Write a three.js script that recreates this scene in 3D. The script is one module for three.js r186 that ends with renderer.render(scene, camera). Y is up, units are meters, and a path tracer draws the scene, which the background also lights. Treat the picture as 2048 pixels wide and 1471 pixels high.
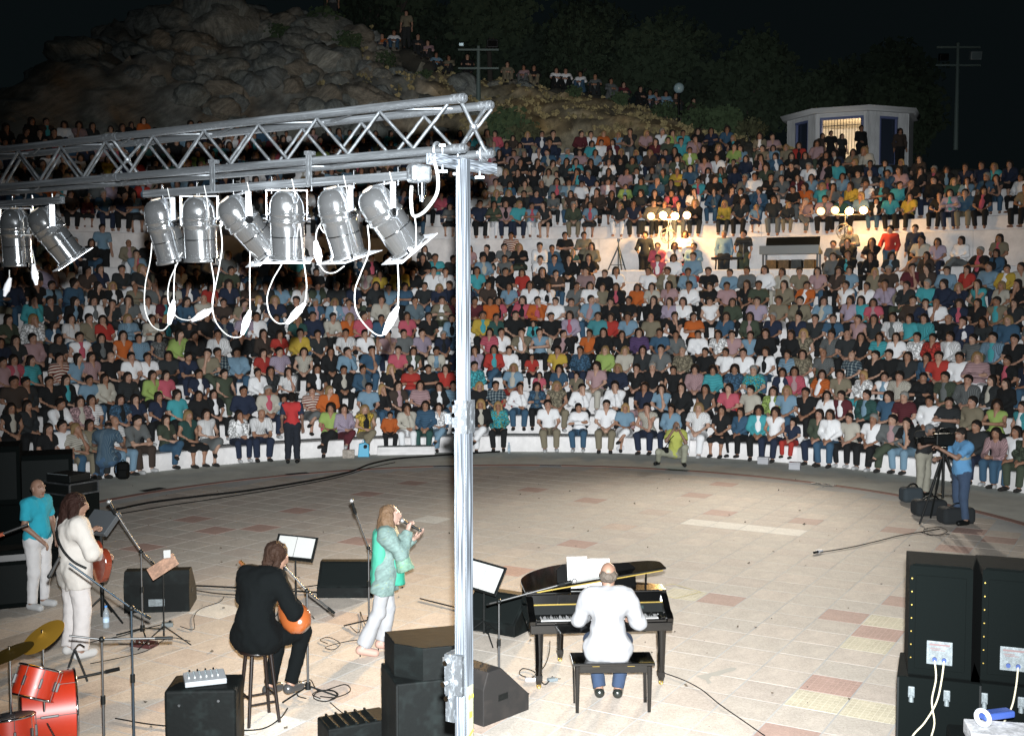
import * as THREE from 'three';
import { mergeGeometries, mergeVertices } from 'three/addons/utils/BufferGeometryUtils.js';
import { RoundedBoxGeometry } from 'three/addons/geometries/RoundedBoxGeometry.js';
import { ImprovedNoise } from 'three/addons/math/ImprovedNoise.js';

// ------------------------------------------------------------------ camera, sky, light, exposure
const scene = new THREE.Scene();
const CAM_H = 4.0, FOCAL = 2300, PITCH = Math.atan(137.5 / FOCAL);       // focal length in pixels of a 2048 x 1471 frame
const camera = new THREE.PerspectiveCamera(2 * Math.atan(735.5 / FOCAL) * 180 / Math.PI, 2048 / 1471, 0.1, 400);
camera.position.set(0, CAM_H, 0);
camera.rotation.set(-PITCH, 0, 0);
scene.add(camera);

const skyData = new Float32Array(32 * 16 * 4);                            // a clear night sky, slightly paler towards the horizon
for (let j = 0; j < 16; j++) for (let i = 0; i < 32; i++) {
  const h = 1 - Math.abs(j - 8) / 8, o = (j * 32 + i) * 4;
  skyData[o] = 0.0022 + 0.0005 * h; skyData[o + 1] = 0.0034 + 0.0008 * h; skyData[o + 2] = 0.0038 + 0.0009 * h; skyData[o + 3] = 1;
}
const sky = new THREE.DataTexture(skyData, 32, 16, THREE.RGBAFormat, THREE.FloatType);
sky.mapping = THREE.EquirectangularReflectionMapping; sky.magFilter = THREE.LinearFilter; sky.needsUpdate = true;
scene.background = sky; scene.environment = sky;

const moon = new THREE.DirectionalLight(new THREE.Color(0.75, 0.85, 1.0), 0.012);
moon.position.set(-30, 60, 20); moon.target.position.set(0, 0, -30); moon.castShadow = true;
moon.shadow.mapSize.set(2048, 2048);
Object.assign(moon.shadow.camera, { left: -45, right: 45, top: 45, bottom: -45, far: 200 });
scene.add(moon, moon.target);

// the photographer's flash, a hand's breadth above the lens: the main light of the picture
const flash = new THREE.SpotLight(new THREE.Color(0.94, 0.98, 1.0), 3150, 0, 0.57, 1, 2);
flash.position.set(0.03, CAM_H + 0.17, 0.02); flash.target.position.set(1.3, -0.3, -30);
flash.shadow.radius = 1.6; flash.castShadow = true; flash.shadow.mapSize.set(2048, 2048); flash.shadow.camera.near = 0.3;
scene.add(flash, flash.target);

const renderer = new THREE.WebGLRenderer({ antialias: true });
renderer.toneMapping = THREE.LinearToneMapping;
renderer.toneMappingExposure = 1.0;
renderer.shadowMap.enabled = true;

// ------------------------------------------------------------------ helpers
let seed = 20;
const rnd = () => { seed = (seed * 1664525 + 1013904223) >>> 0; return seed / 4294967296; };
const rr = (a, b) => a + (b - a) * rnd();
const pick = (a) => a[Math.floor(rnd() * a.length)];
const V = (x, y, z) => new THREE.Vector3(x, y, z);
const noise = new ImprovedNoise();
const fbm = (x, y, z, n = 4) => { let s = 0, a = 0.5; for (let i = 0; i < n; i++) { s += a * noise.noise(x, y, z); x *= 2.03; y *= 2.03; z *= 2.03; a *= 0.5; } return s; };
const cp = Math.cos(PITCH), sp = Math.sin(PITCH);
// where a direction of view meets a height, and the reverse
function onHeight(px, py, y = 0) {
  const a = (px - 1024) / FOCAL, b = -(py - 735.5) / FOCAL, dy = b * cp - sp, dz = -cp - b * sp, t = (y - CAM_H) / dy;
  return V(a * t, y, dz * t);
}
function atDepth(px, py, d) {
  const a = (px - 1024) / FOCAL, b = -(py - 735.5) / FOCAL, dy = b * cp - sp, dz = -cp - b * sp, t = d / -dz;
  return V(a * t, CAM_H + dy * t, -d);
}
function pxOf(p) { const y = p.y - CAM_H, f = -p.z * cp - y * sp; return 1024 + FOCAL * p.x / f; }

const taken = {};
function numbered(name) { const n = taken[name] = (taken[name] ?? -1) + 1; return n ? name + '_' + String(n).padStart(3, '0') : name; }
function tag(o, label, category, group, kind) {
  if (label) o.userData.label = label;
  if (category) o.userData.category = category;
  if (group) o.userData.group = group;
  if (kind) o.userData.kind = kind;
  return o;
}
function thing(name, label, category, pos = [0, 0, 0], turn = 0, group) {
  const o = new THREE.Group(); o.name = numbered(name); scene.add(o);
  o.position.set(...(pos.isVector3 ? pos.toArray() : pos)); o.rotation.y = turn;
  return tag(o, label, category, group);
}
const norm = (g) => { const n = g.index ? g.toNonIndexed() : g; for (const k of Object.keys(n.attributes)) if (!['position', 'normal', 'uv'].includes(k)) n.deleteAttribute(k); if (!n.attributes.uv) n.setAttribute('uv', new THREE.BufferAttribute(new Float32Array(n.attributes.position.count * 2), 2)); return n; };
const join = (gs) => gs.length === 1 ? gs[0] : mergeGeometries(gs.map(norm), false);
function part(name, gs, m, parent) {
  const o = new THREE.Mesh(Array.isArray(gs) ? join(gs) : gs, m);
  o.name = parent ? name : numbered(name); o.castShadow = o.receiveShadow = true;
  (parent || scene).add(o); return o;
}
function copy(o, pos, turn, label) {
  const c = o.clone(); c.name = numbered(o.name.replace(/_\d{3}$/, '')); c.userData = { ...o.userData }; scene.add(c);
  c.position.set(...(pos.isVector3 ? pos.toArray() : pos)); c.rotation.y = turn; if (label) c.userData.label = label; return c;
}
const MT = new THREE.Matrix4();
function put(g, x = 0, y = 0, z = 0, rx = 0, ry = 0, rz = 0) { return g.applyMatrix4(MT.compose(V(x, y, z), new THREE.Quaternion().setFromEuler(new THREE.Euler(rx, ry, rz)), V(1, 1, 1))); }
const box = (w, h, d, x = 0, y = 0, z = 0, rx = 0, ry = 0, rz = 0) => put(new THREE.BoxGeometry(w, h, d), x, y, z, rx, ry, rz);
const rbox = (w, h, d, r, x = 0, y = 0, z = 0, rx = 0, ry = 0, rz = 0) => put(new RoundedBoxGeometry(w, h, d, 2, r), x, y, z, rx, ry, rz);
const cyl = (a, b, h, n, x = 0, y = 0, z = 0, rx = 0, ry = 0, rz = 0) => put(new THREE.CylinderGeometry(a, b, h, n), x, y, z, rx, ry, rz);
const UPV = V(0, 1, 0);
function bar(a, b, ra, rb = ra, n = 10) {                                  // a round bar from a to b
  a = a.isVector3 ? a : V(...a); b = b.isVector3 ? b : V(...b);
  const d = b.clone().sub(a), g = new THREE.CylinderGeometry(rb, ra, d.length(), n);
  return g.applyMatrix4(MT.compose(a.clone().add(b).multiplyScalar(0.5), new THREE.Quaternion().setFromUnitVectors(UPV, d.clone().normalize()), V(1, 1, 1)));
}
function sbar(a, b, w, h) {                                                // a square bar from a to b
  a = a.isVector3 ? a : V(...a); b = b.isVector3 ? b : V(...b);
  const m = new THREE.Matrix4().lookAt(a, b, UPV), g = new THREE.BoxGeometry(w, h, a.distanceTo(b));
  m.setPosition(a.clone().add(b).multiplyScalar(0.5)); return g.applyMatrix4(m);
}
function tube(pts, r, seg = 0, n = 6, closed = false) {
  const c = new THREE.CatmullRomCurve3(pts.map(p => p.isVector3 ? p : V(...p)), closed);
  return new THREE.TubeGeometry(c, seg || pts.length * 6, r, n, closed);
}
const lathe = (pts, n = 20) => new THREE.LatheGeometry(pts.map(p => new THREE.Vector2(p[0], p[1])), n);
function prism(pts, depth, bevel = 0) {                                    // an outline in x,y drawn out along z
  const s = new THREE.Shape(pts.map(p => new THREE.Vector2(p[0], p[1])));
  return new THREE.ExtrudeGeometry(s, { depth, bevelEnabled: bevel > 0, bevelSize: bevel, bevelThickness: bevel, bevelSegments: 2, curveSegments: 12 });
}

// ------------------------------------------------------------------ textures and materials
function texture(n, f, srgb = true, rep = 1) {                             // f(u, v) gives 0..1 grey or [r, g, b] in 0..1
  const d = new Uint8Array(n * n * 4);
  for (let j = 0; j < n; j++) for (let i = 0; i < n; i++) {
    const c = f(i / n, j / n), o = (j * n + i) * 4, a = Array.isArray(c);
    for (let k = 0; k < 3; k++) d[o + k] = Math.max(0, Math.min(255, (a ? c[k] : c) * 255)); d[o + 3] = 255;
  }
  const t = new THREE.DataTexture(d, n, n); t.wrapS = t.wrapT = THREE.RepeatWrapping; t.magFilter = THREE.LinearFilter; t.minFilter = THREE.LinearMipmapLinearFilter; t.generateMipmaps = true;
  if (srgb) t.colorSpace = THREE.SRGBColorSpace; t.repeat.set(rep, rep); t.needsUpdate = true; return t;
}
const hash = (i, j) => { const s = Math.sin(i * 127.1 + j * 311.7) * 43758.5453; return s - Math.floor(s); };
const wrapNoise = (u, v, f, s = 0) => {                                    // lattice noise that tiles over the unit square
  const n = Math.max(2, Math.round(f)), x = u * n, y = v * n, i = Math.floor(x), j = Math.floor(y), a = x - i, b = y - j, sx = a * a * (3 - 2 * a), sy = b * b * (3 - 2 * b);
  const h = (p, q) => hash(((p % n) + n) % n + s * 17.3, ((q % n) + n) % n + s * 5.1) * 2 - 1;
  return (h(i, j) * (1 - sx) + h(i + 1, j) * sx) * (1 - sy) + (h(i, j + 1) * (1 - sx) + h(i + 1, j + 1) * sx) * sy;
};
const grain = texture(256, (u, v) => 0.80 + 0.10 * wrapNoise(u, v, 8, 3) + 0.10 * wrapNoise(u, v, 30, 9) + 0.16 * (hash(u * 256, v * 256) - 0.5));
const grainBump = texture(256, (u, v) => 0.5 + 0.2 * wrapNoise(u, v, 20, 5) + 0.3 * (hash(u * 256 + 7, v * 256) - 0.5), false);
const weave = texture(128, (u, v) => 0.5 + 0.25 * Math.sin(u * 6.283 * 32) * Math.sin(v * 6.283 * 32) + 0.3 * wrapNoise(u, v, 5, 2), false);
const scuff = texture(256, (u, v) => { const n = wrapNoise(u, v, 6, 4) + 0.6 * wrapNoise(u, v, 22, 7), s = hash(u * 256, v * 256); return 0.55 + 0.3 * Math.max(0, n) + (s > 0.985 ? 0.4 : 0); });
const mat = (c, o = {}) => { const m = new THREE.MeshStandardMaterial({ roughness: 0.7, ...o }); if (Array.isArray(c)) m.color.setRGB(...c); else m.color.set(c); return m; };
const pmat = (c, o = {}) => { const m = new THREE.MeshPhysicalMaterial({ roughness: 0.4, ...o }); if (Array.isArray(c)) m.color.setRGB(...c); else m.color.set(c); return m; };
const clothCache = {};
const cloth = (c, o = {}) => { const k = c.join() + JSON.stringify(o); return clothCache[k] ??= mat(c, { roughness: 0.92, bumpMap: weave, bumpScale: 0.004, ...o }); };
const M = {
  alu: mat([0.33, 0.355, 0.38], { metalness: 0.985, roughness: 0.58, map: scuff, bumpMap: grainBump, bumpScale: 0.0006 }),
  chrome: mat([0.50, 0.52, 0.55], { metalness: 1, roughness: 0.10 }),
  can: mat([0.74, 0.76, 0.78], { metalness: 0.98, roughness: 0.27, roughnessMap: scuff }),
  steel: mat([0.10, 0.10, 0.10], { metalness: 0.9, roughness: 0.5 }),
  whiteCable: mat([0.16, 0.16, 0.155], { roughness: 0.5 }),
  plug: mat([0.34, 0.34, 0.36], { roughness: 0.35 }),
  black: pmat([0.0032, 0.004, 0.004], { roughness: 0.5, specularIntensity: 0.4 }),
  rubber: pmat([0.0035, 0.0037, 0.0037], { roughness: 0.8, specularIntensity: 0.25 }),
  piano: pmat([0.0012, 0.0012, 0.0012], { roughness: 0.12, clearcoat: 1, clearcoatRoughness: 0.05 }),
  brass: mat([0.42, 0.30, 0.08], { metalness: 1, roughness: 0.35 }),
  cabinet: pmat([0.0058, 0.0086, 0.0084], { roughness: 0.7, specularIntensity: 0.25, map: scuff, bumpMap: grainBump, bumpScale: 0.002 }),
  carpet: pmat([0.0022, 0.0032, 0.0031], { roughness: 1, specularIntensity: 0.1, bumpMap: grainBump, bumpScale: 0.003 }),
  grille: pmat([0.0034, 0.0048, 0.0047], { roughness: 0.7, specularIntensity: 0.2, bumpMap: weave, bumpScale: 0.002 }),
  paper: mat([0.28, 0.28, 0.27], { roughness: 0.9 }),
  wood: mat([0.12, 0.045, 0.018], { roughness: 0.4 }),
  darkWood: mat([0.006, 0.0032, 0.0025], { roughness: 0.35 }),
  ivory: mat([0.30, 0.30, 0.30], { roughness: 0.3 }),
  plate: mat([0.15, 0.175, 0.185], { roughness: 0.5, map: grain }),
  skin: mat([0.30, 0.165, 0.11], { roughness: 0.65 }),
};
// ------------------------------------------------------------------ figures: a field of tapered capsules, meshed as one skin
function nets(f, xs, ys, zs) {                                             // surface nets on a grid with free spacing
  const nx = xs.length, ny = ys.length, nz = zs.length, F = new Float32Array(nx * ny * nz), id = new Int32Array(nx * ny * nz).fill(-1);
  const at = (i, j, k) => (k * ny + j) * nx + i, P = [], I = [];
  for (let k = 0; k < nz; k++) for (let j = 0; j < ny; j++) for (let i = 0; i < nx; i++) F[at(i, j, k)] = f(xs[i], ys[j], zs[k]);
  const E = [[0, 1], [2, 3], [4, 5], [6, 7], [0, 2], [1, 3], [4, 6], [5, 7], [0, 4], [1, 5], [2, 6], [3, 7]];
  for (let k = 0; k < nz - 1; k++) for (let j = 0; j < ny - 1; j++) for (let i = 0; i < nx - 1; i++) {
    const v = []; let m = 0;
    for (let c = 0; c < 8; c++) { v[c] = F[at(i + (c & 1), j + (c >> 1 & 1), k + (c >> 2))]; if (v[c] < 0) m++; }
    if (!m || m === 8) continue;
    let x = 0, y = 0, z = 0, n = 0;
    for (const [a, b] of E) if ((v[a] < 0) !== (v[b] < 0)) {
      const t = v[a] / (v[a] - v[b]), L = (q, w) => (a >> q & 1) + ((b >> q & 1) - (a >> q & 1)) * t;
      x += xs[i] + (xs[i + 1] - xs[i]) * L(0); y += ys[j] + (ys[j + 1] - ys[j]) * L(1); z += zs[k] + (zs[k + 1] - zs[k]) * L(2); n++;
    }
    id[at(i, j, k)] = P.length / 3; P.push(x / n, y / n, z / n);
  }
  const quad = (a, b, c, d, flip) => { if (a < 0 || b < 0 || c < 0 || d < 0) return; if (flip) I.push(a, c, b, a, d, c); else I.push(a, b, c, a, c, d); };
  for (let k = 1; k < nz - 1; k++) for (let j = 1; j < ny - 1; j++) for (let i = 1; i < nx - 1; i++) {
    const s = F[at(i, j, k)] < 0;
    if (s !== F[at(i + 1, j, k)] < 0) quad(id[at(i, j - 1, k - 1)], id[at(i, j, k - 1)], id[at(i, j, k)], id[at(i, j - 1, k)], !s);
    if (s !== F[at(i, j + 1, k)] < 0) quad(id[at(i - 1, j, k - 1)], id[at(i - 1, j, k)], id[at(i, j, k)], id[at(i, j, k - 1)], !s);
    if (s !== F[at(i, j, k + 1)] < 0) quad(id[at(i - 1, j - 1, k)], id[at(i, j - 1, k)], id[at(i, j, k)], id[at(i - 1, j, k)], !s);
  }
  const g = new THREE.BufferGeometry(), uv = new Float32Array(P.length / 3 * 2);
  for (let q = 0; q < P.length / 3; q++) { uv[q * 2] = (P[q * 3] + P[q * 3 + 2] * 0.6) * 1.6; uv[q * 2 + 1] = (P[q * 3 + 1] - P[q * 3 + 2] * 0.5) * 1.6; }
  g.setAttribute('position', new THREE.Float32BufferAttribute(P, 3)); g.setAttribute('uv', new THREE.BufferAttribute(uv, 2)); g.setIndex(I);
  g.computeVertexNormals(); return g;
}
const smin = (a, b, k) => { const h = Math.max(k - Math.abs(a - b), 0) / k; return Math.min(a, b) - h * h * k * 0.25; };
// primitives: capsule [a, b, ra, rb, cut] and ellipsoid {c, r}
function cap(a, b, ra, rb = ra, cut = 0) {
  const bx = b[0] - a[0], by = b[1] - a[1], bz = b[2] - a[2], L = bx * bx + by * by + bz * bz + 1e-9, l = Math.sqrt(L), R = Math.max(ra, rb);
  const f = (x, y, z) => {
    const px = x - a[0], py = y - a[1], pz = z - a[2], t0 = (px * bx + py * by + pz * bz) / L, t = t0 < 0 ? 0 : t0 > 1 ? 1 : t0;
    const dx = px - bx * t, dy = py - by * t, dz = pz - bz * t; let d = Math.sqrt(dx * dx + dy * dy + dz * dz) - (ra + (rb - ra) * t);
    if (cut) { const e = (t0 - 1) * l; if (e > d) d = e; } return d;
  };
  f.lo = [0, 1, 2].map(q => Math.min(a[q], b[q]) - R); f.hi = [0, 1, 2].map(q => Math.max(a[q], b[q]) + R); return f;
}
function ell(c, r, yaw = 0, pitch = 0, roll = 0) {
  const q = new THREE.Matrix3().setFromMatrix4(new THREE.Matrix4().makeRotationFromEuler(new THREE.Euler(pitch, yaw, roll, 'YXZ'))).transpose().elements, m = Math.min(...r), R = Math.max(...r);
  const f = (x, y, z) => {
    x -= c[0]; y -= c[1]; z -= c[2];
    const X = (q[0] * x + q[3] * y + q[6] * z) / r[0], Y = (q[1] * x + q[4] * y + q[7] * z) / r[1], Z = (q[2] * x + q[5] * y + q[8] * z) / r[2];
    return (Math.sqrt(X * X + Y * Y + Z * Z) - 1) * m;
  };
  f.lo = c.map(v => v - R); f.hi = c.map(v => v + R); return f;
}
function mesher(prims, k, cell, o = {}) {                                  // o.denseY: [from, to, cell] finer band, o.warp(d, x, y, z)
  const lo = [0, 1, 2].map(q => Math.min(...prims.map(p => p.lo[q])) - cell * 2.2), hi = [0, 1, 2].map(q => Math.max(...prims.map(p => p.hi[q])) + cell * 2.2);
  const axis = (q, dense) => { const a = []; let v = lo[q]; while (v < hi[q]) { a.push(v); v += dense && v > dense[0] && v < dense[1] ? dense[2] : cell; } a.push(v); return a; };
  const f = (x, y, z) => {
    let d = 1e9;
    for (const p of prims) {                                               // far primitives are skipped by their bounds
      const mx = Math.max(p.lo[0] - x, x - p.hi[0], p.lo[1] - y, y - p.hi[1], p.lo[2] - z, z - p.hi[2]);
      if (mx > k + cell * 2) { if (mx < d) d = mx; continue; }
      d = smin(d, p(x, y, z), k);
    }
    return o.warp ? o.warp(d, x, y, z) : d;
  };
  return nets(f, axis(0, o.denseX), axis(1, o.denseY), axis(2, o.denseZ));
}
const lerp = (a, b, t) => a.map((v, i) => v + (b[i] - v) * t);
const add3 = (a, b) => [a[0] + b[0], a[1] + b[1], a[2] + b[2]];
// a skeleton: every joint in metres, floor at y = 0, facing +z
const SEAT = {
  pelvis: [0, 0.50, -0.20], belly: [0, 0.66, -0.20], chest: [0, 0.88, -0.20], neck: [0, 1.04, -0.19], head: [0, 1.175, -0.165],
  sl: [-0.165, 0.985, -0.20], sr: [0.165, 0.985, -0.20], el: [-0.225, 0.74, -0.14], er: [0.225, 0.74, -0.14], wl: [-0.13, 0.585, 0.12], wr: [0.13, 0.585, 0.12],
  hl: [-0.09, 0.50, -0.18], hr: [0.09, 0.50, -0.18], kl: [-0.15, 0.50, 0.24], kr: [0.15, 0.50, 0.24], al: [-0.125, 0.085, 0.23], ar: [0.125, 0.085, 0.23], tl: [-0.135, 0.035, 0.38], tr: [0.135, 0.035, 0.38], yaw: 0, nod: 0,
};
const shiftUp = (j, dx, dz, names = ['chest', 'neck', 'head', 'sl', 'sr', 'el', 'er']) => { const o = { ...j }; for (const n of names) { const h = Math.max(0, j[n][1] - 0.5) / 0.65; o[n] = [j[n][0] + dx * h, j[n][1] - (dx * dx + dz * dz) * 0.5 * h, j[n][2] + dz * h]; } return o; };
const POSES = {
  a: { ...SEAT },
  b: { ...SEAT, wl: [-0.05, 0.60, 0.04], wr: [0.06, 0.60, 0.05], el: [-0.225, 0.75, -0.17], er: [0.225, 0.75, -0.17] },
  c: { ...SEAT, el: [-0.235, 0.765, -0.04], er: [0.235, 0.755, -0.04], wl: [0.12, 0.79, 0.03], wr: [-0.12, 0.76, 0.05], yaw: 0.25 },
  d: { ...shiftUp(SEAT, 0.02, 0.10), er: [0.13, 0.70, 0.10], wr: [0.06, 1.00, 0.02], wl: [0.02, 0.63, 0.08], el: [-0.23, 0.74, -0.05], yaw: 0.2 },
  e: { ...SEAT, kr: [0.03, 0.60, 0.26], ar: [-0.17, 0.33, 0.36], tr: [-0.24, 0.26, 0.47], kl: [-0.10, 0.50, 0.24], wl: [-0.04, 0.66, 0.05], wr: [0.09, 0.67, 0.08], yaw: -0.2 },
  f: { ...shiftUp(SEAT, -0.03, 0.08), kl: [-0.03, 0.60, 0.26], al: [0.17, 0.33, 0.36], tl: [0.24, 0.26, 0.47], el: [-0.12, 0.70, 0.06], wl: [-0.07, 0.99, 0.00], wr: [0.02, 0.66, 0.10], er: [0.22, 0.74, -0.06], yaw: -0.3 },
  g: { ...shiftUp(SEAT, 0, 0.24), el: [-0.17, 0.64, 0.16], er: [0.17, 0.64, 0.16], wl: [-0.04, 0.66, 0.36], wr: [0.04, 0.65, 0.36], nod: 0.15 },
  h: { ...shiftUp(SEAT, -0.09, 0.02), wl: [-0.10, 0.60, 0.06], wr: [0.02, 0.62, 0.06], yaw: -0.55 },
  i: { ...shiftUp(SEAT, 0.09, 0.03), wl: [-0.02, 0.60, 0.08], wr: [0.12, 0.60, 0.06], yaw: 0.5 },
};
const UPRIGHT = {
  pelvis: [0, 0.95, 0], belly: [0, 1.08, 0.01], chest: [0, 1.30, 0], neck: [0, 1.47, 0.0], head: [0, 1.61, 0.02],
  sl: [-0.18, 1.42, -0.01], sr: [0.18, 1.42, -0.01], el: [-0.24, 1.13, -0.03], er: [0.24, 1.13, -0.03], wl: [-0.25, 0.88, 0.05], wr: [0.25, 0.88, 0.05],
  hl: [-0.09, 0.93, 0], hr: [0.09, 0.93, 0], kl: [-0.10, 0.50, 0.02], kr: [0.10, 0.50, 0.02], al: [-0.11, 0.085, -0.02], ar: [0.11, 0.085, -0.02], tl: [-0.13, 0.035, 0.13], tr: [0.13, 0.035, 0.13], yaw: 0, nod: 0,
};
function headPrims(j, fine) {
  const h = j.head, Y = j.yaw || 0, N = j.nod || 0, e = new THREE.Euler(N, Y, 0, 'YXZ');
  const o = (x, y, z) => { const v = V(x, y, z).applyEuler(e); return [h[0] + v.x, h[1] + v.y, h[2] + v.z]; };
  const p = [ell(o(0, 0.02, -0.012), [0.076, 0.098, 0.095], Y, N), ell(o(0, -0.045, 0.022), [0.056, 0.072, 0.066], Y, N), cap(o(0, 0.015, 0.088), o(0, -0.022, 0.104), 0.010, 0.015)];
  if (fine) p.push(cap(o(-0.077, 0.01, -0.012), o(-0.072, -0.03, -0.005), 0.013, 0.008), cap(o(0.077, 0.01, -0.012), o(0.072, -0.03, -0.005), 0.013, 0.008), cap(o(-0.03, -0.062, 0.082), o(0.03, -0.062, 0.082), 0.007), cap(o(-0.018, -0.10, 0.070), o(0.018, -0.10, 0.070), 0.014), cap(o(-0.045, 0.032, 0.073), o(0.045, 0.032, 0.073), 0.013));
  return { p, o };
}
function handPrims(elbow, wrist, fine, curl, palmDir) {
  const a = V(...elbow), w = V(...wrist), d = w.clone().sub(a).normalize(), arr = (v) => [v.x, v.y, v.z];
  if (!fine) { const m = w.clone().addScaledVector(d, 0.08), t = w.clone().addScaledVector(d, 0.155); t.y -= 0.02; return [cap(wrist, arr(m), 0.032, 0.038), cap(arr(m), arr(t), 0.034, 0.02)]; }
  const n = (palmDir ? V(...palmDir) : V(0, -1, 0)).addScaledVector(d, -(palmDir ? V(...palmDir) : V(0, -1, 0)).dot(d)).normalize(), s = d.clone().cross(n), out = [];
  const P = (u, v, q) => arr(w.clone().addScaledVector(d, u).addScaledVector(s, v).addScaledVector(n, q));
  out.push(cap(P(0, 0, 0), P(0.05, 0, 0), 0.024, 0.026), cap(P(0.02, -0.018, 0), P(0.075, -0.024, 0), 0.015, 0.014), cap(P(0.02, 0.018, 0), P(0.078, 0.022, 0), 0.015, 0.014), cap(P(0.075, -0.024, 0), P(0.078, 0.022, 0), 0.013));
  for (let q = 0; q < 4; q++) {
    const v = -0.029 + q * 0.0195, L = [0.060, 0.076, 0.080, 0.070][q], c = curl, k1 = [0.078 + Math.cos(c * 0.5) * L * 0.45, Math.sin(c * 0.5) * L * 0.45];
    const k2 = [k1[0] + Math.cos(c * 1.3) * L * 0.32, k1[1] + Math.sin(c * 1.3) * L * 0.32], k3 = [k2[0] + Math.cos(c * 2) * L * 0.25, k2[1] + Math.sin(c * 2) * L * 0.25];
    out.push(cap(P(0.076, v, 0), P(k1[0], v * 1.08, k1[1]), 0.0098, 0.009), cap(P(k1[0], v * 1.08, k1[1]), P(k2[0], v * 1.1, k2[1]), 0.009, 0.0084), cap(P(k2[0], v * 1.1, k2[1]), P(k3[0], v * 1.08, k3[1]), 0.0084, 0.0075));
  }
  out.push(cap(P(0.018, 0.022, 0.006), P(0.052, 0.050, 0.016), 0.014, 0.011), cap(P(0.052, 0.050, 0.016), P(0.082, 0.050, 0.03), 0.011, 0.009));
  return out;
}
const footPrims = (j, s, r = 0) => { const a = j['a' + s], t = j['t' + s]; return [cap([a[0], a[1] - 0.03, a[2] - 0.03], [t[0], t[1] + 0.012, t[2]], 0.042 + r, 0.036 + r)]; };
function bodyPrims(j, fine, b = {}) {
  const w = b.bulk || 1, sh = b.shoulder || 1, hands = b.hands || {};
  const p = [cap(j.hl, j.hr, 0.10 * w), cap(j.pelvis, j.belly, 0.115 * w, 0.108 * w), cap(j.belly, j.chest, 0.108 * w, 0.115 * w),
    cap(lerp(j.sl, j.chest, 0.45), lerp(j.sr, j.chest, 0.45), 0.095 * w), cap(lerp(j.sl, j.neck, 0.25), lerp(j.sr, j.neck, 0.25), 0.055),
    cap(j.neck, add3(j.head, [0, -0.05, -0.012]), 0.054, 0.05), ...headPrims(j, fine).p];
  for (const s of ['l', 'r']) {
    p.push(cap(j['s' + s], j['e' + s], 0.052 * sh, 0.040), cap(j['e' + s], j['w' + s], 0.040, 0.027), ...(b.noHand ? [] : handPrims(j['e' + s], j['w' + s], fine, (hands[s] || [0.5])[0], (hands[s] || [])[1])));
    p.push(cap(j['h' + s], j['k' + s], 0.085 * w, 0.056), cap(j['k' + s], lerp(j['k' + s], j['a' + s], 0.35), 0.052, 0.052), cap(lerp(j['k' + s], j['a' + s], 0.35), j['a' + s], 0.052, 0.036), ...footPrims(j, s));
  }
  return p;
}
function shirtPrims(j, sleeve, b = {}) {                                   // sleeve 0 none, 0.5 short, 1 long
  const w = b.bulk || 1, t = b.loose || 0.018, sh = b.shoulder || 1, hem = b.hem || 0;
  const p = [cap(add3(j.hl, [0, 0.04, 0]), add3(j.hr, [0, 0.04, 0]), 0.10 * w + t * 0.8), cap(j.pelvis, j.belly, 0.112 * w + t, 0.112 * w + t), cap(j.belly, j.chest, 0.112 * w + t, 0.116 * w + t),
    cap(lerp(j.sl, j.chest, 0.45), lerp(j.sr, j.chest, 0.45), 0.096 * w + t), cap(lerp(j.sl, j.neck, 0.25), lerp(j.sr, j.neck, 0.25), 0.056 + t * 0.7)];
  for (const s of ['l', 'r']) {
    const S = j['s' + s], E = j['e' + s], W = j['w' + s];
    if (sleeve > 0 && sleeve < 1) p.push(cap(S, lerp(S, E, 0.75), 0.054 * sh + t, 0.052 + t, 1));
    if (sleeve >= 1) p.push(cap(S, E, 0.054 * sh + t, 0.044 + t), cap(E, lerp(E, W, 0.93), 0.043 + t, 0.031 + t * 0.8, 1));
    if (!sleeve) p.push(cap(S, lerp(S, E, 0.12), 0.05 * sh + t * 0.8, 0.05 + t * 0.6, 1));
    if (hem) p.push(cap(j['h' + s], add3(lerp(j['h' + s], j['k' + s], hem), [0, 0.0, 0]), 0.105 * w + t, 0.10 + t, 1));
  }
  return p;
}
function legPrims(j, b = {}) {                                             // trousers, or a skirt when b.skirt
  const w = b.bulk || 1, t = b.loose || 0.024, p = [cap(j.hl, j.hr, 0.10 * w + t), cap(j.pelvis, lerp(j.pelvis, j.belly, 0.5), 0.112 * w + t, 0.105 * w + t)];
  if (b.skirt) {
    for (const s of ['l', 'r']) p.push(cap(j['h' + s], lerp(j['k' + s], j['a' + s], 0.12), 0.095 * w + t, 0.075 + t));
    p.push(cap(lerp(j.hl, j.hr, 0.5), lerp(j.kl, j.kr, 0.5), 0.09, 0.065));
  } else for (const s of ['l', 'r']) { const end = b.shorts ? lerp(j['h' + s], j['k' + s], 0.85) : null; if (end) p.push(cap(j['h' + s], end, 0.088 * w + t, 0.075 + t, 1)); else p.push(cap(j['h' + s], j['k' + s], 0.087 * w + t, 0.060 + t), cap(j['k' + s], lerp(j['k' + s], j['a' + s], 0.96), 0.058 + t, (b.flare || 0.045) + t, 1)); }
  return p;
}
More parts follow.
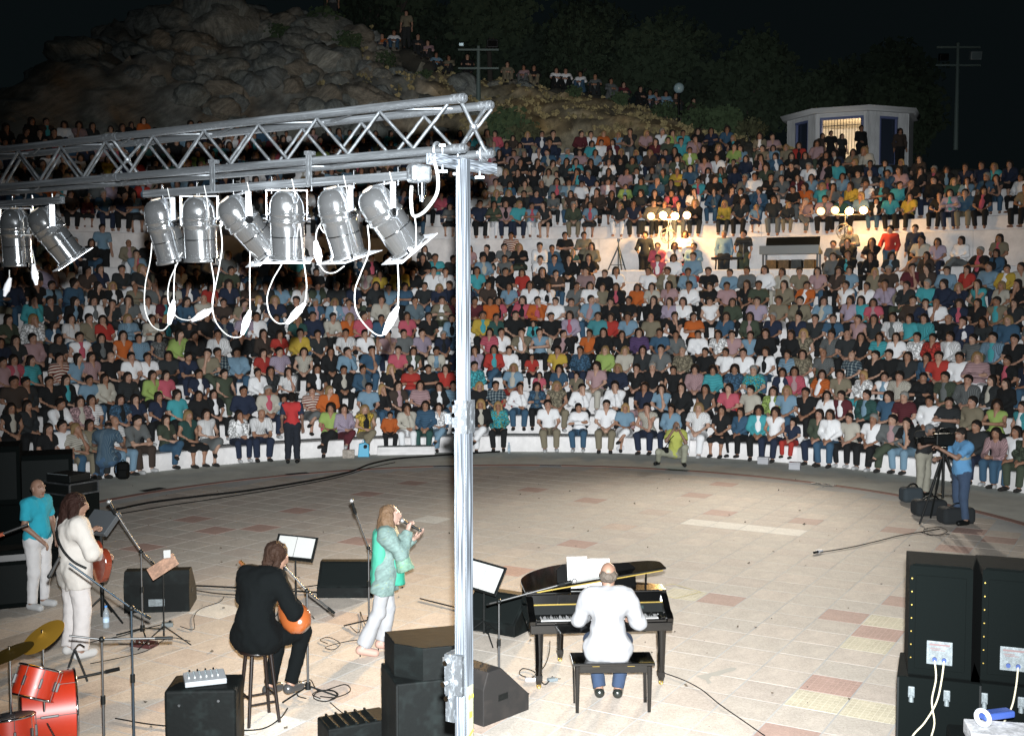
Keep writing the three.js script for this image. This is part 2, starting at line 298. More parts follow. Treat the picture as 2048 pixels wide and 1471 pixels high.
function hairPrims(j, kind) {
  const h = j.head, Y = j.yaw || 0, N = j.nod || 0, e = new THREE.Euler(N, Y, 0, 'YXZ');
  const o = (x, y, z) => { const v = V(x, y, z).applyEuler(e); return [h[0] + v.x, h[1] + v.y, h[2] + v.z]; };
  const cap0 = [ell(o(0, 0.050, -0.026), [0.091, 0.090, 0.102], Y, N), ell(o(0, -0.005, -0.056), [0.084, 0.090, 0.060], Y, N)];
  const fall = (len, wide) => [cap(o(-0.072, 0.02, -0.02), o(-0.090 * wide, -len, -0.030), 0.040, 0.036), cap(o(0.072, 0.02, -0.02), o(0.090 * wide, -len, -0.030), 0.040, 0.036), cap(o(0, 0, -0.07), o(0, -len, -0.085), 0.055, 0.05)];
  if (kind === 'l') return [...cap0, ...fall(0.19, 1.05)];
  if (kind === 'c') return [ell(o(0, 0.045, -0.032), [0.112, 0.104, 0.112], Y, N), ...fall(0.075, 1.1)];
  if (kind === 'q') return [...cap0, ...fall(0.09, 1.0)];
  if (kind === 'n') return [ell(o(0, 0.012, -0.040), [0.081, 0.062, 0.074], Y, N)];
  return cap0;
}
// ------------------------------------------------------------------ the place: paving, terraces, wall
const CX = 0.08, CZ = -18.33, R0 = 11.76, STEP = 0.80, RISE = 0.46, SEAT0 = 0.40, ROWS = 10;
const onArc = (r, th, y = 0) => V(CX + r * Math.sin(th), y, CZ - r * Math.cos(th));
function arcBlock(r0, r1, y0, y1, t0, t1, n = 4, bev = 0) {                // a piece of ring, all six faces
  const P = [], I = [], uv = [], q = (a, b, c, d) => { const o = P.length / 3; for (const v of [a, b, c, d]) { P.push(v.x, v.y, v.z); } const w = Math.max(a.distanceTo(b), 1e-3), h = b.distanceTo(c); uv.push(a.x * 0.4, a.y * 0.4, a.x * 0.4 + w * 0.4, a.y * 0.4, a.x * 0.4 + w * 0.4, a.y * 0.4 + h * 0.4, a.x * 0.4, a.y * 0.4 + h * 0.4); I.push(o, o + 1, o + 2, o, o + 2, o + 3); };
  for (let i = 0; i < n; i++) {
    const a = t0 + (t1 - t0) * i / n, b = t0 + (t1 - t0) * (i + 1) / n;
    q(onArc(r0, a, y0), onArc(r0, b, y0), onArc(r0, b, y1 - bev), onArc(r0, a, y1 - bev));
    if (bev) q(onArc(r0, a, y1 - bev), onArc(r0, b, y1 - bev), onArc(r0 + bev, b, y1), onArc(r0 + bev, a, y1));
    q(onArc(r0 + bev, a, y1), onArc(r0 + bev, b, y1), onArc(r1, b, y1), onArc(r1, a, y1));
    q(onArc(r1, b, y0), onArc(r1, a, y0), onArc(r1, a, y1), onArc(r1, b, y1));
    q(onArc(r1, a, y0), onArc(r1, b, y0), onArc(r0, b, y0), onArc(r0, a, y0));
  }
  q(onArc(r1, t0, y0), onArc(r0, t0, y0), onArc(r0, t0, y1), onArc(r1, t0, y1)); q(onArc(r0, t1, y0), onArc(r1, t1, y0), onArc(r1, t1, y1), onArc(r0, t1, y1));
  const g = new THREE.BufferGeometry(); g.setAttribute('position', new THREE.Float32BufferAttribute(P, 3)); g.setAttribute('uv', new THREE.Float32BufferAttribute(uv, 2)); g.setIndex(I); g.computeVertexNormals(); return g;
}
const stain = texture(512, (u, v) => { const n = wrapNoise(u, v, 7, 1) + 0.5 * wrapNoise(u, v, 21, 6) + 0.3 * wrapNoise(u, v, 60, 8), k = 0.90 + 0.05 * n + 0.05 * (hash(u * 512, v * 512) - 0.5); return [k, k * 0.995, k * 0.98]; });
const whitewash = mat([0.86, 0.84, 0.86], { roughness: 0.9, map: stain, bumpMap: grainBump, bumpScale: 0.004 });
const cement = mat([0.20, 0.215, 0.22], { roughness: 0.95, map: stain, bumpMap: grainBump, bumpScale: 0.004 });
const asphalt = mat([0.58, 0.60, 0.565], { roughness: 0.95, map: stain });

const ground = part('ground', put(new THREE.PlaneGeometry(300, 300), 0, -0.06, -60, -Math.PI / 2), mat([0.05, 0.05, 0.045], { roughness: 1 }));
tag(ground, 'dark open ground under and around the theatre', 'ground', null, 'structure');
const apronGeo = put(new THREE.CircleGeometry(R0 + 0.1, 96), CX, -0.004, CZ, -Math.PI / 2);
{ const u = apronGeo.attributes.uv; for (let i = 0; i < u.count; i++) u.setXY(i, u.getX(i) * 8, u.getY(i) * 8); }
const apron = part('orchestra_floor', apronGeo, asphalt);
tag(apron, 'grey cement floor ring in front of the first bench', 'floor', null, 'structure');

// slabs: a grid turned about thirty degrees, the red, white and scored ones where the photograph has them
const PITCHS = 0.54, e2 = V(Math.cos(-0.525), 0, -Math.sin(-0.525)), e1 = V(Math.cos(1.046), 0, -Math.sin(1.046)), org = onHeight(1399, 1045);
const cellOf = (p) => { const d = p.clone().sub(org); return [Math.round(d.dot(e2) / PITCHS), Math.round(d.dot(e1) / PITCHS)]; };
const slabKind = {};
const mark = (k, ...l) => { for (const [x, y] of l) slabKind[cellOf(onHeight(x, y)).join()] = k; };
mark('r', [1448, 969], [1388, 994], [1449, 1024], [1624, 1043], [1811, 1063], [1958, 1065], [2016, 1086], [1925, 1105], [1796, 1200], [1697, 1232], [1761, 1271], [1682, 1357], [1589, 1457], [1180, 996], [1035, 981], [605, 1018], [688, 1081], [420, 1060], [372, 1036], [518, 1055], [260, 1098], [830, 968], [732, 992], [1130, 1090], [1015, 1131], [1448, 1195]);
mark('o', [1312, 1021], [1225, 1053], [700, 1240], [560, 1140], [960, 1455], [300, 1410], [40, 1330], [830, 1440], [640, 1395]);
mark('w', [1399, 1045], [1459, 1051], [1523, 1058.6], [1585, 1066], [880, 1040], [430, 1225], [560, 1440]);
mark('y', [1734, 1300], [1655, 1392], [1745, 1247], [1345, 1182], [1690, 1420]);
const slabTex = (s, scored) => texture(256, (u, v) => {
  let k = 0.88 + 0.04 * wrapNoise(u, v, 3, s) + 0.04 * wrapNoise(u, v, 24, s + 3) + 0.12 * (hash(u * 256 + s * 31, v * 256) - 0.5) + 0.05 * wrapNoise(u, v, 70, s);
  if (hash(Math.floor(u * 90) + s, Math.floor(v * 90)) > 0.992) k *= 0.6;
  if (scored && ((u * 9) % 1 < 0.09 || (v * 7) % 1 < 0.10)) k *= 1.22;
  return [k, k * 0.985, k * 0.955];
});
const slabTexes = [1, 5, 9].map(s => slabTex(s, false)), scoredTex = slabTex(4, true);
const slabMats = {
  c: [[0.49, 0.445, 0.408], [0.505, 0.458, 0.42], [0.478, 0.442, 0.41], [0.51, 0.455, 0.415], [0.495, 0.44, 0.405], [0.485, 0.446, 0.412]].map((c, i) => mat(c, { roughness: 0.88, map: slabTexes[i % 3], bumpMap: grainBump, bumpScale: 0.0008 })),
  r: [[0.40, 0.265, 0.23], [0.42, 0.29, 0.255]].map((c, i) => mat(c, { roughness: 0.88, map: i ? slabTexes[1] : scoredTex, bumpMap: grainBump, bumpScale: 0.0008 })),
  o: [[0.49, 0.395, 0.345], [0.48, 0.40, 0.36]].map((c, i) => mat(c, { roughness: 0.88, map: slabTexes[i], bumpMap: grainBump, bumpScale: 0.0008 })),
  w: [mat([0.66, 0.65, 0.63], { roughness: 0.85, map: slabTexes[2] })],
  y: [mat([0.54, 0.50, 0.39], { roughness: 0.88, map: scoredTex, bumpMap: grainBump, bumpScale: 0.0008 })],
};
const bedGeo = new THREE.ShapeGeometry((() => { const s = new THREE.Shape(); s.moveTo(-16, 4); s.lineTo(-16, CZ); for (let a = -90; a <= 90; a += 5) s.lineTo(CX + 9.2 * Math.sin(a * Math.PI / 180), CZ - 9.2 * Math.cos(a * Math.PI / 180)); s.lineTo(16, CZ); s.lineTo(16, 4); return s; })());
{ const p = bedGeo.attributes.position; for (let i = 0; i < p.count; i++) p.setXYZ(i, p.getX(i), 0.002, p.getY(i)); const u = bedGeo.attributes.uv; for (let i = 0; i < u.count; i++) u.setXY(i, u.getX(i) * 0.3, u.getY(i) * 0.3); bedGeo.setIndex([...bedGeo.index.array].reverse()); bedGeo.computeVertexNormals(); }
const paving = part('paving', bedGeo, mat([0.42, 0.425, 0.43], { roughness: 0.95, map: stain }));
tag(paving, 'round performance floor laid with cream and red concrete slabs', 'floor', null, 'structure');
const slabs = [];
for (let i = -50; i < 50; i++) for (let k = -50; k < 50; k++) {
  const p = org.clone().addScaledVector(e2, i * PITCHS).addScaledVector(e1, k * PITCHS), d = -p.z;
  if (d < 8.6 || d > 28) continue;
  if (p.z < CZ && Math.hypot(p.x - CX, p.z - CZ) > 9.0 - 0.3) continue;
  if (Math.abs(p.x) > 0.46 * d + 1.2) continue;
  const seen = Math.abs(p.x) < 0.46 * d && d > 10.2;
  slabs.push({ i, k, p, d: d + (seen ? 0 : 50) });
}
slabs.sort((a, b) => a.d - b.d);
const slabGeo = [0, 1, 2].map(q => { const g = prism([[-0.262, -0.262], [0.262, -0.262], [0.262, 0.262], [-0.262, 0.262]], 0.0075, 0); g.rotateX(-Math.PI / 2); const u = g.attributes.uv; for (let i = 0; i < u.count; i++) u.setXY(i, u.getX(i) * 1.95 + 0.5 + q * 0.31, u.getY(i) * 1.95 + 0.5 + q * 0.17); return g; });
const rest = {};
slabs.forEach((s, n) => {
  const kind = slabKind[[s.i, s.k].join()] || 'c', list = slabMats[kind], v = Math.floor(hash(s.i, s.k) * list.length), m = list[v], lift = -0.0045 + 0.0015 * hash(s.k, s.i);
  if (n < 300 || kind !== 'c' && n < 600) { const o = part('slab', slabGeo[(s.i + s.k + 100) % 3], m, paving); o.position.set(s.p.x, lift, s.p.z); o.rotation.y = -0.525; }
  else { (rest[kind + v] ??= { m, at: [] }).at.push([s, lift]); }
});
const restGroup = new THREE.Group(); restGroup.name = 'far_slabs'; restGroup.userData.kind = 'stuff'; paving.add(restGroup);
for (const r of Object.values(rest)) {
  const im = new THREE.InstancedMesh(slabGeo[0], r.m, r.at.length), q = new THREE.Quaternion().setFromAxisAngle(UPV, -0.525);
  r.at.forEach(([s, lift], n) => im.setMatrixAt(n, MT.compose(V(s.p.x, lift, s.p.z), q, V(1, 1, 1))));
  im.name = 'slab_field'; im.userData.kind = 'stuff'; im.receiveShadow = true; restGroup.add(im);
}
const ringLine = part('paving_ring', arcBlock(9.16, 9.34, -0.003, 0.010, -1.5, 1.5, 90), mat([0.24, 0.12, 0.095], { roughness: 0.9, map: stain }));
tag(ringLine, 'thin red brick ring line around the performance floor', 'paving', null, 'structure');
for (const [x, y, where] of [[305, 980, 'in the red ring at far left, above the long cable'], [595, 948, 'below the person in red and navy'], [888, 933, 'against the left edge of the lighting mast'], [1101, 932, 'in the red ring right of the lighting mast'], [1355, 941, 'just below the crouching yellow jacket'], [1648, 969, 'in the red ring left of the camera tripod']]) {
  const p = onHeight(x, y), th = Math.atan2(p.x - CX, CZ - p.z), t = thing('drain_grate', 'black slotted drain grate ' + where, 'drain', [p.x, 0.016, p.z], -th, 'drain grates in the red ring');
  part('frame', [box(0.52, 0.006, 0.012, 0, 0, -0.11), box(0.52, 0.006, 0.012, 0, 0, 0.11), box(0.012, 0.006, 0.208, -0.254, 0, 0), box(0.012, 0.006, 0.208, 0.254, 0, 0)], M.steel, t);
  for (let q = 0; q < 12; q++) part('slot_bar', box(0.018, 0.008, 0.205, -0.22 + q * 0.04, 0, 0), M.black, t);
  part('pit', box(0.49, 0.002, 0.20, 0, -0.004, 0), M.rubber, t);
}
// terraces
const SPAN = 1.42;
const tierR = (k) => R0 + k * STEP, tierY = (k) => SEAT0 + k * RISE;
const UP0 = 21.2, WALLTOP = 6.05, UROWS = 8, upR = (k) => UP0 + 0.35 + k * STEP, upY = (k) => WALLTOP + 0.44 + k * RISE;
const sideLimit = (th) => th > 0.24 ? Math.max(3, 8 - Math.floor((th - 0.24) / 0.07)) : th < -0.42 ? Math.max(5, 8 - Math.floor((-0.42 - th) / 0.12)) : 8;   // how many upper rows there are at an angle
function terrace(r0, r1, y0, y1, label, T0 = -SPAN, T1 = SPAN) {
  const t = thing('seating_tier', label, 'seating tier'); t.userData.kind = 'structure';
  const w = 1.95 / r0, n = Math.floor((T1 - T0) / w), g = arcBlock(r0, r0 + 0.42, y0, y1, T0, T0 + w - 0.006 / r0, 3, 0.025);
  for (let i = 0; i < n; i++) { const a = i * w, o = part('bench_block', g, whitewash, t); const c = Math.cos(-a), s = Math.sin(-a); o.rotation.y = -a; o.position.set(CX - (c * CX + s * CZ), 0, CZ - (-s * CX + c * CZ)); }
  part('tread', arcBlock(r0 + 0.425, r1, y0, y1 - 0.012, T0, T1, 70), cement, t);
  return t;
}
const nth = ['first', 'second', 'third', 'fourth', 'fifth', 'sixth', 'seventh', 'eighth', 'ninth', 'tenth', 'eleventh', 'twelfth'];
for (let k = 0; k < ROWS; k++) terrace(tierR(k), k === ROWS - 1 ? UP0 : tierR(k + 1), k ? tierY(k - 1) - 0.02 : -0.03, tierY(k), `${nth[k]} curved white bench step up from the floor`);
for (let k = 0; k < UROWS; k++) { let T0 = -SPAN, T1 = SPAN; while (T0 < 0 && sideLimit(T0) <= k) T0 += 0.01; while (T1 > 0 && sideLimit(T1) <= k) T1 -= 0.01; terrace(upR(k), upR(k + 1), k ? upY(k - 1) - 0.02 : WALLTOP - 0.02, upY(k), `${nth[k]} curved white bench step above the high wall`, T0, T1); }
{ const b = terrace(19.82, 20.26, tierY(ROWS - 1) - 0.03, tierY(ROWS - 1) + 0.41, 'low white bench on the walkway in front of the high wall'); b.userData.label = 'low white bench on the walkway in front of the high wall'; }
const wall = thing('retaining_wall', 'high curved white wall between the lower and upper seating', 'wall'); wall.userData.kind = 'structure';
{ const w = 3 / UP0, n = Math.floor(2 * SPAN / w); for (let i = 0; i < n; i++) part('wall_panel', arcBlock(UP0, UP0 + 0.35, tierY(ROWS - 1) - 0.05, WALLTOP, -SPAN + i * w, -SPAN + (i + 1) * w - 0.008 / UP0, 4, 0.02), whitewash, wall); }
// ------------------------------------------------------------------ the audience
const COL = {
  W: ['white', [0.72, 0.72, 0.73]], w: ['cream', [0.4, 0.376, 0.32]], K: ['black', [0.0048, 0.0056, 0.0064]], k: ['charcoal', [0.0176, 0.0208, 0.0224]], B: ['denim blue', [0.032, 0.08, 0.136]], b: ['pale blue', [0.152, 0.248, 0.328]],
  N: ['navy', [0.0104, 0.0176, 0.04]], T: ['turquoise', [0.048, 0.288, 0.32]], t: ['dark green', [0.02, 0.068, 0.06]], G: ['olive green', [0.044, 0.0576, 0.0368]], g: ['lime green', [0.256, 0.352, 0.096]], Y: ['yellow', [0.416, 0.288, 0.04]],
  y: ['tan', [0.176, 0.152, 0.104]], R: ['red', [0.336, 0.028, 0.02]], r: ['maroon', [0.08, 0.012, 0.0176]], P: ['bright pink', [0.416, 0.08, 0.112]], p: ['pale pink', [0.336, 0.216, 0.224]], O: ['orange', [0.416, 0.096, 0.016]], S: ['grey', [0.104, 0.112, 0.112]],
  L: ['lilac', [0.32, 0.264, 0.336]], V: ['purple', [0.072, 0.04, 0.112]], D: ['dark brown', [0.04, 0.0272, 0.0208]], Z: ['striped', [0.24, 0.16, 0.16]], Q: ['checked', [0.096, 0.136, 0.16]], X: ['flowered', [0.048, 0.208, 0.232]],
};
const stripes = texture(128, (u, v) => (v * 9) % 1 < 0.45 ? [0.85, 0.80, 0.75] : [0.45, 0.20, 0.16]);
const checks = texture(128, (u, v) => { const a = (u * 8) % 1 < 0.2, b = (v * 8) % 1 < 0.2; return a && b ? [0.7, 0.72, 0.7] : a || b ? [0.42, 0.48, 0.5] : [0.16, 0.22, 0.27]; });
const flowers = texture(128, (u, v) => { const n = wrapNoise(u, v, 40, 3), m = wrapNoise(u, v, 60, 8); return n > 0.15 ? [0.1, 0.66, 0.74] : m > 0.2 ? [0.6, 0.62, 0.3] : [0.06, 0.35, 0.42]; });
const topMat = (c) => c === 'Z' ? (clothCache.Z ??= mat([0.8, 0.8, 0.8], { map: stripes, roughness: 0.9 })) : c === 'Q' ? (clothCache.Q ??= mat([0.8, 0.8, 0.8], { map: checks, roughness: 0.9 })) : c === 'X' ? (clothCache.X ??= mat([0.8, 0.8, 0.8], { map: flowers, roughness: 0.9 })) : cloth(COL[c][1]);
const prints = [texture(128, (u, v) => (u * 22) % 1 < 0.3 ? 0.98 : 0.72), texture(128, (u, v) => (v * 14) % 1 < 0.5 ? 0.98 : 0.7), texture(128, (u, v) => wrapNoise(u, v, 26, 2) > 0.1 ? 1 : 0.66), texture(128, (u, v) => ((u * 14) % 1 < 0.4) !== ((v * 14) % 1 < 0.4) ? 0.95 : 0.72)];
const printMat = (c) => { const q = Math.floor(rnd() * 4); return clothCache['print' + c + q] ??= mat(COL[c][1].map(v => Math.min(0.85, v * 1.25)), { map: prints[q], roughness: 0.92 }); };
const HAIRC = { s: [0.010, 0.008, 0.007], l: [0.012, 0.008, 0.006], c: [0.014, 0.009, 0.007], B: [0.30, 0.19, 0.08], q: [0.20, 0.13, 0.06], w: [0.20, 0.20, 0.19], n: [0.03, 0.022, 0.016] };
const hairMats = Object.fromEntries(Object.entries(HAIRC).map(([k, c]) => [k, pmat(c, { roughness: 0.7, specularIntensity: 0.4 })]));
const hairShape = { s: 's', l: 'l', c: 'c', B: 'l', q: 'q', w: 's', n: 'n' };
const SKINS = [[0.36, 0.20, 0.14], [0.31, 0.165, 0.105], [0.27, 0.135, 0.082], [0.40, 0.24, 0.17]];
const skinMats = SKINS.map(c => mat(c, { roughness: 0.6, vertexColors: true }));
function paintFace(g, j) {                                                 // lips, brows and eyes are darker or redder skin
  const { o } = headPrims(j, false), P = g.attributes.position, C = new Float32Array(P.count * 3).fill(1);
  const spots = [[o(-0.032, 0.014, 0.082), 0.019, [0.22, 0.2, 0.2]], [o(0.032, 0.014, 0.082), 0.019, [0.22, 0.2, 0.2]], [o(0, -0.062, 0.09), 0.020, [0.85, 0.5, 0.5]]];
  for (let i = 0; i < P.count; i++) for (const [c, r, t] of spots) { const d = Math.hypot(P.getX(i) - c[0], P.getY(i) - c[1], P.getZ(i) - c[2]) / r; if (d < 1) for (let q = 0; q < 3; q++) C[i * 3 + q] *= t[q] + (1 - t[q]) * d * d; }
  g.setAttribute('color', new THREE.BufferAttribute(C, 3)); return g;
}
const geoCache = {};
const crease = (s) => (d, x, y, z) => d < 0.05 && d > -0.05 ? d + 0.012 * (noise.noise(x * 10 + s, y * 7, z * 10) + 0.5 * noise.noise(x * 21, y * 16 + s, z * 21)) : d;
const crowdGrid = (j) => ({ denseY: [j.head[1] - 0.13, j.head[1] + 0.14, 0.019], denseX: [j.head[0] - 0.10, j.head[0] + 0.09, 0.021] });
const bodyGeo = (p) => geoCache['body' + p] ??= paintFace(mesher(bodyPrims(POSES[p], false), 0.045, 0.040, crowdGrid(POSES[p])), POSES[p]);
const topGeo = (p, s) => geoCache['top' + p + s] ??= mesher(shirtPrims(POSES[p], s), 0.05, 0.034, { warp: crease(p.charCodeAt(0)) });
// an open collar (2) or the strip of shirt that an open jacket shows (1), a little proud of the cloth
const innerGeo = (p, kind) => geoCache['inner' + p + kind] ??= (() => { const j = POSES[p], f = (q, up, out) => [q[0], q[1] + up, q[2] + out]; return mesher(kind === 1 ? [cap(f(j.neck, -0.02, 0.030), f(j.chest, -0.02, 0.072), 0.064, 0.080), cap(f(j.chest, -0.02, 0.072), f(j.belly, 0.0, 0.066), 0.080, 0.084)] : [cap(f(j.neck, 0.0, 0.026), f(j.chest, 0.04, 0.104), 0.066, 0.034)], 0.02, 0.022); })();
const legGeo = (p, kind) => geoCache['leg' + p + kind] ??= mesher(legPrims(POSES[p], { skirt: kind === 's', shorts: kind === 'h' }), kind === 's' ? 0.09 : 0.04, 0.038);
const hairGeo = (p, kind) => geoCache['hair' + p + kind] ??= mesher(hairPrims(POSES[p], kind), 0.03, 0.026);
const shoeGeo = (p, s) => geoCache['shoe' + p + s] ??= mesher(footPrims(POSES[p], s, 0.010), 0.01, 0.034);

const ones = ['', 'first', 'second', 'third', 'fourth', 'fifth', 'sixth', 'seventh', 'eighth', 'ninth', 'tenth', 'eleventh', 'twelfth', 'thirteenth', 'fourteenth', 'fifteenth', 'sixteenth', 'seventeenth', 'eighteenth', 'nineteenth'];
const tens = ['', '', 'twenty', 'thirty', 'forty', 'fifty', 'sixty', 'seventy', 'eighty'], tensth = ['', '', 'twentieth', 'thirtieth', 'fortieth', 'fiftieth', 'sixtieth', 'seventieth', 'eightieth'];
const ordinal = (n) => n < 20 ? ones[n] : n % 10 ? tens[Math.floor(n / 10)] + '-' + ones[n % 10] : tensth[n / 10];

// the rows as the photograph shows them: position across the picture, top, trousers, pose, hair
const SEEN = [
  '98KKbl 125WBbs 152wydq 180ykbl 232Wbbn 275SDgs 338GBel 380tKsq 422WShl 478WNdl 518WNgn 655gKec 692Lrel 733Yyeq 777OKas 815wWdc 848Btbl 880Wbel 962KWeB 998XKaB 1101Wyas 1160WBcs 1211Wybs 1250bWhB 1296wNds 1338bNbs 1393WWbq 1440KKsl 1478BKbl 1518TKbc 1547WNbc 1583NRbs 1635GNbl 1663WBbl 1698wKbs 1742WKbw 1783SGes 1815Kbds 1948kNbs 1995pBgl 2025WBbl 2050GGbs',
  '20KKbl 60kKbl 118WBgs 160pKbl 188Wbbl 243BKbl 280NKal 322NKbl 358TKbc 395KKbl 435KKbl 482NKbs 535wNbw 566bNbs 625ZShs 652OPiq 730byas 768KBdB 800DKbl 838pKhl 880KKhl 906bBbs 960KKbB 995QBbs 1038WBds 1073BKcc 1115yybq 1160WKds 1228WKds 1283Npbl 1320bKdl 1365KKbl 1410kKbl 1455PKhl 1495wKbs 1545gBbl 1572bBbq 1613KKbs 1650WKil 1685rKbs 1725tKbs 1768BKbc 1812rKbw 1862WKbs 1935yKbs 1990gKcc 2035TKbl',
  '25DKbs 62kKbs 100KKbs 135KKbl 175bBbs 213wKbl 256kKal 308gKbl 333PKbl 398NNbs 455GGas 520WKbs 545kKbl 576WKdl 638KWbl 685KKbs 726BKbs 780KKdB 820RBcs 858KBcs 890RKhl 950TBbs 1020bRbq 1075PKbl 1115BKbc 1150yKbs 1190pwbc 1230NKbq 1268KKbs 1305KKbw 1350KKas 1390pKbc 1428TKbc 1467BRbc 1512XKbw 1563Nbbl 1590PWbl 1632OKil 1680yGbs 1722WTbB 1764WKcs 1797wKbs 1842KKcs 1890GGbs 1930SKbs 1968kWbl 2012KKbl',
  '12pKbs 32PKbl 75TKbl 118ZWbs 152bBil 186pKbl 225KKbn 262WKbs 298WKbs 335kKel 373NNgs 413yGfs 440QKbs 475bBbs 527RKbl 567LSbs 603wKbl 660KKbl 697bKds 737BBds 795PKhs 823GWbl 873wBgs 950LKdl 988RBel 1022WKbs 1065RKbl 1110YKbs 1160BNas 1207gKbq 1250wWbq 1287kKbl 1322SKbs 1365yKbn 1410KKbs 1447WKbs 1490Wbbs 1530WBal 1605yWbl 1650SGan 1700QKbn 1742KKbs 1780KKbs 1818kKbl 1848BKbl 1885RKbs 1922WKbs 1957pWcq 2012KKbs',
  '975PKbl 1005WKbs 1042yKds 1082bKcs 1125KKis 1172OKbs 1208KKbl 1245KKbl 1282VKbl 1318BKbs 1355SKbs 1400WKbs 1437WKbl 1468pKbs 1500bKbs 1536KKal 1580KKbl 1607yybB 1655SGbs 1697kKbn 1722KKbl 1754TKbl 1796WKbl 1830WKbs 1862RKbs 1896WKbs 1935SKbs 1985bKas 2030KKbs 30kKbl 75pKbs 120kNbl 165WKbs 205KKbl 245OKbl 282bBas 322SSbl 357gKil 395KKbs 437WBbs 480KKbs 533DKbl 562RKbl 598YKbs 640kKbs 690WKbs 735WKbs',
  '965YKbs 992tKbs 1030KKbs 1065TKbl 1108Kwbs 1140LKbl 1190XKbs 1220RKbl 1256bKbs 1302yKan 1393OKcs 1442BKil 1500GKal 1540NKbw 1590NKbs 1632kKbs 1668BBbs 1712pKbs 1745kKbl 1785WKbl 1812TKbl 1848TKbl 820PKbl 860KKbs 905bKas 515WKbs',
  '978OKbl 1000PKbl 1040PKhl 1076OKds 1108WKbs 1148SBhs 1215KKbs 1250KKbs 1300KKbl 1336LKel 1368WKel 1425WKbs 1466GKbl 1512LKas 1555yWbs 1600yKas 1642bKil 1692LKbl 1722TKbl 1752PKbl 830QKbs 760wKbs',
  '978DKbs 1015bKbl 1055WKbl 1092WOdl 1147SSis 1182WKal 1208yKbl 1233KKbl 1270OKbl 1305wKbl 1338pKbl 1378WKbs 1415KKbs 1455pKbs 1490KKbl 1520Gwbs 1568yKbl 1603OOis 1690WKbs 1730Wybs',
  '1012KKbs 1045RPbl 1168ZKhs 1207KKbs 1235WKbl 1295Wbbs 1330yyas 1375bKbs 1418KKbs 1455bKbs 1495SKbs 1530WKbl 1560wwbl 1600ykbs 1640pBbl 1670DKil 1700bBbs',
  '970bKbs 1010SKbs 1078WKgs 1108BKbs 1135KKbl 1315PKbs 1350WKbl 1382bRbs 1668SKas 1695KKds 1740KKdl',
];
const bag = Object.entries({ W: 8, w: 2, K: 17, k: 8, B: 6, b: 4, N: 8, T: 2, t: 2, G: 2, g: 1, Y: 1, y: 3, R: 1, r: 1, P: 1, p: 2, O: 1, S: 5, L: 1, D: 5, Z: 1, Q: 1 }).flatMap(([c, n]) => Array(n).fill(c));
const people = [];
function thetaOf(px, r, y) { let a = -1.4, b = 1.4; for (let i = 0; i < 40; i++) { const m = (a + b) / 2; if (pxOf(onArc(r, m, y)) < px) a = m; else b = m; } return (a + b) / 2; }
const hairBag = 'sssssslllllccqqBwn', poseBag = 'aabbbbbccddeefghiib';
function seatRow(k, r, y, upper, list, fill) {
  const used = [];
  for (const s of list) {
    const m = s.match(/^(\d+)(.)(.)(.)(.)$/); let pose = m[4], leg = 't';
    if (pose === 's') { pose = 'b'; leg = 's'; } if (pose === 'h') { pose = 'e'; leg = 's'; }
    const th = thetaOf(+m[1], r + 0.3, y + 0.4); used.push(th); const inner = rnd() < 0.24 ? 1 : rnd() < 0.6 ? 2 : 0;
    people.push({ k, upper, r, y, th, top: m[2], leg: m[3], legKind: leg, pose, hair: m[5], inner, sc: '777 1583 1075 1150 566 1065'.includes(m[1]) && m[1].length > 2 ? 0.74 : rr(0.96, 1.07), sleeve: rnd() < 0.4 ? 1 : rnd() < 0.85 ? 0.5 : 0 });
  }
  const a = thetaOf(-30, r + 0.3, y + 0.4), b = thetaOf(2078, r + 0.3, y + 0.4);
  for (let th = a + rr(0, 0.4) / r; th < b; th += rr(0.42, 0.60) / r) {
    if (rnd() > fill) continue;
    if (used.some(u => Math.abs(u - th) * r < 0.41)) continue;
    if (k === 0 && !upper) continue;
    if (upper && sideLimit(th) <= k) continue;
    const across = pxOf(onArc(r, th, y + 0.4)); if (!upper && k >= ROWS - 1 && (across > 1195 && across < 1285 || across > 1395 && across < 1668)) continue;
    const inner = rnd() < 0.24 ? 1 : rnd() < 0.6 ? 2 : 0;
    const hair = pick([...hairBag]);
    people.push({ k, upper, r, y, th, top: pick(bag), leg: pick([...'KKKKNNNBBkyWSG']), legKind: hair !== 's' && hair !== 'w' && hair !== 'n' && rnd() < 0.18 ? 's' : rnd() < 0.06 ? 'h' : 't', pose: pick([...poseBag]), hair, inner, sc: rnd() < 0.05 ? rr(0.72, 0.84) : rr(0.92, 1.08), sleeve: rnd() < 0.35 ? 1 : rnd() < 0.85 ? 0.5 : 0 });
  }
}
for (let k = 0; k < ROWS; k++) seatRow(k, tierR(k), tierY(k), false, SEEN[k].split(' '), [0, 0.85, 0.95, 0.95, 0.98, 0.98, 0.97, 0.96, 0.95, 0.8][k]);
seatRow(ROWS, 19.82, tierY(ROWS - 1) + 0.41, false, '1010SKbs 1078WKgs 1108BKbs 1315PKbs 1350WKbl 1382bRbs 1668SKas 1695KKds 1740KKdl'.split(' '), 0.6);
for (let k = 0; k < UROWS; k++) seatRow(k, upR(k), upY(k), true, [], [0.86, 0.95, 0.95, 0.95, 0.95, 0.95, 0.9, 0.8][k]);
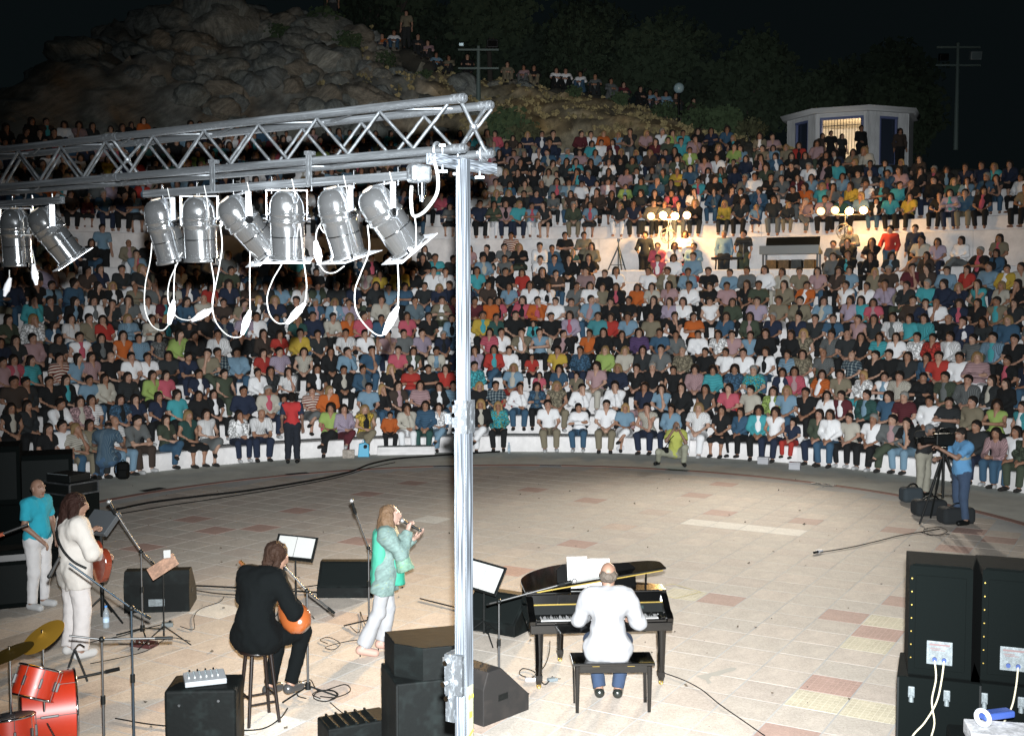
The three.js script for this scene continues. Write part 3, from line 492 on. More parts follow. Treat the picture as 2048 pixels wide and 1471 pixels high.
for (const p of people) { p.pos = onArc(p.r + 0.12 + rr(-0.03, 0.12), p.th, p.y - 0.405 * p.sc); p.px = pxOf(p.pos); p.turn = -p.th + rr(-0.28, 0.28); p.lean = new THREE.Quaternion().setFromEuler(new THREE.Euler(rr(-0.05, 0.03), p.turn, rr(-0.05, 0.05), 'YXZ')); p.skin = Math.floor(rnd() * 4); p.wide = 'sqwn'.includes(p.hair) ? rr(1.06, 1.20) : rr(1.0, 1.10); p.size = p.sc / -p.pos.z; p.under = pick([...'WWWwKKbpSPT']); }
const skinPlain = SKINS.map(c => mat(c, { roughness: 0.6 }));
const order = [...people].sort((a, b) => a.k + (a.upper ? 20 : 0) - b.k - (b.upper ? 20 : 0) || b.size - a.size);
const single = new Set(order.slice(0, 262));
const rowsOf = {};
for (const p of [...single].sort((a, b) => a.px - b.px)) { const r = rowsOf[p.k] ??= []; r.push(p); p.nth = r.length; }
const sit = { a: 'hands on knees', b: 'hands in lap', c: 'arms crossed', d: 'chin on hand', e: 'legs crossed', f: 'legs crossed', g: 'leaning forward', h: 'turned aside', i: 'turned aside' };
for (const p of single) {
  const t = thing('person', `person in ${COL[p.top][0]} top, ${sit[p.pose]}, ${p.k ? nth[p.k] : 'front'} row, ${ordinal(p.nth)} from left`, 'person', p.pos, p.turn, 'seated audience');
  t.scale.set(p.sc * p.wide, p.sc, p.sc); t.quaternion.copy(p.lean);
  part('body', bodyGeo(p.pose), skinMats[p.skin], t);
  part('shirt', topGeo(p.pose, p.sleeve), 'ZQX'.includes(p.top) || rnd() < 0.6 ? topMat(p.top) : printMat(p.top), t);
  part(p.legKind === 's' ? 'skirt' : p.legKind === 'h' ? 'shorts' : 'trousers', legGeo(p.pose, p.legKind), topMat(p.leg), t);
  part('hair', hairGeo(p.pose, hairShape[p.hair]), hairMats[p.hair], t);
  if (p.inner === 1) part('undershirt', innerGeo(p.pose, 1), topMat(p.under), t); else if (p.inner === 2) part('collar', innerGeo(p.pose, 2), skinPlain[p.skin], t);
  const sm = rnd() < 0.25 ? cloth([0.4, 0.4, 0.4]) : cloth([0.012, 0.011, 0.010]); part('shoe', shoeGeo(p.pose, 'l'), sm, t); part('shoe', shoeGeo(p.pose, 'r'), sm, t);
}
// the rest of the audience, farther up: one mass
const mass = new THREE.Group(); mass.name = 'distant_audience'; scene.add(mass);
tag(mass, 'packed rows of spectators filling the upper terraces', 'audience', null, 'stuff');
const heaps = {};
const heap = (key, g, m, p, c) => { (heaps[key] ??= { g, m, at: [] }).at.push([p, c]); };
const plain = mat([1, 1, 1], { roughness: 0.92 }), plainSkin = mat([1, 1, 1], { roughness: 0.6, vertexColors: true });
for (const p of people) if (!single.has(p)) {
  heap('body' + p.pose, bodyGeo(p.pose), plainSkin, p, SKINS[p.skin]);
  heap('shirt' + p.pose + p.sleeve, topGeo(p.pose, p.sleeve), plain, p, COL[p.top][1]);
  if (p.inner) heap('shirt' + p.pose + 'inner' + p.inner, innerGeo(p.pose, p.inner), plain, p, p.inner === 1 ? COL[p.under][1] : SKINS[p.skin]);
  heap('legs' + p.pose + p.legKind, legGeo(p.pose, p.legKind), plain, p, COL[p.leg][1]);
  heap('hair' + p.pose + hairShape[p.hair], hairGeo(p.pose, hairShape[p.hair]), plain, p, HAIRC[p.hair]);
}
const CC = new THREE.Color();
for (const [key, h] of Object.entries(heaps)) {
  const im = new THREE.InstancedMesh(h.g, h.m, h.at.length); im.name = { b: 'spectator_bodies', s: 'spectator_shirts', l: 'spectator_trousers', h: 'spectator_hair' }[key[0]]; im.userData.kind = 'stuff'; im.castShadow = im.receiveShadow = true;
  h.at.forEach(([p, c], n) => { im.setMatrixAt(n, MT.compose(p.pos, p.lean, V(p.sc * p.wide, p.sc, p.sc))); im.setColorAt(n, CC.setRGB(...c)); });
  mass.add(im);
}
console.log('people', people.length, 'single', single.size, 'rows', Object.entries(rowsOf).map(([k, r]) => k + ':' + r.length).join(' '));
// ------------------------------------------------------------------ lighting truss, mast and lamp cans
const TB = atDepth(930, 296, 5.5), TD = V(-3.23, 0, -2.0).normalize(), TN = V(0.526, 0, -0.85).normalize(), TH = 0.235;
const onTruss = (s, across = 0, up = 0) => TB.clone().addScaledVector(TD, s).addScaledVector(TN, across).add(V(0, up, 0));
function alongTruss(px, up) { let a = -1, b = 6; for (let i = 0; i < 40; i++) { const m = (a + b) / 2; if (pxOf(onTruss(m, 0, up)) > px) a = m; else b = m; } return (a + b) / 2; }
{
  const t = thing('lighting_truss', 'bright aluminium box truss running off the left edge on a mast', 'truss');
  const LEN = 5.2, seam = alongTruss(222, 0.12);
  for (const [ac, up] of [[0, 0], [0, TH], [TH, 0], [TH, TH]]) {
    part('chord', bar(onTruss(0.05, ac, up), onTruss(LEN, ac, up), 0.0208, 0.0208, 16), M.alu, t);
    part('end_sleeve', [bar(onTruss(0.004, ac, up), onTruss(0.075, ac, up), 0.023, 0.023, 16), bar(onTruss(-0.004, ac, up), onTruss(0.004, ac, up), 0.018, 0.018, 16)], M.alu, t);
    part('coupler', [bar(onTruss(seam - 0.06, ac, up), onTruss(seam + 0.06, ac, up), 0.0235, 0.0235, 14)], M.alu, t);
  }
  let face = 0;
  for (const ac of [0, TH]) { face++; for (let s = ac ? 0.0 : 0.10, i = 0; s < LEN - 0.2; s += 0.205, i++) part('lacing_bar', bar(onTruss(s, ac, i % 2 ? 0.02 : TH - 0.02), onTruss(s + 0.205, ac, i % 2 ? TH - 0.02 : 0.02), 0.0085, 0.0085, 8), M.alu, t); }
  for (const up of [0, TH]) for (let s = 0.2, i = 0; s < LEN - 0.5; s += 0.42, i++) part('lacing_bar', bar(onTruss(s, i % 2 ? 0 : TH, up), onTruss(s + 0.42, i % 2 ? TH : 0, up), 0.0085, 0.0085, 8), M.alu, t);
  for (const s of [0.03, seam]) { part('end_brace', bar(onTruss(s, 0, 0), onTruss(s, TH, TH), 0.0095), M.alu, t); part('end_brace', bar(onTruss(s, TH, 0), onTruss(s, 0, TH), 0.0095), M.alu, t); part('brace_node', new THREE.SphereGeometry(0.02, 10, 8).translate(...onTruss(s, TH / 2, TH / 2).toArray()), M.alu, t); }
}
{
  const base = atDepth(926, 340, 5.58), top = TB.y - 0.045, galv = mat([0.27, 0.30, 0.34], { metalness: 0.95, roughness: 0.62, map: texture(128, (u, v) => { const k = 0.72 + 0.35 * wrapNoise(u, v, 14, 2) + 0.1 * (hash(u * 128, v * 128) - 0.5); return [k, k, k]; }) });
  const t = thing('lifting_mast', 'tall square steel wind-up mast holding up the truss', 'mast', [base.x, 0, base.z], -0.5);
  part('inner_tube', box(0.050, top - 1.0, 0.050, 0, (top + 1.0) / 2, 0), galv, t);
  part('outer_tube', box(0.064, 3.46 - 0.12, 0.064, 0, (3.46 + 0.12) / 2, 0), galv, t);
  for (const x of [-0.027, 0.027]) part('edge_rib', box(0.008, 3.3, 0.006, x, 1.80, 0.0345), M.alu, t);
  part('collar', [box(0.080, 0.16, 0.080, 0, 3.43, 0), box(0.03, 0.05, 0.12, -0.055, 3.42, 0)], M.alu, t);
  for (const y of [3.37, 3.44, 3.5]) part('bolt', cyl(0.012, 0.012, 0.02, 8, -0.02, y, 0.055, Math.PI / 2), M.chrome, t);
  part('winch_bracket', [box(0.10, 0.2, 0.11, -0.025, 2.16, 0.01), box(0.05, 0.26, 0.05, -0.05, 2.05, 0.03)], M.alu, t);
  for (const [y, z] of [[2.22, 0], [2.12, 0.02], [2.04, -0.01]]) part('bolt', cyl(0.014, 0.014, 0.03, 8, -0.06, y, 0.07 + z, Math.PI / 2), M.chrome, t);
  part('label', box(0.003, 0.34, 0.05, 0.0345, 1.93, 0), mat([0.12, 0.12, 0.07], { roughness: 0.6 }), t);
  for (const z of [-0.013, 0.013]) part('round_sticker', cyl(0.012, 0.012, 0.002, 14, 0.037, 2.045, z, 0, 0, Math.PI / 2), mat([0.30, 0.32, 0.02]), t);
  part('orange_sticker', box(0.002, 0.03, 0.026, 0.037, 1.955, 0), mat([0.55, 0.12, 0.01]), t);
  part('orange_band', box(0.002, 0.012, 0.05, 0.0375, 1.86, 0, 0.5), mat([0.55, 0.12, 0.01]), t);
  for (const a of [0, Math.PI / 2, Math.PI, -Math.PI / 2]) part('leg', sbar([0.05 * Math.cos(a), 0.16, 0.05 * Math.sin(a)], [0.8 * Math.cos(a), 0.04, 0.8 * Math.sin(a)], 0.05, 0.05), galv, t);
  part('base_plate', box(0.2, 0.06, 0.2, 0, 0.13, 0), galv, t);
  const w = thing('mast_head', 'galvanised channel with wing bolts clamping the truss to the mast', 'clamp', [0, 0, 0]);
  const ca = atDepth(862, 306, 5.42), cb = atDepth(985, 332, 5.86); ca.y = cb.y = TB.y - 0.058;
  part('channel', sbar(ca, cb, 0.055, 0.05), galv, w);
  for (const f of [0.18, 0.42, 0.78]) { const c = ca.clone().lerp(cb, f); part('wing_bolt', [bar(c.clone().add(V(0, 0.07, 0.03)), c.clone().add(V(0, -0.06, 0.03)), 0.006), box(0.045, 0.012, 0.008, c.x, c.y - 0.055, c.z + 0.03), box(0.03, 0.012, 0.05, c.x, c.y + 0.065, c.z + 0.02)], M.alu, w); }
  part('half_coupler', [put(new THREE.TorusGeometry(0.034, 0.009, 8, 16), ...onTruss(0.16, 0, 0).toArray(), 0, Math.PI / 2 - 0.55, 0), put(new THREE.TorusGeometry(0.034, 0.009, 8, 16), ...onTruss(0.05, TH, 0).toArray(), 0, Math.PI / 2 - 0.55, 0)], M.alu, w);
}
const BARUP = -0.110;
function lampBar(px0, px1, straps, label) {
  const a = onTruss(alongTruss(px0, BARUP), 0, BARUP), b = onTruss(alongTruss(px1, BARUP), 0, BARUP), t = thing('lamp_bar', label, 'lamp bar');
  part('rail', sbar(a, b, 0.036, 0.04), M.alu, t);
  for (const px of straps) { const c = onTruss(alongTruss(px, BARUP), 0, BARUP); part('hanger_strap', [box(0.035, 0.17, 0.006, c.x, c.y + 0.07, c.z + 0.036, 0, -0.55), box(0.035, 0.02, 0.05, c.x, c.y + 0.15, c.z, 0, -0.55)], M.alu, t); }
  for (let i = 0; i < 7; i++) { const c = a.clone().lerp(b, (i + 0.5) / 7); part('wing_nut', [cyl(0.007, 0.007, 0.03, 8, c.x, c.y + 0.03, c.z), cyl(0.007, 0.007, 0.03, 8, c.x, c.y - 0.03, c.z)], M.chrome, t); }
  return { t, a, b };
}
const barA = lampBar(290, 842, [428, 620], 'long aluminium lamp bar with six cans under the truss');
const barB = lampBar(-140, 124, [-60], 'short aluminium lamp bar with cans at the left edge');
{ // socket box on the right end
  const c = barA.b; part('junction_box', [rbox(0.11, 0.09, 0.08, 0.02, c.x - 0.01, c.y + 0.005, c.z, 0, 0.55)], M.alu, barA.t);
  part('cable_gland', [cyl(0.022, 0.022, 0.06, 14, c.x + 0.005, c.y - 0.07, c.z), cyl(0.016, 0.013, 0.04, 14, c.x + 0.005, c.y - 0.11, c.z)], M.chrome, barA.t);
}
const CANP = [[0.001, 0.172], [0.034, 0.170], [0.060, 0.158], [0.081, 0.134], [0.094, 0.100], [0.099, 0.060], [0.099, 0.036], [0.105, 0.034], [0.105, 0.022], [0.099, 0.020], [0.099, -0.008], [0.105, -0.010], [0.105, -0.022], [0.097, -0.024], [0.095, -0.050], [0.094, -0.225], [0.106, -0.228], [0.106, -0.250], [0.100, -0.250], [0.092, -0.215], [0.090, -0.02]];
const canGeo = lathe(CANP.map(([a, b]) => [a * 0.94, b * 0.86]), 36), ribGeo = lathe([[0.0890, -0.09], [0.0915, -0.093], [0.0890, -0.096]], 30);
const lampGlass = pmat([0.25, 0.22, 0.18], { roughness: 0.2 });
function parCan(px, yaw, tilt, gel, label, short = 0) {                    // yaw: where it points, 0 is away from the camera, positive to the right
  const p = onTruss(alongTruss(px, BARUP), 0, BARUP), t = thing('lamp_can', label, 'stage lamp', [p.x, p.y - 0.180, p.z], -yaw, 'chrome lamp cans hung under the truss');
  const yk = 0.106, top = 0.155;
  part('yoke', [box(0.004, top, 0.028, -yk, top / 2 - 0.01, 0), box(0.004, top, 0.028, yk, top / 2 - 0.01, 0), box(2 * yk + 0.004, 0.004, 0.028, 0, top - 0.008, 0)], mat([0.45, 0.47, 0.5], { metalness: 0.96, roughness: 0.5 }), t);
  part('hook_bolt', cyl(0.008, 0.008, 0.05, 8, 0, top + 0.01, 0), M.chrome, t);
  for (const s of [-1, 1]) part('pivot_knob', cyl(0.022, 0.022, 0.018, 12, s * (yk + 0.008), 0, 0, 0, 0, Math.PI / 2), M.chrome, t);
  const can = part('housing', canGeo, M.can, t); can.rotation.x = tilt; can.material.side = THREE.DoubleSide;
  part('ventilation_ring', ribGeo, M.chrome, can);
  part('end_cap', lathe([[0.001, 0.152], [0.026, 0.151], [0.03, 0.146]], 20), mat([0.5, 0.42, 0.34], { metalness: 0.5, roughness: 0.5 }), can);
  part('bulb', put(new THREE.SphereGeometry(0.078, 20, 8, 0, Math.PI * 2, 0, Math.PI / 2).scale(1, 0.4, 1), 0, -0.11, 0, Math.PI), lampGlass, can);
  for (let q = 0; q < 3; q++) part('front_clip', box(0.018, 0.03, 0.01, 0.100 * Math.cos(q * 2.1 + 0.5), -0.206, 0.100 * Math.sin(q * 2.1 + 0.5)), M.chrome, can);
  if (gel) part('gel_frame', [box(0.25, 0.003, 0.035, 0, -0.219, -0.1075), box(0.25, 0.003, 0.035, 0, -0.219, 0.1075), box(0.035, 0.003, 0.18, -0.1075, -0.219, 0), box(0.035, 0.003, 0.18, 0.1075, -0.219, 0)], mat([0.45, 0.46, 0.48], { metalness: 0.94, roughness: 0.5 }), can);
  t.updateMatrixWorld(true); return t;
}
parCan(325, 0.75, 0.30, false, 'first lamp can from the left on the long bar, tipped slightly right');
parCan(398, 0.1, 0.10, false, 'second lamp can on the long bar, hanging straight without a colour frame');
parCan(484, 1.05, 0.72, true, 'third lamp can on the long bar, tipped far right');
parCan(573, -0.1, 0.16, true, 'fourth lamp can on the long bar, hanging straight with a colour frame');
parCan(676, 0.8, 0.30, true, 'fifth lamp can on the long bar, a coiled cable beside it');
parCan(768, 1.05, 0.66, true, 'sixth lamp can, nearest the mast, tipped far right');
parCan(30, 0.1, 0.08, false, 'straight lamp can on the short bar at the left edge');
parCan(98, 1.05, 0.62, true, 'tipped lamp can on the short bar, right of the straight one');
parCan(-38, 0.2, 0.15, false, 'lamp can half cut off by the left picture edge');
function lead(pts, plugAt, plugDir, label, r = 0.0034) {                   // a flex with a white connector
  const t = thing('lamp_cable', label, 'cable');
  part('flex', tube(pts.map(([x, y, d]) => atDepth(x, y, d)), r, pts.length * 8), M.whiteCable, t);
  if (plugAt) {
    const a = atDepth(...plugAt), b = atDepth(...plugDir);
    part('connector', [bar(a, a.clone().lerp(b, 0.35), 0.010, 0.019, 12), bar(a.clone().lerp(b, 0.35), a.clone().lerp(b, 0.7), 0.021, 0.021, 12), bar(a.clone().lerp(b, 0.7), b, 0.018, 0.008, 12)], M.plug, t);
  }
}
const zz = (px) => 5.5 + (930 - px) / 930 * 2.0 - 0.16;
const P3 = (a, d = 0) => a.map(([x, y]) => [x, y, zz(x) + d]);
lead(P3([[305, 465], [300, 520], [290, 570], [290, 620], [305, 652], [325, 660], [338, 648]]), [338, 648, zz(340)], [347, 600, zz(340)], 'white flex looping below the first lamp can, upright connector');
lead(P3([[347, 600], [348, 560], [352, 525], [364, 505]]), null, null, 'short white flex rising from the upright connector');
lead(P3([[355, 525], [338, 565], [336, 600], [352, 632], [375, 640], [385, 638]]), [385, 640, zz(390)], [424, 618, zz(420)], 'white flex with a slanting connector under the second can');
lead(P3([[440, 450], [444, 490], [437, 540], [427, 590], [424, 618]]), null, null, 'thin white flex down the side of the second can');
lead(P3([[421, 520], [428, 570], [424, 605], [430, 640], [455, 670], [480, 673], [486, 664]]), [484, 668, zz(490)], [500, 620, zz(490)], 'white flex hanging lowest, from the third lamp can');
lead(P3([[500, 622], [499, 560], [500, 500], [501, 440], [496, 370]]), null, null, 'straight white flex dropping from the bar past the third can');
lead(P3([[570, 470], [566, 520], [545, 560], [534, 595], [540, 630], [556, 646], [576, 645]]), [574, 646, zz(590)], [610, 606, zz(600)], 'white flex looping under the fourth lamp can');
lead(P3([[610, 606], [613, 570], [607, 520], [600, 450], [592, 405]]), null, null, 'white flex running down the face of the fourth can');
lead(P3([[668, 455], [650, 440], [640, 450], [650, 466], [662, 455], [648, 442], [634, 460], [631, 490]], -0.02), [631, 482, zz(640) - 0.02], [639, 530, zz(640) - 0.02], 'coiled white flex beside the fifth lamp can');
lead(P3([[638, 528], [650, 543], [668, 545], [688, 532]]), null, null, 'short white loop under the fifth lamp can');
lead(P3([[735, 450], [738, 500], [722, 545], [710, 580], [712, 620], [735, 655], [760, 671], [772, 665]]), [768, 668, zz(780)], [796, 612, zz(790)], 'white flex looping under the sixth lamp can');
lead(P3([[796, 614], [797, 570], [795, 520]]), null, null, 'short white flex below the colour frame nearest the mast');
lead(P3([[64, 500], [70, 530]]), [66, 528, zz(70)], [72, 570, zz(70)], 'white connector dangling beside the straight left can');
lead(P3([[18, 540], [18, 560]]), [20, 555, zz(14)], [8, 592, zz(10)], 'white connector dangling at the left picture edge');
lead([[868, 320, 5.4], [875, 350, 5.42], [874, 385, 5.46], [856, 415, 5.5], [838, 430, 5.56], [826, 430, 5.6], [822, 400, 5.62], [823, 372, 5.64]], null, null, 'thick grey supply cable looping from the mast head to the bar', 0.0085);
lead([[830, 436, 5.6], [832, 460, 5.6], [831, 497, 5.6]], null, null, 'thin safety wire hanging at the right end of the bar', 0.003);
for (const px of [325, 398, 484, 573, 676, 768]) { const c = onTruss(alongTruss(px + 12, BARUP), 0, BARUP); const t = thing('safety_wire', 'thin safety wire from the bar to the lamp can at ' + ({ 325: 'its left end', 398: 'second place', 484: 'third place', 573: 'fourth place', 676: 'fifth place', 768: 'its right end' })[px], 'wire'); part('loop', tube([c.clone().add(V(0.0, 0.022, 0.022)), c.clone().add(V(0.02, -0.06, 0.04)), c.clone().add(V(0.03, -0.15, 0.05)), c.clone().add(V(0.01, -0.2, 0.02))], 0.0022, 16), M.whiteCable, t); }

// ------------------------------------------------------------------ the lit stage lamps among the audience
const glow = mat([0.9, 0.8, 0.6], { emissive: new THREE.Color(1, 0.58, 0.20), emissiveIntensity: 2.7 });
function lampTree(px0, px1, py, pole, aim, label, bright, cone, tint) {
  const th = thetaOf(pole, 20.5, 6), b = onArc(20.5, th, tierY(ROWS - 1)), d = -b.z, t = thing('lamp_stand', label, 'lamp stand', b, 0, 'lit lamp stands in front of the high wall');
  const c = atDepth((px0 + px1) / 2, py + 9, d), h = c.y - b.y;
  part('pole', [cyl(0.022, 0.022, h, 10, 0, h / 2, 0), cyl(0.03, 0.03, h * 0.45, 10, 0, h * 0.225, 0)], M.steel, t);
  for (const a of [0.3, 2.4, 4.5]) part('leg', bar([0, 0.5, 0], [0.42 * Math.cos(a), 0.01, 0.42 * Math.sin(a)], 0.012), M.steel, t);
  part('crossbar', sbar([-0.75, h, 0], [0.75, h, 0], 0.04, 0.04), M.steel, t);
  for (let i = 0; i < 4; i++) {
    const q = atDepth(px0 + (px1 - px0) * i / 3, py + (i % 2 ? 0 : 2), d + 0.02), x = q.x - b.x, y = q.y - b.y, dir = aim.clone().sub(q).normalize();
    const can = new THREE.Group(); can.name = 'lamp'; t.add(can); can.position.set(x, y, 0.1);
    can.quaternion.setFromUnitVectors(V(0, 0, 1), dir);
    part('housing', put(lathe([[0.001, 0], [0.06, 0.01], [0.09, 0.06], [0.10, 0.12], [0.13, 0.30], [0.135, 0.31], [0.13, 0.31], [0.127, 0.29], [0.10, 0.1]], 18), 0, 0, -0.24, Math.PI / 2), M.black, can);
    part('lens', cyl(0.125, 0.125, 0.01, 20, 0, 0, 0.075, Math.PI / 2), glow, can);
    const s = new THREE.SpotLight(new THREE.Color(...tint), bright, 0, cone, 0.9, 2); s.name = 'beam'; s.position.set(q.x, q.y, q.z + 0.1).addScaledVector(dir, 0.14); s.target.position.copy(aim).add(V((i - 1.5) * 1.2, 0, (i % 2) * 1.5)); s.shadow.radius = 4; s.castShadow = true; scene.add(s, s.target);
  }
  const addedGlow = new THREE.PointLight(new THREE.Color(1, 0.55, 0.18), cone < 0.2 ? 42 : 20, 0, 2); addedGlow.name = 'added_lamp_glow'; addedGlow.position.set((px0 < 1500 ? 0 : 0.1), h + 0.12, 0.35); addedGlow.shadow.radius = 8; addedGlow.castShadow = true; t.add(addedGlow);  // added point light imitating the flare glow around the four lamps
  part('cable_coil', [put(new THREE.TorusGeometry(0.2, 0.012, 6, 20), 0.05, h - 0.55, 0.05, 0.2), put(new THREE.TorusGeometry(0.17, 0.012, 6, 20), -0.1, h - 0.6, 0.04, -0.1, 0.4), put(new THREE.TorusGeometry(0.22, 0.012, 6, 20), -0.05, h - 0.5, 0.02, 0.3, -0.3)], M.whiteCable, t);
}
lampTree(1302, 1374, 430, 1337, V(-3.0, 0.5, -10.4), 'stand with four glaring lamps above the person in striped pink', 1500, 0.12, [1, 0.60, 0.22]);
lampTree(1641, 1726, 420, 1690, V(-0.5, 0.5, -13.5), 'stand with four glowing lamps right of the mixing desk', 620, 0.34, [1, 0.90, 0.75]);
// ------------------------------------------------------------------ stage equipment
function pianoLeg(x, z) { return [put(new THREE.CylinderGeometry(0.062, 0.043, 0.50, 4, 1), x, 0.345, z, 0, Math.PI / 4), box(0.072, 0.05, 0.072, x, 0.115, z), put(new THREE.CylinderGeometry(0.05, 0.036, 0.05, 4, 1), x, 0.07, z, 0, Math.PI / 4)]; }
{
  const pl = onHeight(1075, 1372), pr = onHeight(1320, 1364), c = pl.clone().add(pr).multiplyScalar(0.5), t = thing('grand_piano', 'glossy black baby grand piano with its lid raised on the right', 'piano', [c.x, 0, c.z], Math.atan2(pl.z - pr.z, pr.x - pl.x));
  const W = 0.74, outline = (o) => { const s = new THREE.Shape(); s.moveTo(-W + o, -0.16); s.lineTo(-W + o, -0.55); s.bezierCurveTo(-W + o, -0.86, -0.55, -1.02 + o, -0.30, -1.02 + o); s.bezierCurveTo(-0.02, -1.02 + o, 0.02, -0.74 + o, 0.30, -0.66 + o); s.bezierCurveTo(0.52, -0.60 + o, W - o, -0.55 + o, W - o, -0.36); s.lineTo(W - o, -0.16); s.closePath(); return s; };
  const flat = (s, d, y, b = 0.006) => put(new THREE.ExtrudeGeometry(s, { depth: d - 2 * b, bevelEnabled: true, bevelSize: b, bevelThickness: b, bevelSegments: 2, curveSegments: 16 }), 0, y + d - b, 0, Math.PI / 2).scale(1, 1, -1).scale(1, 1, -1);
  const rimS = outline(0); rimS.holes.push(outline(0.035));
  part('rim', flat(rimS, 0.30, 0.62), M.piano, t);
  part('soundboard', flat(outline(0.04), 0.03, 0.80, 0.002), mat([0.30, 0.20, 0.06], { roughness: 0.3, metalness: 0.6 }), t);
  part('keybed', [rbox(1.48, 0.10, 0.34, 0.012, 0, 0.64, -0.01), rbox(1.40, 0.05, 0.30, 0.01, 0, 0.60, -0.15)], M.piano, t);
  for (const s of [-1, 1]) part('arm', put(prism([[0.14, 0.66], [0.16, 0.72], [0.11, 0.755], [0.02, 0.78], [-0.08, 0.86], [-0.18, 0.915], [-0.22, 0.915], [-0.22, 0.66]], 0.055, 0.008), s * 0.713 + 0.0275, 0, 0, 0, -Math.PI / 2), M.piano, t);
  part('key_slip', rbox(1.36, 0.04, 0.03, 0.008, 0, 0.695, 0.135), M.piano, t);
  const wk = [], bk = []; for (let i = 0; i < 52; i++) { const x = -0.611 + i * 0.0235; wk.push(box(0.0222, 0.018, 0.145, x, 0.712, 0.04)); if (![2, 6].includes((i + 5) % 7) && i < 51) bk.push(box(0.012, 0.016, 0.092, x + 0.0118, 0.729, 0.012)); }
  part('white_keys', wk, M.ivory, t).userData.kind = 'stuff'; part('black_keys', bk, M.black, t).userData.kind = 'stuff';
  for (const s of [-1, 1]) part('cheek_block', rbox(0.06, 0.05, 0.16, 0.008, s * 0.652, 0.71, 0.045), M.piano, t);
  part('control_panel', box(1.36, 0.10, 0.012, 0, 0.775, -0.075, -0.65), M.black, t);
  const btn = []; for (let i = 0; i < 46; i++) { const x = -0.55 + i * 0.0245; if (Math.abs(x) < 0.05) continue; btn.push(box(0.010, 0.008, 0.006, x, 0.765 + (i % 3) * 0.010, -0.066 - (i % 3) * 0.0075, -0.65)); }
  part('panel_buttons', btn, mat([0.22, 0.22, 0.20]), t).userData.kind = 'stuff';
  part('display', box(0.12, 0.035, 0.004, 0.42, 0.785, -0.070, -0.65), mat([0.02, 0.03, 0.03], { roughness: 0.15 }), t);
  part('brass_hinge', box(1.38, 0.014, 0.014, 0, 0.822, -0.118), M.brass, t);
  part('fallboard', box(1.38, 0.10, 0.02, 0, 0.865, -0.14, -0.25), M.piano, t);
  part('front_lid', rbox(1.48, 0.022, 0.24, 0.006, 0, 0.935, -0.26), M.piano, t);
  part('music_desk', put(prism([[-0.42, 0], [-0.42, 0.20], [-0.36, 0.25], [0.36, 0.25], [0.42, 0.20], [0.42, 0]], 0.016, 0.004), 0.02, 0.945, -0.29, -0.3), M.piano, t);
  const lid = new THREE.Group(); lid.name = 'lid'; t.add(lid); lid.position.set(-W, 0.935, 0); lid.rotation.z = 0.15;
  part('lid_board', flat(outline(-0.012), 0.022, 0).translate(W, 0.0, 0), M.piano, lid);
  part('lid_hinge', box(1.44, 0.012, 0.012, W, -0.004, -0.155), M.brass, lid);
  part('lid_prop', bar([0.56, 0.90, -0.34], [0.57, 1.125, -0.36], 0.011), M.piano, t);
  for (const [x, z] of [[-0.64, 0.06], [0.64, 0.06], [-0.30, -0.80]]) { const l = part('leg', pianoLeg(x, z), M.piano, t); part('caster', [put(new THREE.TorusGeometry(0.018, 0.009, 8, 14), x, 0.027, z + 0.008), cyl(0.008, 0.008, 0.03, 8, x, 0.045, z)], M.brass, l); }
  t.updateMatrixWorld(true);
  const sheets = thing('sheet_music', 'white music sheets propped on the piano desk', 'paper', t.localToWorld(V(-0.06, 0.955, -0.262)), t.rotation.y);
  for (const [x, y, rz] of [[-0.10, 0, 0.03], [0.11, 0.004, -0.02], [-0.13, 0.03, 0.0]]) part('sheet', box(0.215, 0.30, 0.002, x, 0.15 + y, 0.004 * x - 0.012 + (y ? 0.004 : 0), -0.3, 0, rz), M.paper, sheets);
}
{
  const c = onHeight(1143, 1438).lerp(onHeight(1300, 1395), 0.5), t = thing('piano_bench', 'black lacquered piano bench under the white-shirted player', 'bench', [c.x, 0, c.z - 0.02], 0.03);
  part('seat', [rbox(0.80, 0.03, 0.36, 0.008, 0, 0.485, 0)], M.piano, t); part('apron', [box(0.74, 0.075, 0.30, 0, 0.433, 0)], M.piano, t);
  for (const x of [-0.17, 0.17]) part('brass_hinge', box(0.07, 0.012, 0.004, x, 0.465, 0.152), M.brass, t);
  for (const x of [-0.35, 0.35]) for (const z of [-0.135, 0.135]) part('leg', put(new THREE.CylinderGeometry(0.036, 0.022, 0.46, 4, 1), x, 0.23, z, 0, Math.PI / 4), M.piano, t);
}
function mic(parent, tip, from, chrome) {                                  // head towards tip
  const d = tip.clone().sub(from).normalize(), m = new THREE.Group(); m.name = 'microphone'; parent.add(m);
  part('handle', bar(tip.clone().addScaledVector(d, -0.18), tip.clone().addScaledVector(d, -0.03), 0.011, 0.02, 12), M.black, m);
  part('grille', new THREE.SphereGeometry(0.027, 16, 12).scale(1, 1, 1).translate(...tip.toArray()), chrome || mat([0.30, 0.30, 0.30], { metalness: 0.7, roughness: 0.45, bumpMap: weave, bumpScale: 0.003 }), m);
  part('clip', bar(tip.clone().addScaledVector(d, -0.16), tip.clone().addScaledVector(d, -0.10), 0.022, 0.024, 10), M.rubber, m);
}
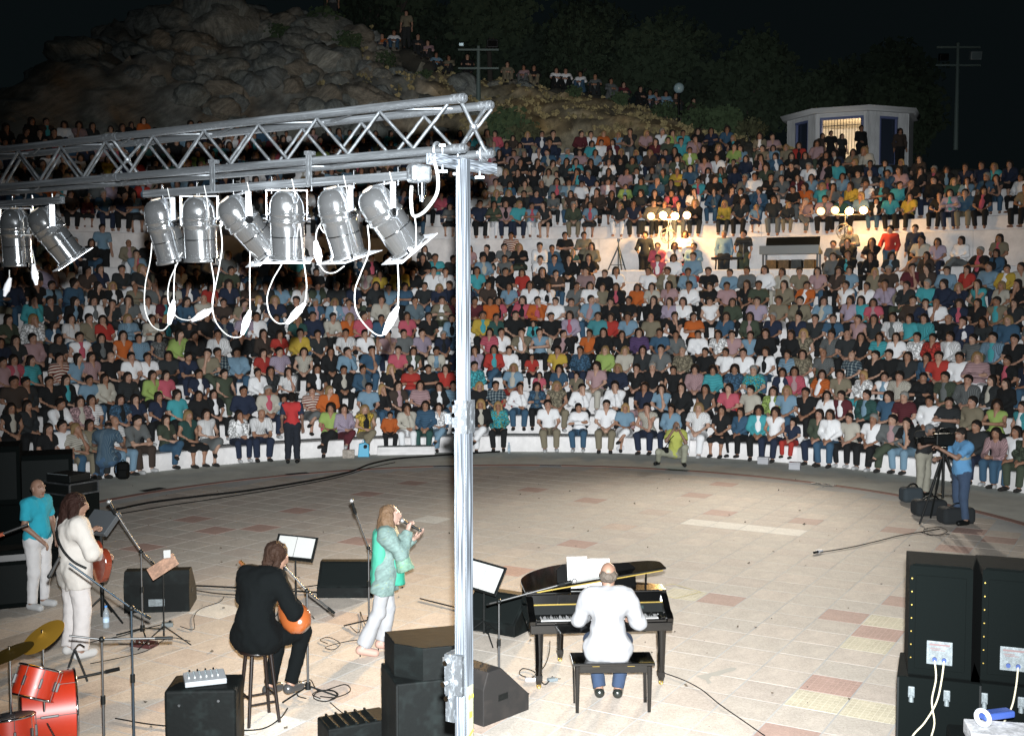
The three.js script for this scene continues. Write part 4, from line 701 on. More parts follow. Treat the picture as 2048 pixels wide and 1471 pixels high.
function micStand(px, py, clutch, tip, tail, label, o = {}) {
  const b = o.at || onHeight(px, py), t = thing('microphone_stand', label, 'microphone stand', [b.x, 0, b.z]), L = (v) => v.clone().sub(V(b.x, 0, b.z));
  const c = L(atDepth(...clutch)), metal = o.metal || M.steel;
  part('pole', [bar([0, 0.09, 0], [0, c.y * 0.55, 0], 0.0125), bar([0, c.y * 0.55, 0], [0, c.y, 0], 0.0095)], metal, t);
  part('clutch', cyl(0.02, 0.02, 0.07, 10, 0, c.y * 0.55, 0), M.black, t);
  part('hub', cyl(0.026, 0.03, 0.07, 10, 0, 0.10, 0), M.black, t);
  for (let q = 0; q < 3; q++) { const a = (o.turn || 0.5) + q * 2.094; part('leg', bar([0, 0.10, 0], [0.32 * Math.cos(a), 0.012, 0.32 * Math.sin(a)], 0.009), M.black, t); }
  if (tip) {
    const a = L(atDepth(...tip)), z = L(atDepth(...tail)), j = V(0, c.y, 0), dir = a.clone().sub(j).normalize();
    part('boom', [bar(z.clone().sub(c).add(j), j, 0.010), bar(j, a.clone().addScaledVector(dir, -0.1), 0.009)], metal, t);
    part('swivel', put(new THREE.SphereGeometry(0.026, 10, 8), 0, c.y, 0), M.black, t);
    part('counterweight', bar(z.clone().sub(c).add(j), z.clone().sub(c).add(j).lerp(j, 0.25), 0.014), M.black, t);
    if (!o.noMic) mic(t, a, j.clone().add(V(0, o.lift ?? -0.1, 0)));
  }
  return t;
}
micStand(738, 1255, [737, 1092, 13.9], [703, 1001, 13.7], [752, 1112, 14.0], 'boom microphone stand left of the singer in green', { turn: 3.3 });
micStand(616, 1390, [608, 1172, 11.6], [551, 1112, 11.5], [662, 1216, 11.75], 'boom microphone stand in front of the seated guitarist in black', { turn: 0.2, metal: M.steel });
micStand(285, 1272, [272, 1097, 13.6], [217, 1003, 13.5], [298, 1122, 13.7], 'boom microphone stand right of the guitarist in white', { turn: 1.1 });
micStand(998, 1383, [996, 1193, 11.7], [1149, 1161, 11.45], [972, 1199, 11.75], 'boom microphone stand reaching over the piano keys', { turn: 2.4, lift: 0 });
const nearB = atDepth(262, 1215, 9.7), nearC = atDepth(203, 1278, 9.5);
micStand(0, 0, [262, 1215, 9.7], [118, 1112, 9.5], [300, 1236, 9.8], 'blue-black boom stand crossing in front of the guitarist in white', { at: V(nearB.x, 0, nearB.z), turn: 0.9, noMic: true, metal: mat([0.05, 0.07, 0.09], { metalness: 0.8, roughness: 0.35 }) });
micStand(0, 0, [203, 1278, 9.5], [112, 1268, 9.4], [345, 1275, 9.6], 'stand with a level boom above the drums at lower left', { at: V(nearC.x, 0, nearC.z), turn: 0.4, noMic: true });
{ const p = atDepth(98, 1152, 9.5), t = thing('overhead_microphone', 'small black microphone at the end of the blue-black boom', 'microphone'); part('handle', bar(p, p.clone().add(V(0.10, 0.17, 0.02)), 0.016, 0.011), M.steel, t); part('grille', put(new THREE.SphereGeometry(0.02, 10, 8), p.x, p.y, p.z), M.black, t); }
function musicStand(px, py, desk, tilt, turn, label, board, o = {}) {
  const b = o.at || onHeight(px, py), d = atDepth(...desk), t = thing('music_stand', label, 'music stand', [b.x, 0, b.z], turn), y = d.y;
  part('pole', [bar([0, 0.1, 0], [0, y - 0.05, 0], 0.011), bar([0, 0.1, 0], [0, y * 0.5, 0], 0.014)], M.black, t);
  for (let q = 0; q < 3; q++) { const a = 0.6 + q * 2.094; part('leg', bar([0, 0.25, 0], [0.30 * Math.cos(a), 0.012, 0.30 * Math.sin(a)], 0.008), M.black, t); part('leg_brace', bar([0, 0.12, 0], [0.15 * Math.cos(a), 0.13, 0.15 * Math.sin(a)], 0.005), M.black, t); }
  const k = new THREE.Group(); k.name = 'desk'; t.add(k); k.position.set(0, y, 0); k.rotation.set(tilt, o.spin || 0, o.roll || 0);
  part('desk_board', [rbox(0.52, 0.36, 0.012, 0.004)], board, k); part('ledge', box(0.50, 0.015, 0.06, 0, -0.17, 0.034), board, k);
  t.updateMatrixWorld(true);
  if (o.sheet !== false) { const s = thing('sheet_music', 'open white score on ' + (o.what || 'the music stand'), 'paper', k.localToWorld(V(0, 0.0, 0.012))); s.quaternion.copy(k.getWorldQuaternion(new THREE.Quaternion())); for (const x of [-0.115, 0.115]) part('page', box(0.225, 0.30, 0.004, x, 0, 0.002, 0, x * 0.25), o.paper || M.paper, s); }
  return t;
}
musicStand(592, 1232, [603, 1086, 14.6], -0.75, 0.05, 'black music stand right of the seated guitarist', M.black, { roll: -0.13, what: 'the stand before the seated guitarist' });
musicStand(968, 1282, [948, 1140, 13.6], -0.55, -0.6, 'black music stand half hidden by the lighting mast', M.black, { what: 'the stand behind the lighting mast', roll: -0.1 });
{ const b = onHeight(328, 1288), d = atDepth(342, 1130, 13.3), t = thing('music_stand', 'low music stand with a tilted tan board before the left floor monitor', 'music stand', [b.x, 0, b.z]);
  part('pole', bar([0, 0.1, 0], [0, d.y, 0], 0.009), M.black, t); for (let q = 0; q < 3; q++) { const a = 0.2 + q * 2.094; part('leg', bar([0, 0.22, 0], [0.34 * Math.cos(a), 0.012, 0.34 * Math.sin(a)], 0.007), M.black, t); }
  part('board', [rbox(0.34, 0.16, 0.012, 0.004, 0, d.y + 0.02, 0, -0.5, 0, 0.62)], mat([0.30, 0.17, 0.11], { roughness: 0.6, map: grain }), t); part('paper_clip', [box(0.08, 0.09, 0.006, 0.04, d.y + 0.16, -0.04, -0.3, 0, 0.1)], M.paper, t); }
// floor monitors: wedge outline drawn in depth/height, carried across
function wedge(p, turn, w, label, o = {}) {
  const t = thing('floor_monitor', label, 'speaker', p, turn, 'wedge floor monitors'), h = o.h || 0.42, d = o.d || 0.50, s = put(prism([[0, 0], [d, 0], [d, h * 0.32], [d * 0.38, h], [0.06, h], [0, h * 0.7]], w, 0.008), -w / 2, 0, d / 2, 0, Math.PI / 2);
  part('cabinet', s, o.m || M.cabinet, t);
  const nx = h * 0.68, nz = d * 0.62, L = Math.hypot(nx, nz), a = Math.atan2(nz, nx);
  part('grille', put(new RoundedBoxGeometry(w - 0.05, L - 0.05, 0.02, 2, 0.006), 0, h * 0.66 + 0.004, d / 2 - d * 0.69 - 0.004, a, 0, 0), M.grille, t);
  for (const q of [-1, 1]) part('handle', [box(0.005, 0.06, 0.13, q * (w / 2 + 0.009), h * 0.45, 0.05)], M.black, t);
  part('socket_plate', box(0.20, 0.09, 0.006, 0, h * 0.25, d / 2 + 0.010), o.plate ? M.plate : M.black, t);
  return t;
}
const gp = (x, y) => { const p = onHeight(x, y); return [p.x, 0, p.z]; };
wedge(gp(695, 1186), Math.PI, 0.74, 'black wedge monitor on the floor left of the singer');
wedge(gp(322, 1212), 0.12, 0.80, 'tall black wedge monitor behind the tan board', { h: 0.52, d: 0.6, plate: true });
wedge(gp(998, 1255), Math.PI - 0.55, 0.74, 'black wedge monitor between the lighting mast and the piano');
wedge(gp(966, 1420), -0.75, 0.62, 'brown-edged wedge monitor right of the mast foot', { h: 0.5, d: 0.62, m: mat([0.016, 0.012, 0.010], { map: scuff, roughness: 0.8 }) });
{ // large cabinets
  const p = atDepth(845, 1400, 9.45), t = thing('speaker_cabinet', 'large scuffed black cabinet in front of the lighting mast', 'speaker', [p.x + 0.02, 0, p.z - 0.16], 0.32);
  part('lower_box', [rbox(0.66, 0.86, 0.60, 0.015, 0, 0.43, 0)], M.cabinet, t);
  const c = prism([[-0.31, -0.26], [0.31, -0.26], [0.31, 0.10], [0.12, 0.30], [-0.12, 0.30], [-0.31, 0.10]], 0.26, 0.01); part('upper_box', put(c, 0.02, 0.87 + 0.26, 0, Math.PI / 2).scale(1, 1, 1), M.cabinet, t);
  for (const x of [-0.32, 0.32]) part('corner_edge', bar([x, 0.02, 0.294], [x, 0.85, 0.294], 0.012), M.black, t);
  part('handle', [rbox(0.16, 0.07, 0.012, 0.004, 0.14, 1.02, 0.31), box(0.12, 0.012, 0.03, 0.14, 1.03, 0.32)], M.steel, t);
  for (const y of [0.7, 0.84, 0.96]) part('latch', [rbox(0.05, 0.05, 0.03, 0.006, 0.27, y, 0.31)], M.chrome, t);
  const q = atDepth(398, 1430, 9.9), u = thing('speaker_cabinet', 'black cabinet carrying a small grey mixer at bottom left', 'speaker', [q.x, 0, q.z - 0.2], 0.06);
  part('housing', [rbox(0.62, 0.585, 0.44, 0.03, 0, 0.2925, 0)], M.cabinet, u); for (const x of [-0.18, 0.16]) part('screw', cyl(0.012, 0.012, 0.006, 10, x, 0.47 + x * 0.1, 0.222, Math.PI / 2), M.chrome, u);
  const m = thing('mixer', 'small grey mixer lying on the black cabinet at bottom left', 'mixer', [q.x + 0.0, 0.59, q.z - 0.2], 0.35);
  part('case', [rbox(0.36, 0.05, 0.26, 0.01, 0, 0.03, 0, 0.05)], mat([0.20, 0.21, 0.22], { roughness: 0.5 }), m);
  for (let i = 0; i < 6; i++) for (let k = 0; k < 4; k++) part('knob', cyl(0.008, 0.009, 0.018, 8, -0.14 + i * 0.05, 0.066, -0.09 + k * 0.05), k === 3 ? M.ivory : M.plate, m);
  for (let i = 0; i < 4; i++) part('plug', bar([-0.12 + i * 0.07, 0.04, -0.13], [-0.12 + i * 0.07, 0.06, -0.17], 0.009), M.chrome, m);
  const w = atDepth(710, 1460, 10.1), v = thing('cable_box', 'black ribbed box cut off by the lower picture edge', 'equipment case', [w.x, 0, w.z], 0.45);
  part('housing', [rbox(0.60, 0.26, 0.35, 0.02, 0, 0.13, 0)], M.cabinet, v); for (let i = 0; i < 5; i++) part('rib', rbox(0.02, 0.02, 0.34, 0.006, -0.22 + i * 0.09, 0.268, 0), M.grille, v);
}
{ // loudspeaker stack at the right edge
  for (const [px, d, yaw, lab, lower] of [[1892, 8.95, -0.36, 'left black loudspeaker in the stack at the right edge', 'black case with steel latches under the left loudspeaker'], [2038, 8.80, -0.36, 'right black loudspeaker in the stack at the right edge', 'black case with steel latches under the right loudspeaker']]) {
    const p = atDepth(px, 1340, d), base = thing('flight_case', lower, 'equipment case', [p.x, 0, p.z - 0.14], yaw, 'cases under the loudspeakers');
    part('lower_case', [rbox(0.62, 0.52, 0.66, 0.012, 0, 0.26, 0)], M.carpet, base); part('upper_case', [rbox(0.62, 0.52, 0.66, 0.012, 0, 0.784, 0)], M.carpet, base);
    for (const x of [-0.2, 0.06]) part('latch', [rbox(0.05, 0.09, 0.02, 0.008, x, 0.93, 0.338), cyl(0.016, 0.02, 0.05, 10, x, 0.88, 0.345)], M.plate, base);
    for (const x of [-0.3, 0.3]) part('edge_trim', box(0.014, 1.03, 0.014, x, 0.52, 0.326), M.black, base);
    const t = thing('loudspeaker', lab, 'speaker', [p.x, 1.046, p.z - 0.14], yaw, 'tall loudspeakers at the right edge');
    part('cabinet', put(prism([[-0.22, 0.26], [0.22, 0.26], [0.262, -0.26], [-0.262, -0.26]], 0.85, 0.012), 0, 0.862, 0, Math.PI / 2), M.carpet, t);
    part('back_panel', rbox(0.37, 0.74, 0.016, 0.006, 0, 0.43, 0.276), M.carpet, t);
    part('top_lip', rbox(0.42, 0.012, 0.05, 0.004, 0, 0.881, 0.24), M.carpet, t);
    const pl = part('connector_plate', rbox(0.19, 0.185, 0.008, 0.004, 0.0, 0.20, 0.289), M.plate, t);
    part('plate_print', [box(0.15, 0.014, 0.001, 0, 0.265, 0.2935), box(0.08, 0.007, 0.001, -0.03, 0.235, 0.2935), box(0.10, 0.006, 0.001, -0.01, 0.222, 0.2935)], mat([0.10, 0.06, 0.06]), pl);
    for (const x of [-0.035, 0.035]) part('socket', cyl(0.017, 0.017, 0.02, 12, x, 0.15, 0.299, Math.PI / 2), mat([0.01, 0.03, 0.12]), pl);
    for (let i = 0; i < 7; i++) part('screw', cyl(0.006, 0.006, 0.004, 6, -0.212, 0.14 + i * 0.105, 0.274, Math.PI / 2), M.brass, t);
    t.updateMatrixWorld(true);
    const far = px > 1950, a = (x, y, z) => t.localToWorld(V(x, y, z));
    for (const x of far ? [0.035] : [-0.035, 0.035]) { const c = thing('speaker_cable', far ? 'cream cable plugged into the right loudspeaker' : x < 0 ? 'left of two cream cables plugged into the left loudspeaker' : 'right of two cream cables plugged into the left loudspeaker', 'cable'); part('flex', tube([a(x, 0.15, 0.30), a(x * 0.6, 0.02, 0.36), a(x * 0.5 - 0.03, -0.15, 0.40), a(-0.06 - x, -0.32, 0.41), a(-0.12 - x * 2, -0.46, 0.42), a(-0.10 - x * 2, -0.7, 0.42)], 0.0075, 36), mat([0.34, 0.31, 0.22]), c); }
  }
  const p = atDepth(1990, 1432, 7.9), t = thing('work_box', 'white box at the lower right corner of the picture', 'box', [p.x, 0, p.z], -0.2);
  part('pedestal', rbox(0.55, 0.92, 0.5, 0.015, 0, 0.46, 0), M.carpet, t); part('carton', rbox(0.42, 0.10, 0.30, 0.008, 0.02, 0.972, 0.06), mat([0.62, 0.62, 0.64], { roughness: 0.8, map: grain }), t);
  const b = thing('blue_tool', 'blue and white reel lying on the white box', 'cable reel', [p.x + 0.02, 1.024, p.z + 0.02], 0.3); part('body', rbox(0.26, 0.05, 0.10, 0.015, 0.06, 0.04, -0.10), mat([0.03, 0.06, 0.22], { roughness: 0.4 }), b); part('ring', put(new THREE.TorusGeometry(0.05, 0.018, 10, 20), -0.10, 0.055, -0.04, -0.6), mat([0.4, 0.42, 0.45], { roughness: 0.35 }), b);
}
{ // bar stool
  const p = onHeight(518, 1440), y = 0.71, t = thing('bar_stool', 'dark wooden bar stool under the guitarist in black', 'stool', [p.x, 0, p.z], 0.25);
  part('seat', put(lathe([[0.001, 0.04], [0.15, 0.04], [0.185, 0.03], [0.19, 0.012], [0.175, 0], [0.001, 0]], 28), 0, y - 0.04, 0), M.darkWood, t);
  const leg = (a) => [V(0.125 * Math.cos(a), y - 0.03, 0.125 * Math.sin(a)), V(0.21 * Math.cos(a), 0, 0.21 * Math.sin(a))];
  for (let q = 0; q < 4; q++) { const a = q * Math.PI / 2 + 0.5, [u, v] = leg(a), [u2, v2] = leg(a + Math.PI / 2), f = q % 2 ? 0.62 : 0.70; part('leg', bar(u, v, 0.019, 0.016), M.darkWood, t); part('rung', bar(u.clone().lerp(v, f), u2.clone().lerp(v2, f), 0.011), M.darkWood, t); }
}
{ // drum kit
  const t0 = atDepth(82, 1445, 9.9), shell = pmat([0.34, 0.022, 0.006], { roughness: 0.4, clearcoat: 0.3 });
  function drum(p, r, h, rx, rz, ry, label) {
    const t = thing('drum', label, 'drum', p, 0, 'red drums at the lower left'); const k = new THREE.Group(); k.name = 'shell_assembly'; t.add(k); k.rotation.set(rx, ry, rz, 'YXZ');
    part('shell', new THREE.CylinderGeometry(r, r, h, 40, 1), shell, k); part('head', cyl(r - 0.004, r - 0.004, 0.006, 40, 0, h / 2 + 0.006, 0), mat([0.03, 0.03, 0.035], { roughness: 0.5 }), k);
    for (const s of [-1, 1]) part('hoop', put(new THREE.TorusGeometry(r + 0.006, 0.011, 8, 40), 0, s * (h / 2 - 0.004), 0, Math.PI / 2), M.chrome, k);
    for (let q = 0; q < 8; q++) { const a = q * Math.PI / 4 + 0.2; part('lug', [rbox(0.024, h * 0.32, 0.022, 0.006, (r + 0.01) * Math.cos(a), 0, (r + 0.01) * Math.sin(a), 0, -a)], M.steel, k); part('tension_rod', bar([(r + 0.014) * Math.cos(a), -h / 2, (r + 0.014) * Math.sin(a)], [(r + 0.014) * Math.cos(a), h / 2, (r + 0.014) * Math.sin(a)], 0.003), M.steel, k); }
  }
  drum([t0.x + 0.02, 0.35, t0.z - 0.1], 0.34, 0.46, Math.PI / 2, 0, 2.0, 'large red bass drum at the lower left');
  const tm = atDepth(72, 1372, 9.75); drum([tm.x, tm.y + 0.03, tm.z], 0.175, 0.26, -0.42, -0.2, 0, 'small red tom drum above the bass drum');
  const ft = atDepth(20, 1455, 9.3); drum([ft.x, ft.y - 0.06, ft.z], 0.19, 0.30, -0.15, 0.1, 0, 'red floor tom at the left picture edge');
  const cymbal = (px, py, d, r, rx, rz, label, dark) => { const p = atDepth(px, py, d), t = thing('cymbal', label, 'cymbal', [p.x, 0, p.z], 0, 'cymbals on stands'); const k = part('plate', lathe([[0.001, 0.03], [0.03, 0.028], [0.045, 0.012], [r * 0.6, 0.004], [r, -0.008], [r, -0.010], [r * 0.6, 0.002], [0.001, 0.026]], 40), mat(dark ? [0.14, 0.09, 0.02] : [0.62, 0.36, 0.05], { metalness: 0.96, roughness: 0.6, side: THREE.DoubleSide }), t); k.position.y = p.y; k.rotation.set(rx, 0, rz); part('wing_nut', cyl(0.012, 0.012, 0.05, 8, 0, p.y + 0.03, 0), M.chrome, t); part('pole', bar([0, 0.1, 0], [0, p.y, 0], 0.012), M.chrome, t); for (let q = 0; q < 3; q++) { const a = q * 2.094 + 0.4; part('leg', bar([0, 0.4, 0], [0.3 * Math.cos(a), 0.01, 0.3 * Math.sin(a)], 0.009), M.chrome, t); } };
  cymbal(84, 1272, 9.7, 0.20, 0.45, 0.38, 'golden cymbal tipped above the red tom');
  cymbal(18, 1305, 9.4, 0.20, 0.15, 0.30, 'dark bronze cymbal at the left picture edge', true);
  const h = onHeight(150, 1368), hs = thing('drum_pedal_rack', 'black folded instrument stand behind the drums', 'stand', [h.x, 0, h.z], 0.3);
  part('upright', [bar([-0.12, 0.02, 0], [0, 0.36, -0.05], 0.012), bar([0.12, 0.02, 0], [0.0, 0.36, -0.05], 0.012)], M.black, hs); part('crossbar', bar([-0.25, 0.06, 0.1], [0.42, 0.12, 0], 0.014), M.black, hs); part('hook', [tube([[0, 0.36, -0.05], [0.05, 0.42, 0], [0.10, 0.40, 0.04]], 0.008)], M.chrome, hs); part('grip', bar([0.30, 0.11, 0.02], [0.44, 0.125, 0], 0.02), M.rubber, hs);
}
{ // left edge: loudspeaker tower, flight case, sampler
  const towers = [[-20, 17.4, 1.80, 0.9, 'tall black loudspeaker tower at the left edge'], [92, 18.0, 1.60, 0.8, 'black loudspeaker tower next to the one at the left edge']];
  for (const [px, d, h, w, lab] of towers) { const p = atDepth(px, 1000, d), t = thing('speaker_tower', lab, 'speaker', [p.x, 0, p.z], 0.35); part('lower_cabinet', rbox(w, h * 0.5, 0.7, 0.02, 0, h * 0.25, 0), M.carpet, t); part('upper_cabinet', rbox(w, h * 0.5 - 0.01, 0.7, 0.02, 0, h * 0.75, 0), M.carpet, t); part('grille', rbox(w - 0.1, h * 0.4, 0.02, 0.006, 0, h * 0.75, 0.36), M.grille, t); }
  const q = atDepth(140, 985, 17.0), r = thing('equipment_rack', 'black rack carrying a silver-edged case at left', 'equipment rack', [q.x, 0, q.z], -0.3); part('housing', rbox(0.62, 1.12, 0.55, 0.015, 0, 0.56, 0), M.carpet, r); for (let i = 0; i < 4; i++) part('rack_panel', box(0.48, 0.18, 0.01, 0, 0.2 + i * 0.22, 0.28), M.cabinet, r);
  const c = thing('flight_case', 'silver-edged black flight case on the rack at left', 'equipment case', [q.x, 1.125, q.z], -0.55); part('shell', rbox(0.62, 0.17, 0.5, 0.01, 0, 0.09, 0), M.black, c);
  for (const y of [0.012, 0.172]) part('edge_trim', [box(0.64, 0.022, 0.022, 0, y, 0.25), box(0.64, 0.022, 0.022, 0, y, -0.25), box(0.022, 0.022, 0.5, -0.312, y, 0), box(0.022, 0.022, 0.5, 0.312, y, 0)], M.alu, c); for (const x of [-1, 1]) for (const z of [-1, 1]) part('corner', box(0.026, 0.18, 0.026, x * 0.312, 0.09, z * 0.25), M.alu, c);
  const e = thing('amplifier', 'black amplifier lying on the silver-edged case', 'amplifier', [q.x - 0.02, 1.305, q.z], -0.45); part('housing', rbox(0.48, 0.11, 0.4, 0.01, 0, 0.06, 0), M.black, e); part('front_edge', box(0.40, 0.008, 0.01, -0.02, 0.118, 0.19), M.plate, e);
  const s = onHeight(205, 1240), sy = atDepth(205, 1045, -s.z).y, k = thing('sampler', 'dark sampler on a stand beside the guitarist in white', 'keyboard', [s.x, 0, s.z], -0.5);
  part('panel', rbox(0.44, 0.07, 0.34, 0.01, 0, sy, 0, 0.75), mat([0.05, 0.055, 0.06], { roughness: 0.5 }), k); part('screen', box(0.22, 0.005, 0.12, 0, sy + 0.035, 0.0, 0.75), mat([0.015, 0.02, 0.02], { roughness: 0.2 }), k); part('pole', bar([0, 0.05, 0], [0, sy, 0], 0.025), M.black, k); for (let i = 0; i < 3; i++) { const a = i * 2.09; part('leg', bar([0, 0.3, 0], [0.35 * Math.cos(a), 0.01, 0.35 * Math.sin(a)], 0.012), M.black, k); }
  const g = onHeight(30, 1215), am = thing('instrument_amplifier', 'dark combo amplifier left of the person in turquoise', 'amplifier', [g.x, 0, g.z], 0.4); part('housing', rbox(0.6, 0.75, 0.4, 0.02, 0, 0.42, 0), M.carpet, am); part('grille', rbox(0.5, 0.5, 0.02, 0.006, 0, 0.36, 0.205), M.grille, am); part('panel', box(0.5, 0.08, 0.01, 0, 0.70, 0.203), M.steel, am); for (const x of [-0.2, 0.2]) part('foot', cyl(0.02, 0.02, 0.05, 8, x, 0.025, 0.1), M.black, am);
  const bm = atDepth(0, 1082, 12.5), bt = thing('microphone_stand', 'orange-gripped boom arm poking in from the left edge', 'microphone stand', [bm.x - 0.15, 0, bm.z]); part('boom', bar([-0.2, bm.y - 0.06, 0], [0.42, bm.y + 0.17, -0.1], 0.014), M.steel, bt); part('pole', bar([-0.2, 0, 0], [-0.2, bm.y - 0.06, 0], 0.013), M.black, bt); part('grip', bar([-0.02, bm.y + 0.005, -0.03], [0.16, bm.y + 0.07, -0.06], 0.022), mat([0.25, 0.05, 0.02]), bt);
}
// small things on the floor
function bottle(p, label, c) { const t = thing('water_bottle', label, 'bottle', p, 0, 'plastic water bottles'); part('flask', lathe([[0.001, 0], [0.036, 0.002], [0.038, 0.02], [0.038, 0.17], [0.034, 0.2], [0.016, 0.24], [0.014, 0.262], [0.001, 0.264]], 18), pmat(c || [0.8, 0.86, 0.9], { transmission: 0.85, thickness: 0.0, roughness: 0.08 }), t); part('cap', cyl(0.016, 0.016, 0.02, 12, 0, 0.272, 0), mat([0.05, 0.2, 0.5]), t); part('print_band', lathe([[0.0386, 0.08], [0.0388, 0.13]], 18), mat([0.35, 0.45, 0.55]), t); }
bottle(gp(212, 1256), 'clear water bottle at the feet of the guitarist in white'); bottle(gp(867, 908), 'small bottle on the floor left of the mast'); bottle(gp(1018, 906), 'bottle between the shoes of the flowered turquoise shirt');
{ const p = gp(288, 1292), t = thing('effects_pedal', 'dark red effects pedal at the microphone stand foot', 'pedal', p, -0.4); part('housing', rbox(0.30, 0.05, 0.16, 0.01, 0, 0.028, 0, 0.08), mat([0.05, 0.015, 0.015], { roughness: 0.45 }), t); for (let i = 0; i < 4; i++) part('switch', cyl(0.012, 0.014, 0.02, 10, -0.1 + i * 0.066, 0.06, 0.04), M.chrome, t); }
{ const p = gp(335, 1252), t = thing('junction_box', 'small grey junction box by the left wedge monitor', 'box', p, 0.2); part('housing', rbox(0.14, 0.05, 0.09, 0.01, 0, 0.026, 0), mat([0.08, 0.09, 0.09]), t); part('socket', cyl(0.018, 0.018, 0.02, 10, 0.03, 0.06, 0), M.black, t); }
let cableNo = 0;
function floorCable(pts, r, label, m = M.rubber) { const t = part('floor_cable', tube(pts.map(([x, y]) => { const p = onHeight(x, y); p.y = r + 0.014; return p; }), r, pts.length * 8), m); tag(t, label, 'cable'); return t; }
floorCable([[232, 1022], [300, 1008], [400, 995], [480, 986], [560, 974], [640, 960], [700, 946], [742, 930], [790, 920], [850, 915], [905, 911], [1000, 905]], 0.022, 'thick black cable sweeping across the floor to the front bench');
floorCable([[236, 1030], [330, 1014], [450, 996], [580, 975], [680, 955], [735, 938], [790, 926]], 0.010, 'thin cable alongside the thick sweeping cable');
floorCable([[1634, 1108], [1700, 1097], [1760, 1083], [1800, 1073], [1842, 1066], [1880, 1060]], 0.009, 'straight black cable left of the camera tripod', M.rubber);
{ const a = onHeight(1628, 1109), b = onHeight(1645, 1105), t = thing('cable_plug', 'black and white plug at the loose cable end', 'plug'); a.y = b.y = 0.035; part('plug_body', bar(a.clone().lerp(b, 0.45), b, 0.030, 0.018), M.plug, t); part('plug_pins', bar(a, a.clone().lerp(b, 0.45), 0.018, 0.024), M.black, t); }
floorCable([[1320, 1346], [1365, 1362], [1400, 1380], [1440, 1412], [1480, 1440], [1530, 1475]], 0.006, 'thin cable running from the piano to the lower edge');
floorCable([[384, 1174], [430, 1176], [500, 1180], [560, 1184], [640, 1188], [690, 1192]], 0.012, 'dark cable behind the seated guitarist');
floorCable([[384, 1182], [440, 1190], [520, 1192], [600, 1178], [640, 1172]], 0.008, 'thinner dark cable behind the seated guitarist');
floorCable([[360, 1255], [385, 1262], [388, 1235], [400, 1220], [440, 1205], [448, 1195]], 0.005, 'thin looping cable right of the left wedge monitor');
floorCable([[655, 1290], [640, 1282], [655, 1277], [680, 1290], [665, 1302], [650, 1298], [690, 1286], [730, 1280], [760, 1272]], 0.005, 'thin cable curled on the floor below the singer stand');
floorCable([[840, 1200], [880, 1210], [930, 1222], [960, 1228]], 0.010, 'cable from the singer to the mast');
floorCable([[700, 1255], [716, 1268], [722, 1240], [720, 1225], [745, 1266], [770, 1262]], 0.005, 'thin looped cable around the singer stand foot');
floorCable([[612, 1400], [596, 1395], [600, 1370], [618, 1362], [640, 1385], [690, 1372], [700, 1385], [670, 1398], [640, 1396]], 0.006, 'black cable looping around the guitarist stand foot');
floorCable([[640, 1400], [625, 1392], [640, 1384], [668, 1386], [672, 1398], [650, 1406], [628, 1400], [634, 1388], [660, 1383], [676, 1392], [660, 1403]], 0.006, 'small coil of black cable by the guitarist stand');
floorCable([[660, 1408], [680, 1425], [702, 1440]], 0.005, 'loose cable end trailing from the black coil');
floorCable([[230, 1440], [300, 1452], [400, 1460], [520, 1462], [560, 1440], [575, 1420]], 0.007, 'cable along the lower edge behind the mixer cabinet');
floorCable([[640, 1462], [690, 1446], [740, 1434], [780, 1425]], 0.007, 'cable along the lower edge left of the large cabinet');
floorCable([[1010, 1395], [1030, 1402], [1042, 1412], [1025, 1422], [1000, 1416], [985, 1405]], 0.005, 'thin cable loop under the piano microphone stand');
floorCable([[1100, 1285], [1098, 1310], [1085, 1340], [1060, 1358], [1040, 1352], [1046, 1340], [1066, 1345], [1080, 1362], [1090, 1372], [1105, 1356]], 0.006, 'tangled black cable under the piano');
floorCable([[1842, 1066], [1870, 1072], [1895, 1064], [1880, 1056], [1850, 1060], [1860, 1072], [1900, 1070]], 0.006, 'coiled cable at the camera tripod foot');
floorCable([[140, 1300], [190, 1285], [240, 1275], [280, 1262], [330, 1250]], 0.006, 'cable from the guitarist in white to the junction box');
floorCable([[180, 1330], [240, 1318], [290, 1305], [340, 1278], [380, 1285]], 0.005, 'thin cable in front of the pedal');
{ const p = gp(1105, 1362), t = thing('power_adapter', 'grey power adapter on the floor under the piano', 'adapter', p, 0.4); part('housing', rbox(0.11, 0.035, 0.055, 0.008, 0, 0.02, 0), mat([0.10, 0.12, 0.13]), t); part('lead_end', bar([0.055, 0.02, 0], [0.09, 0.02, 0.01], 0.005), M.black, t); const q = gp(1062, 1362), u = thing('power_plug', 'white plug strip beside the front piano leg', 'plug', q, 0.1); part('housing', rbox(0.12, 0.04, 0.05, 0.01, 0, 0.022, 0), M.plug, u); part('socket_hole', cyl(0.014, 0.014, 0.004, 12, 0.02, 0.044, 0), M.black, u); }
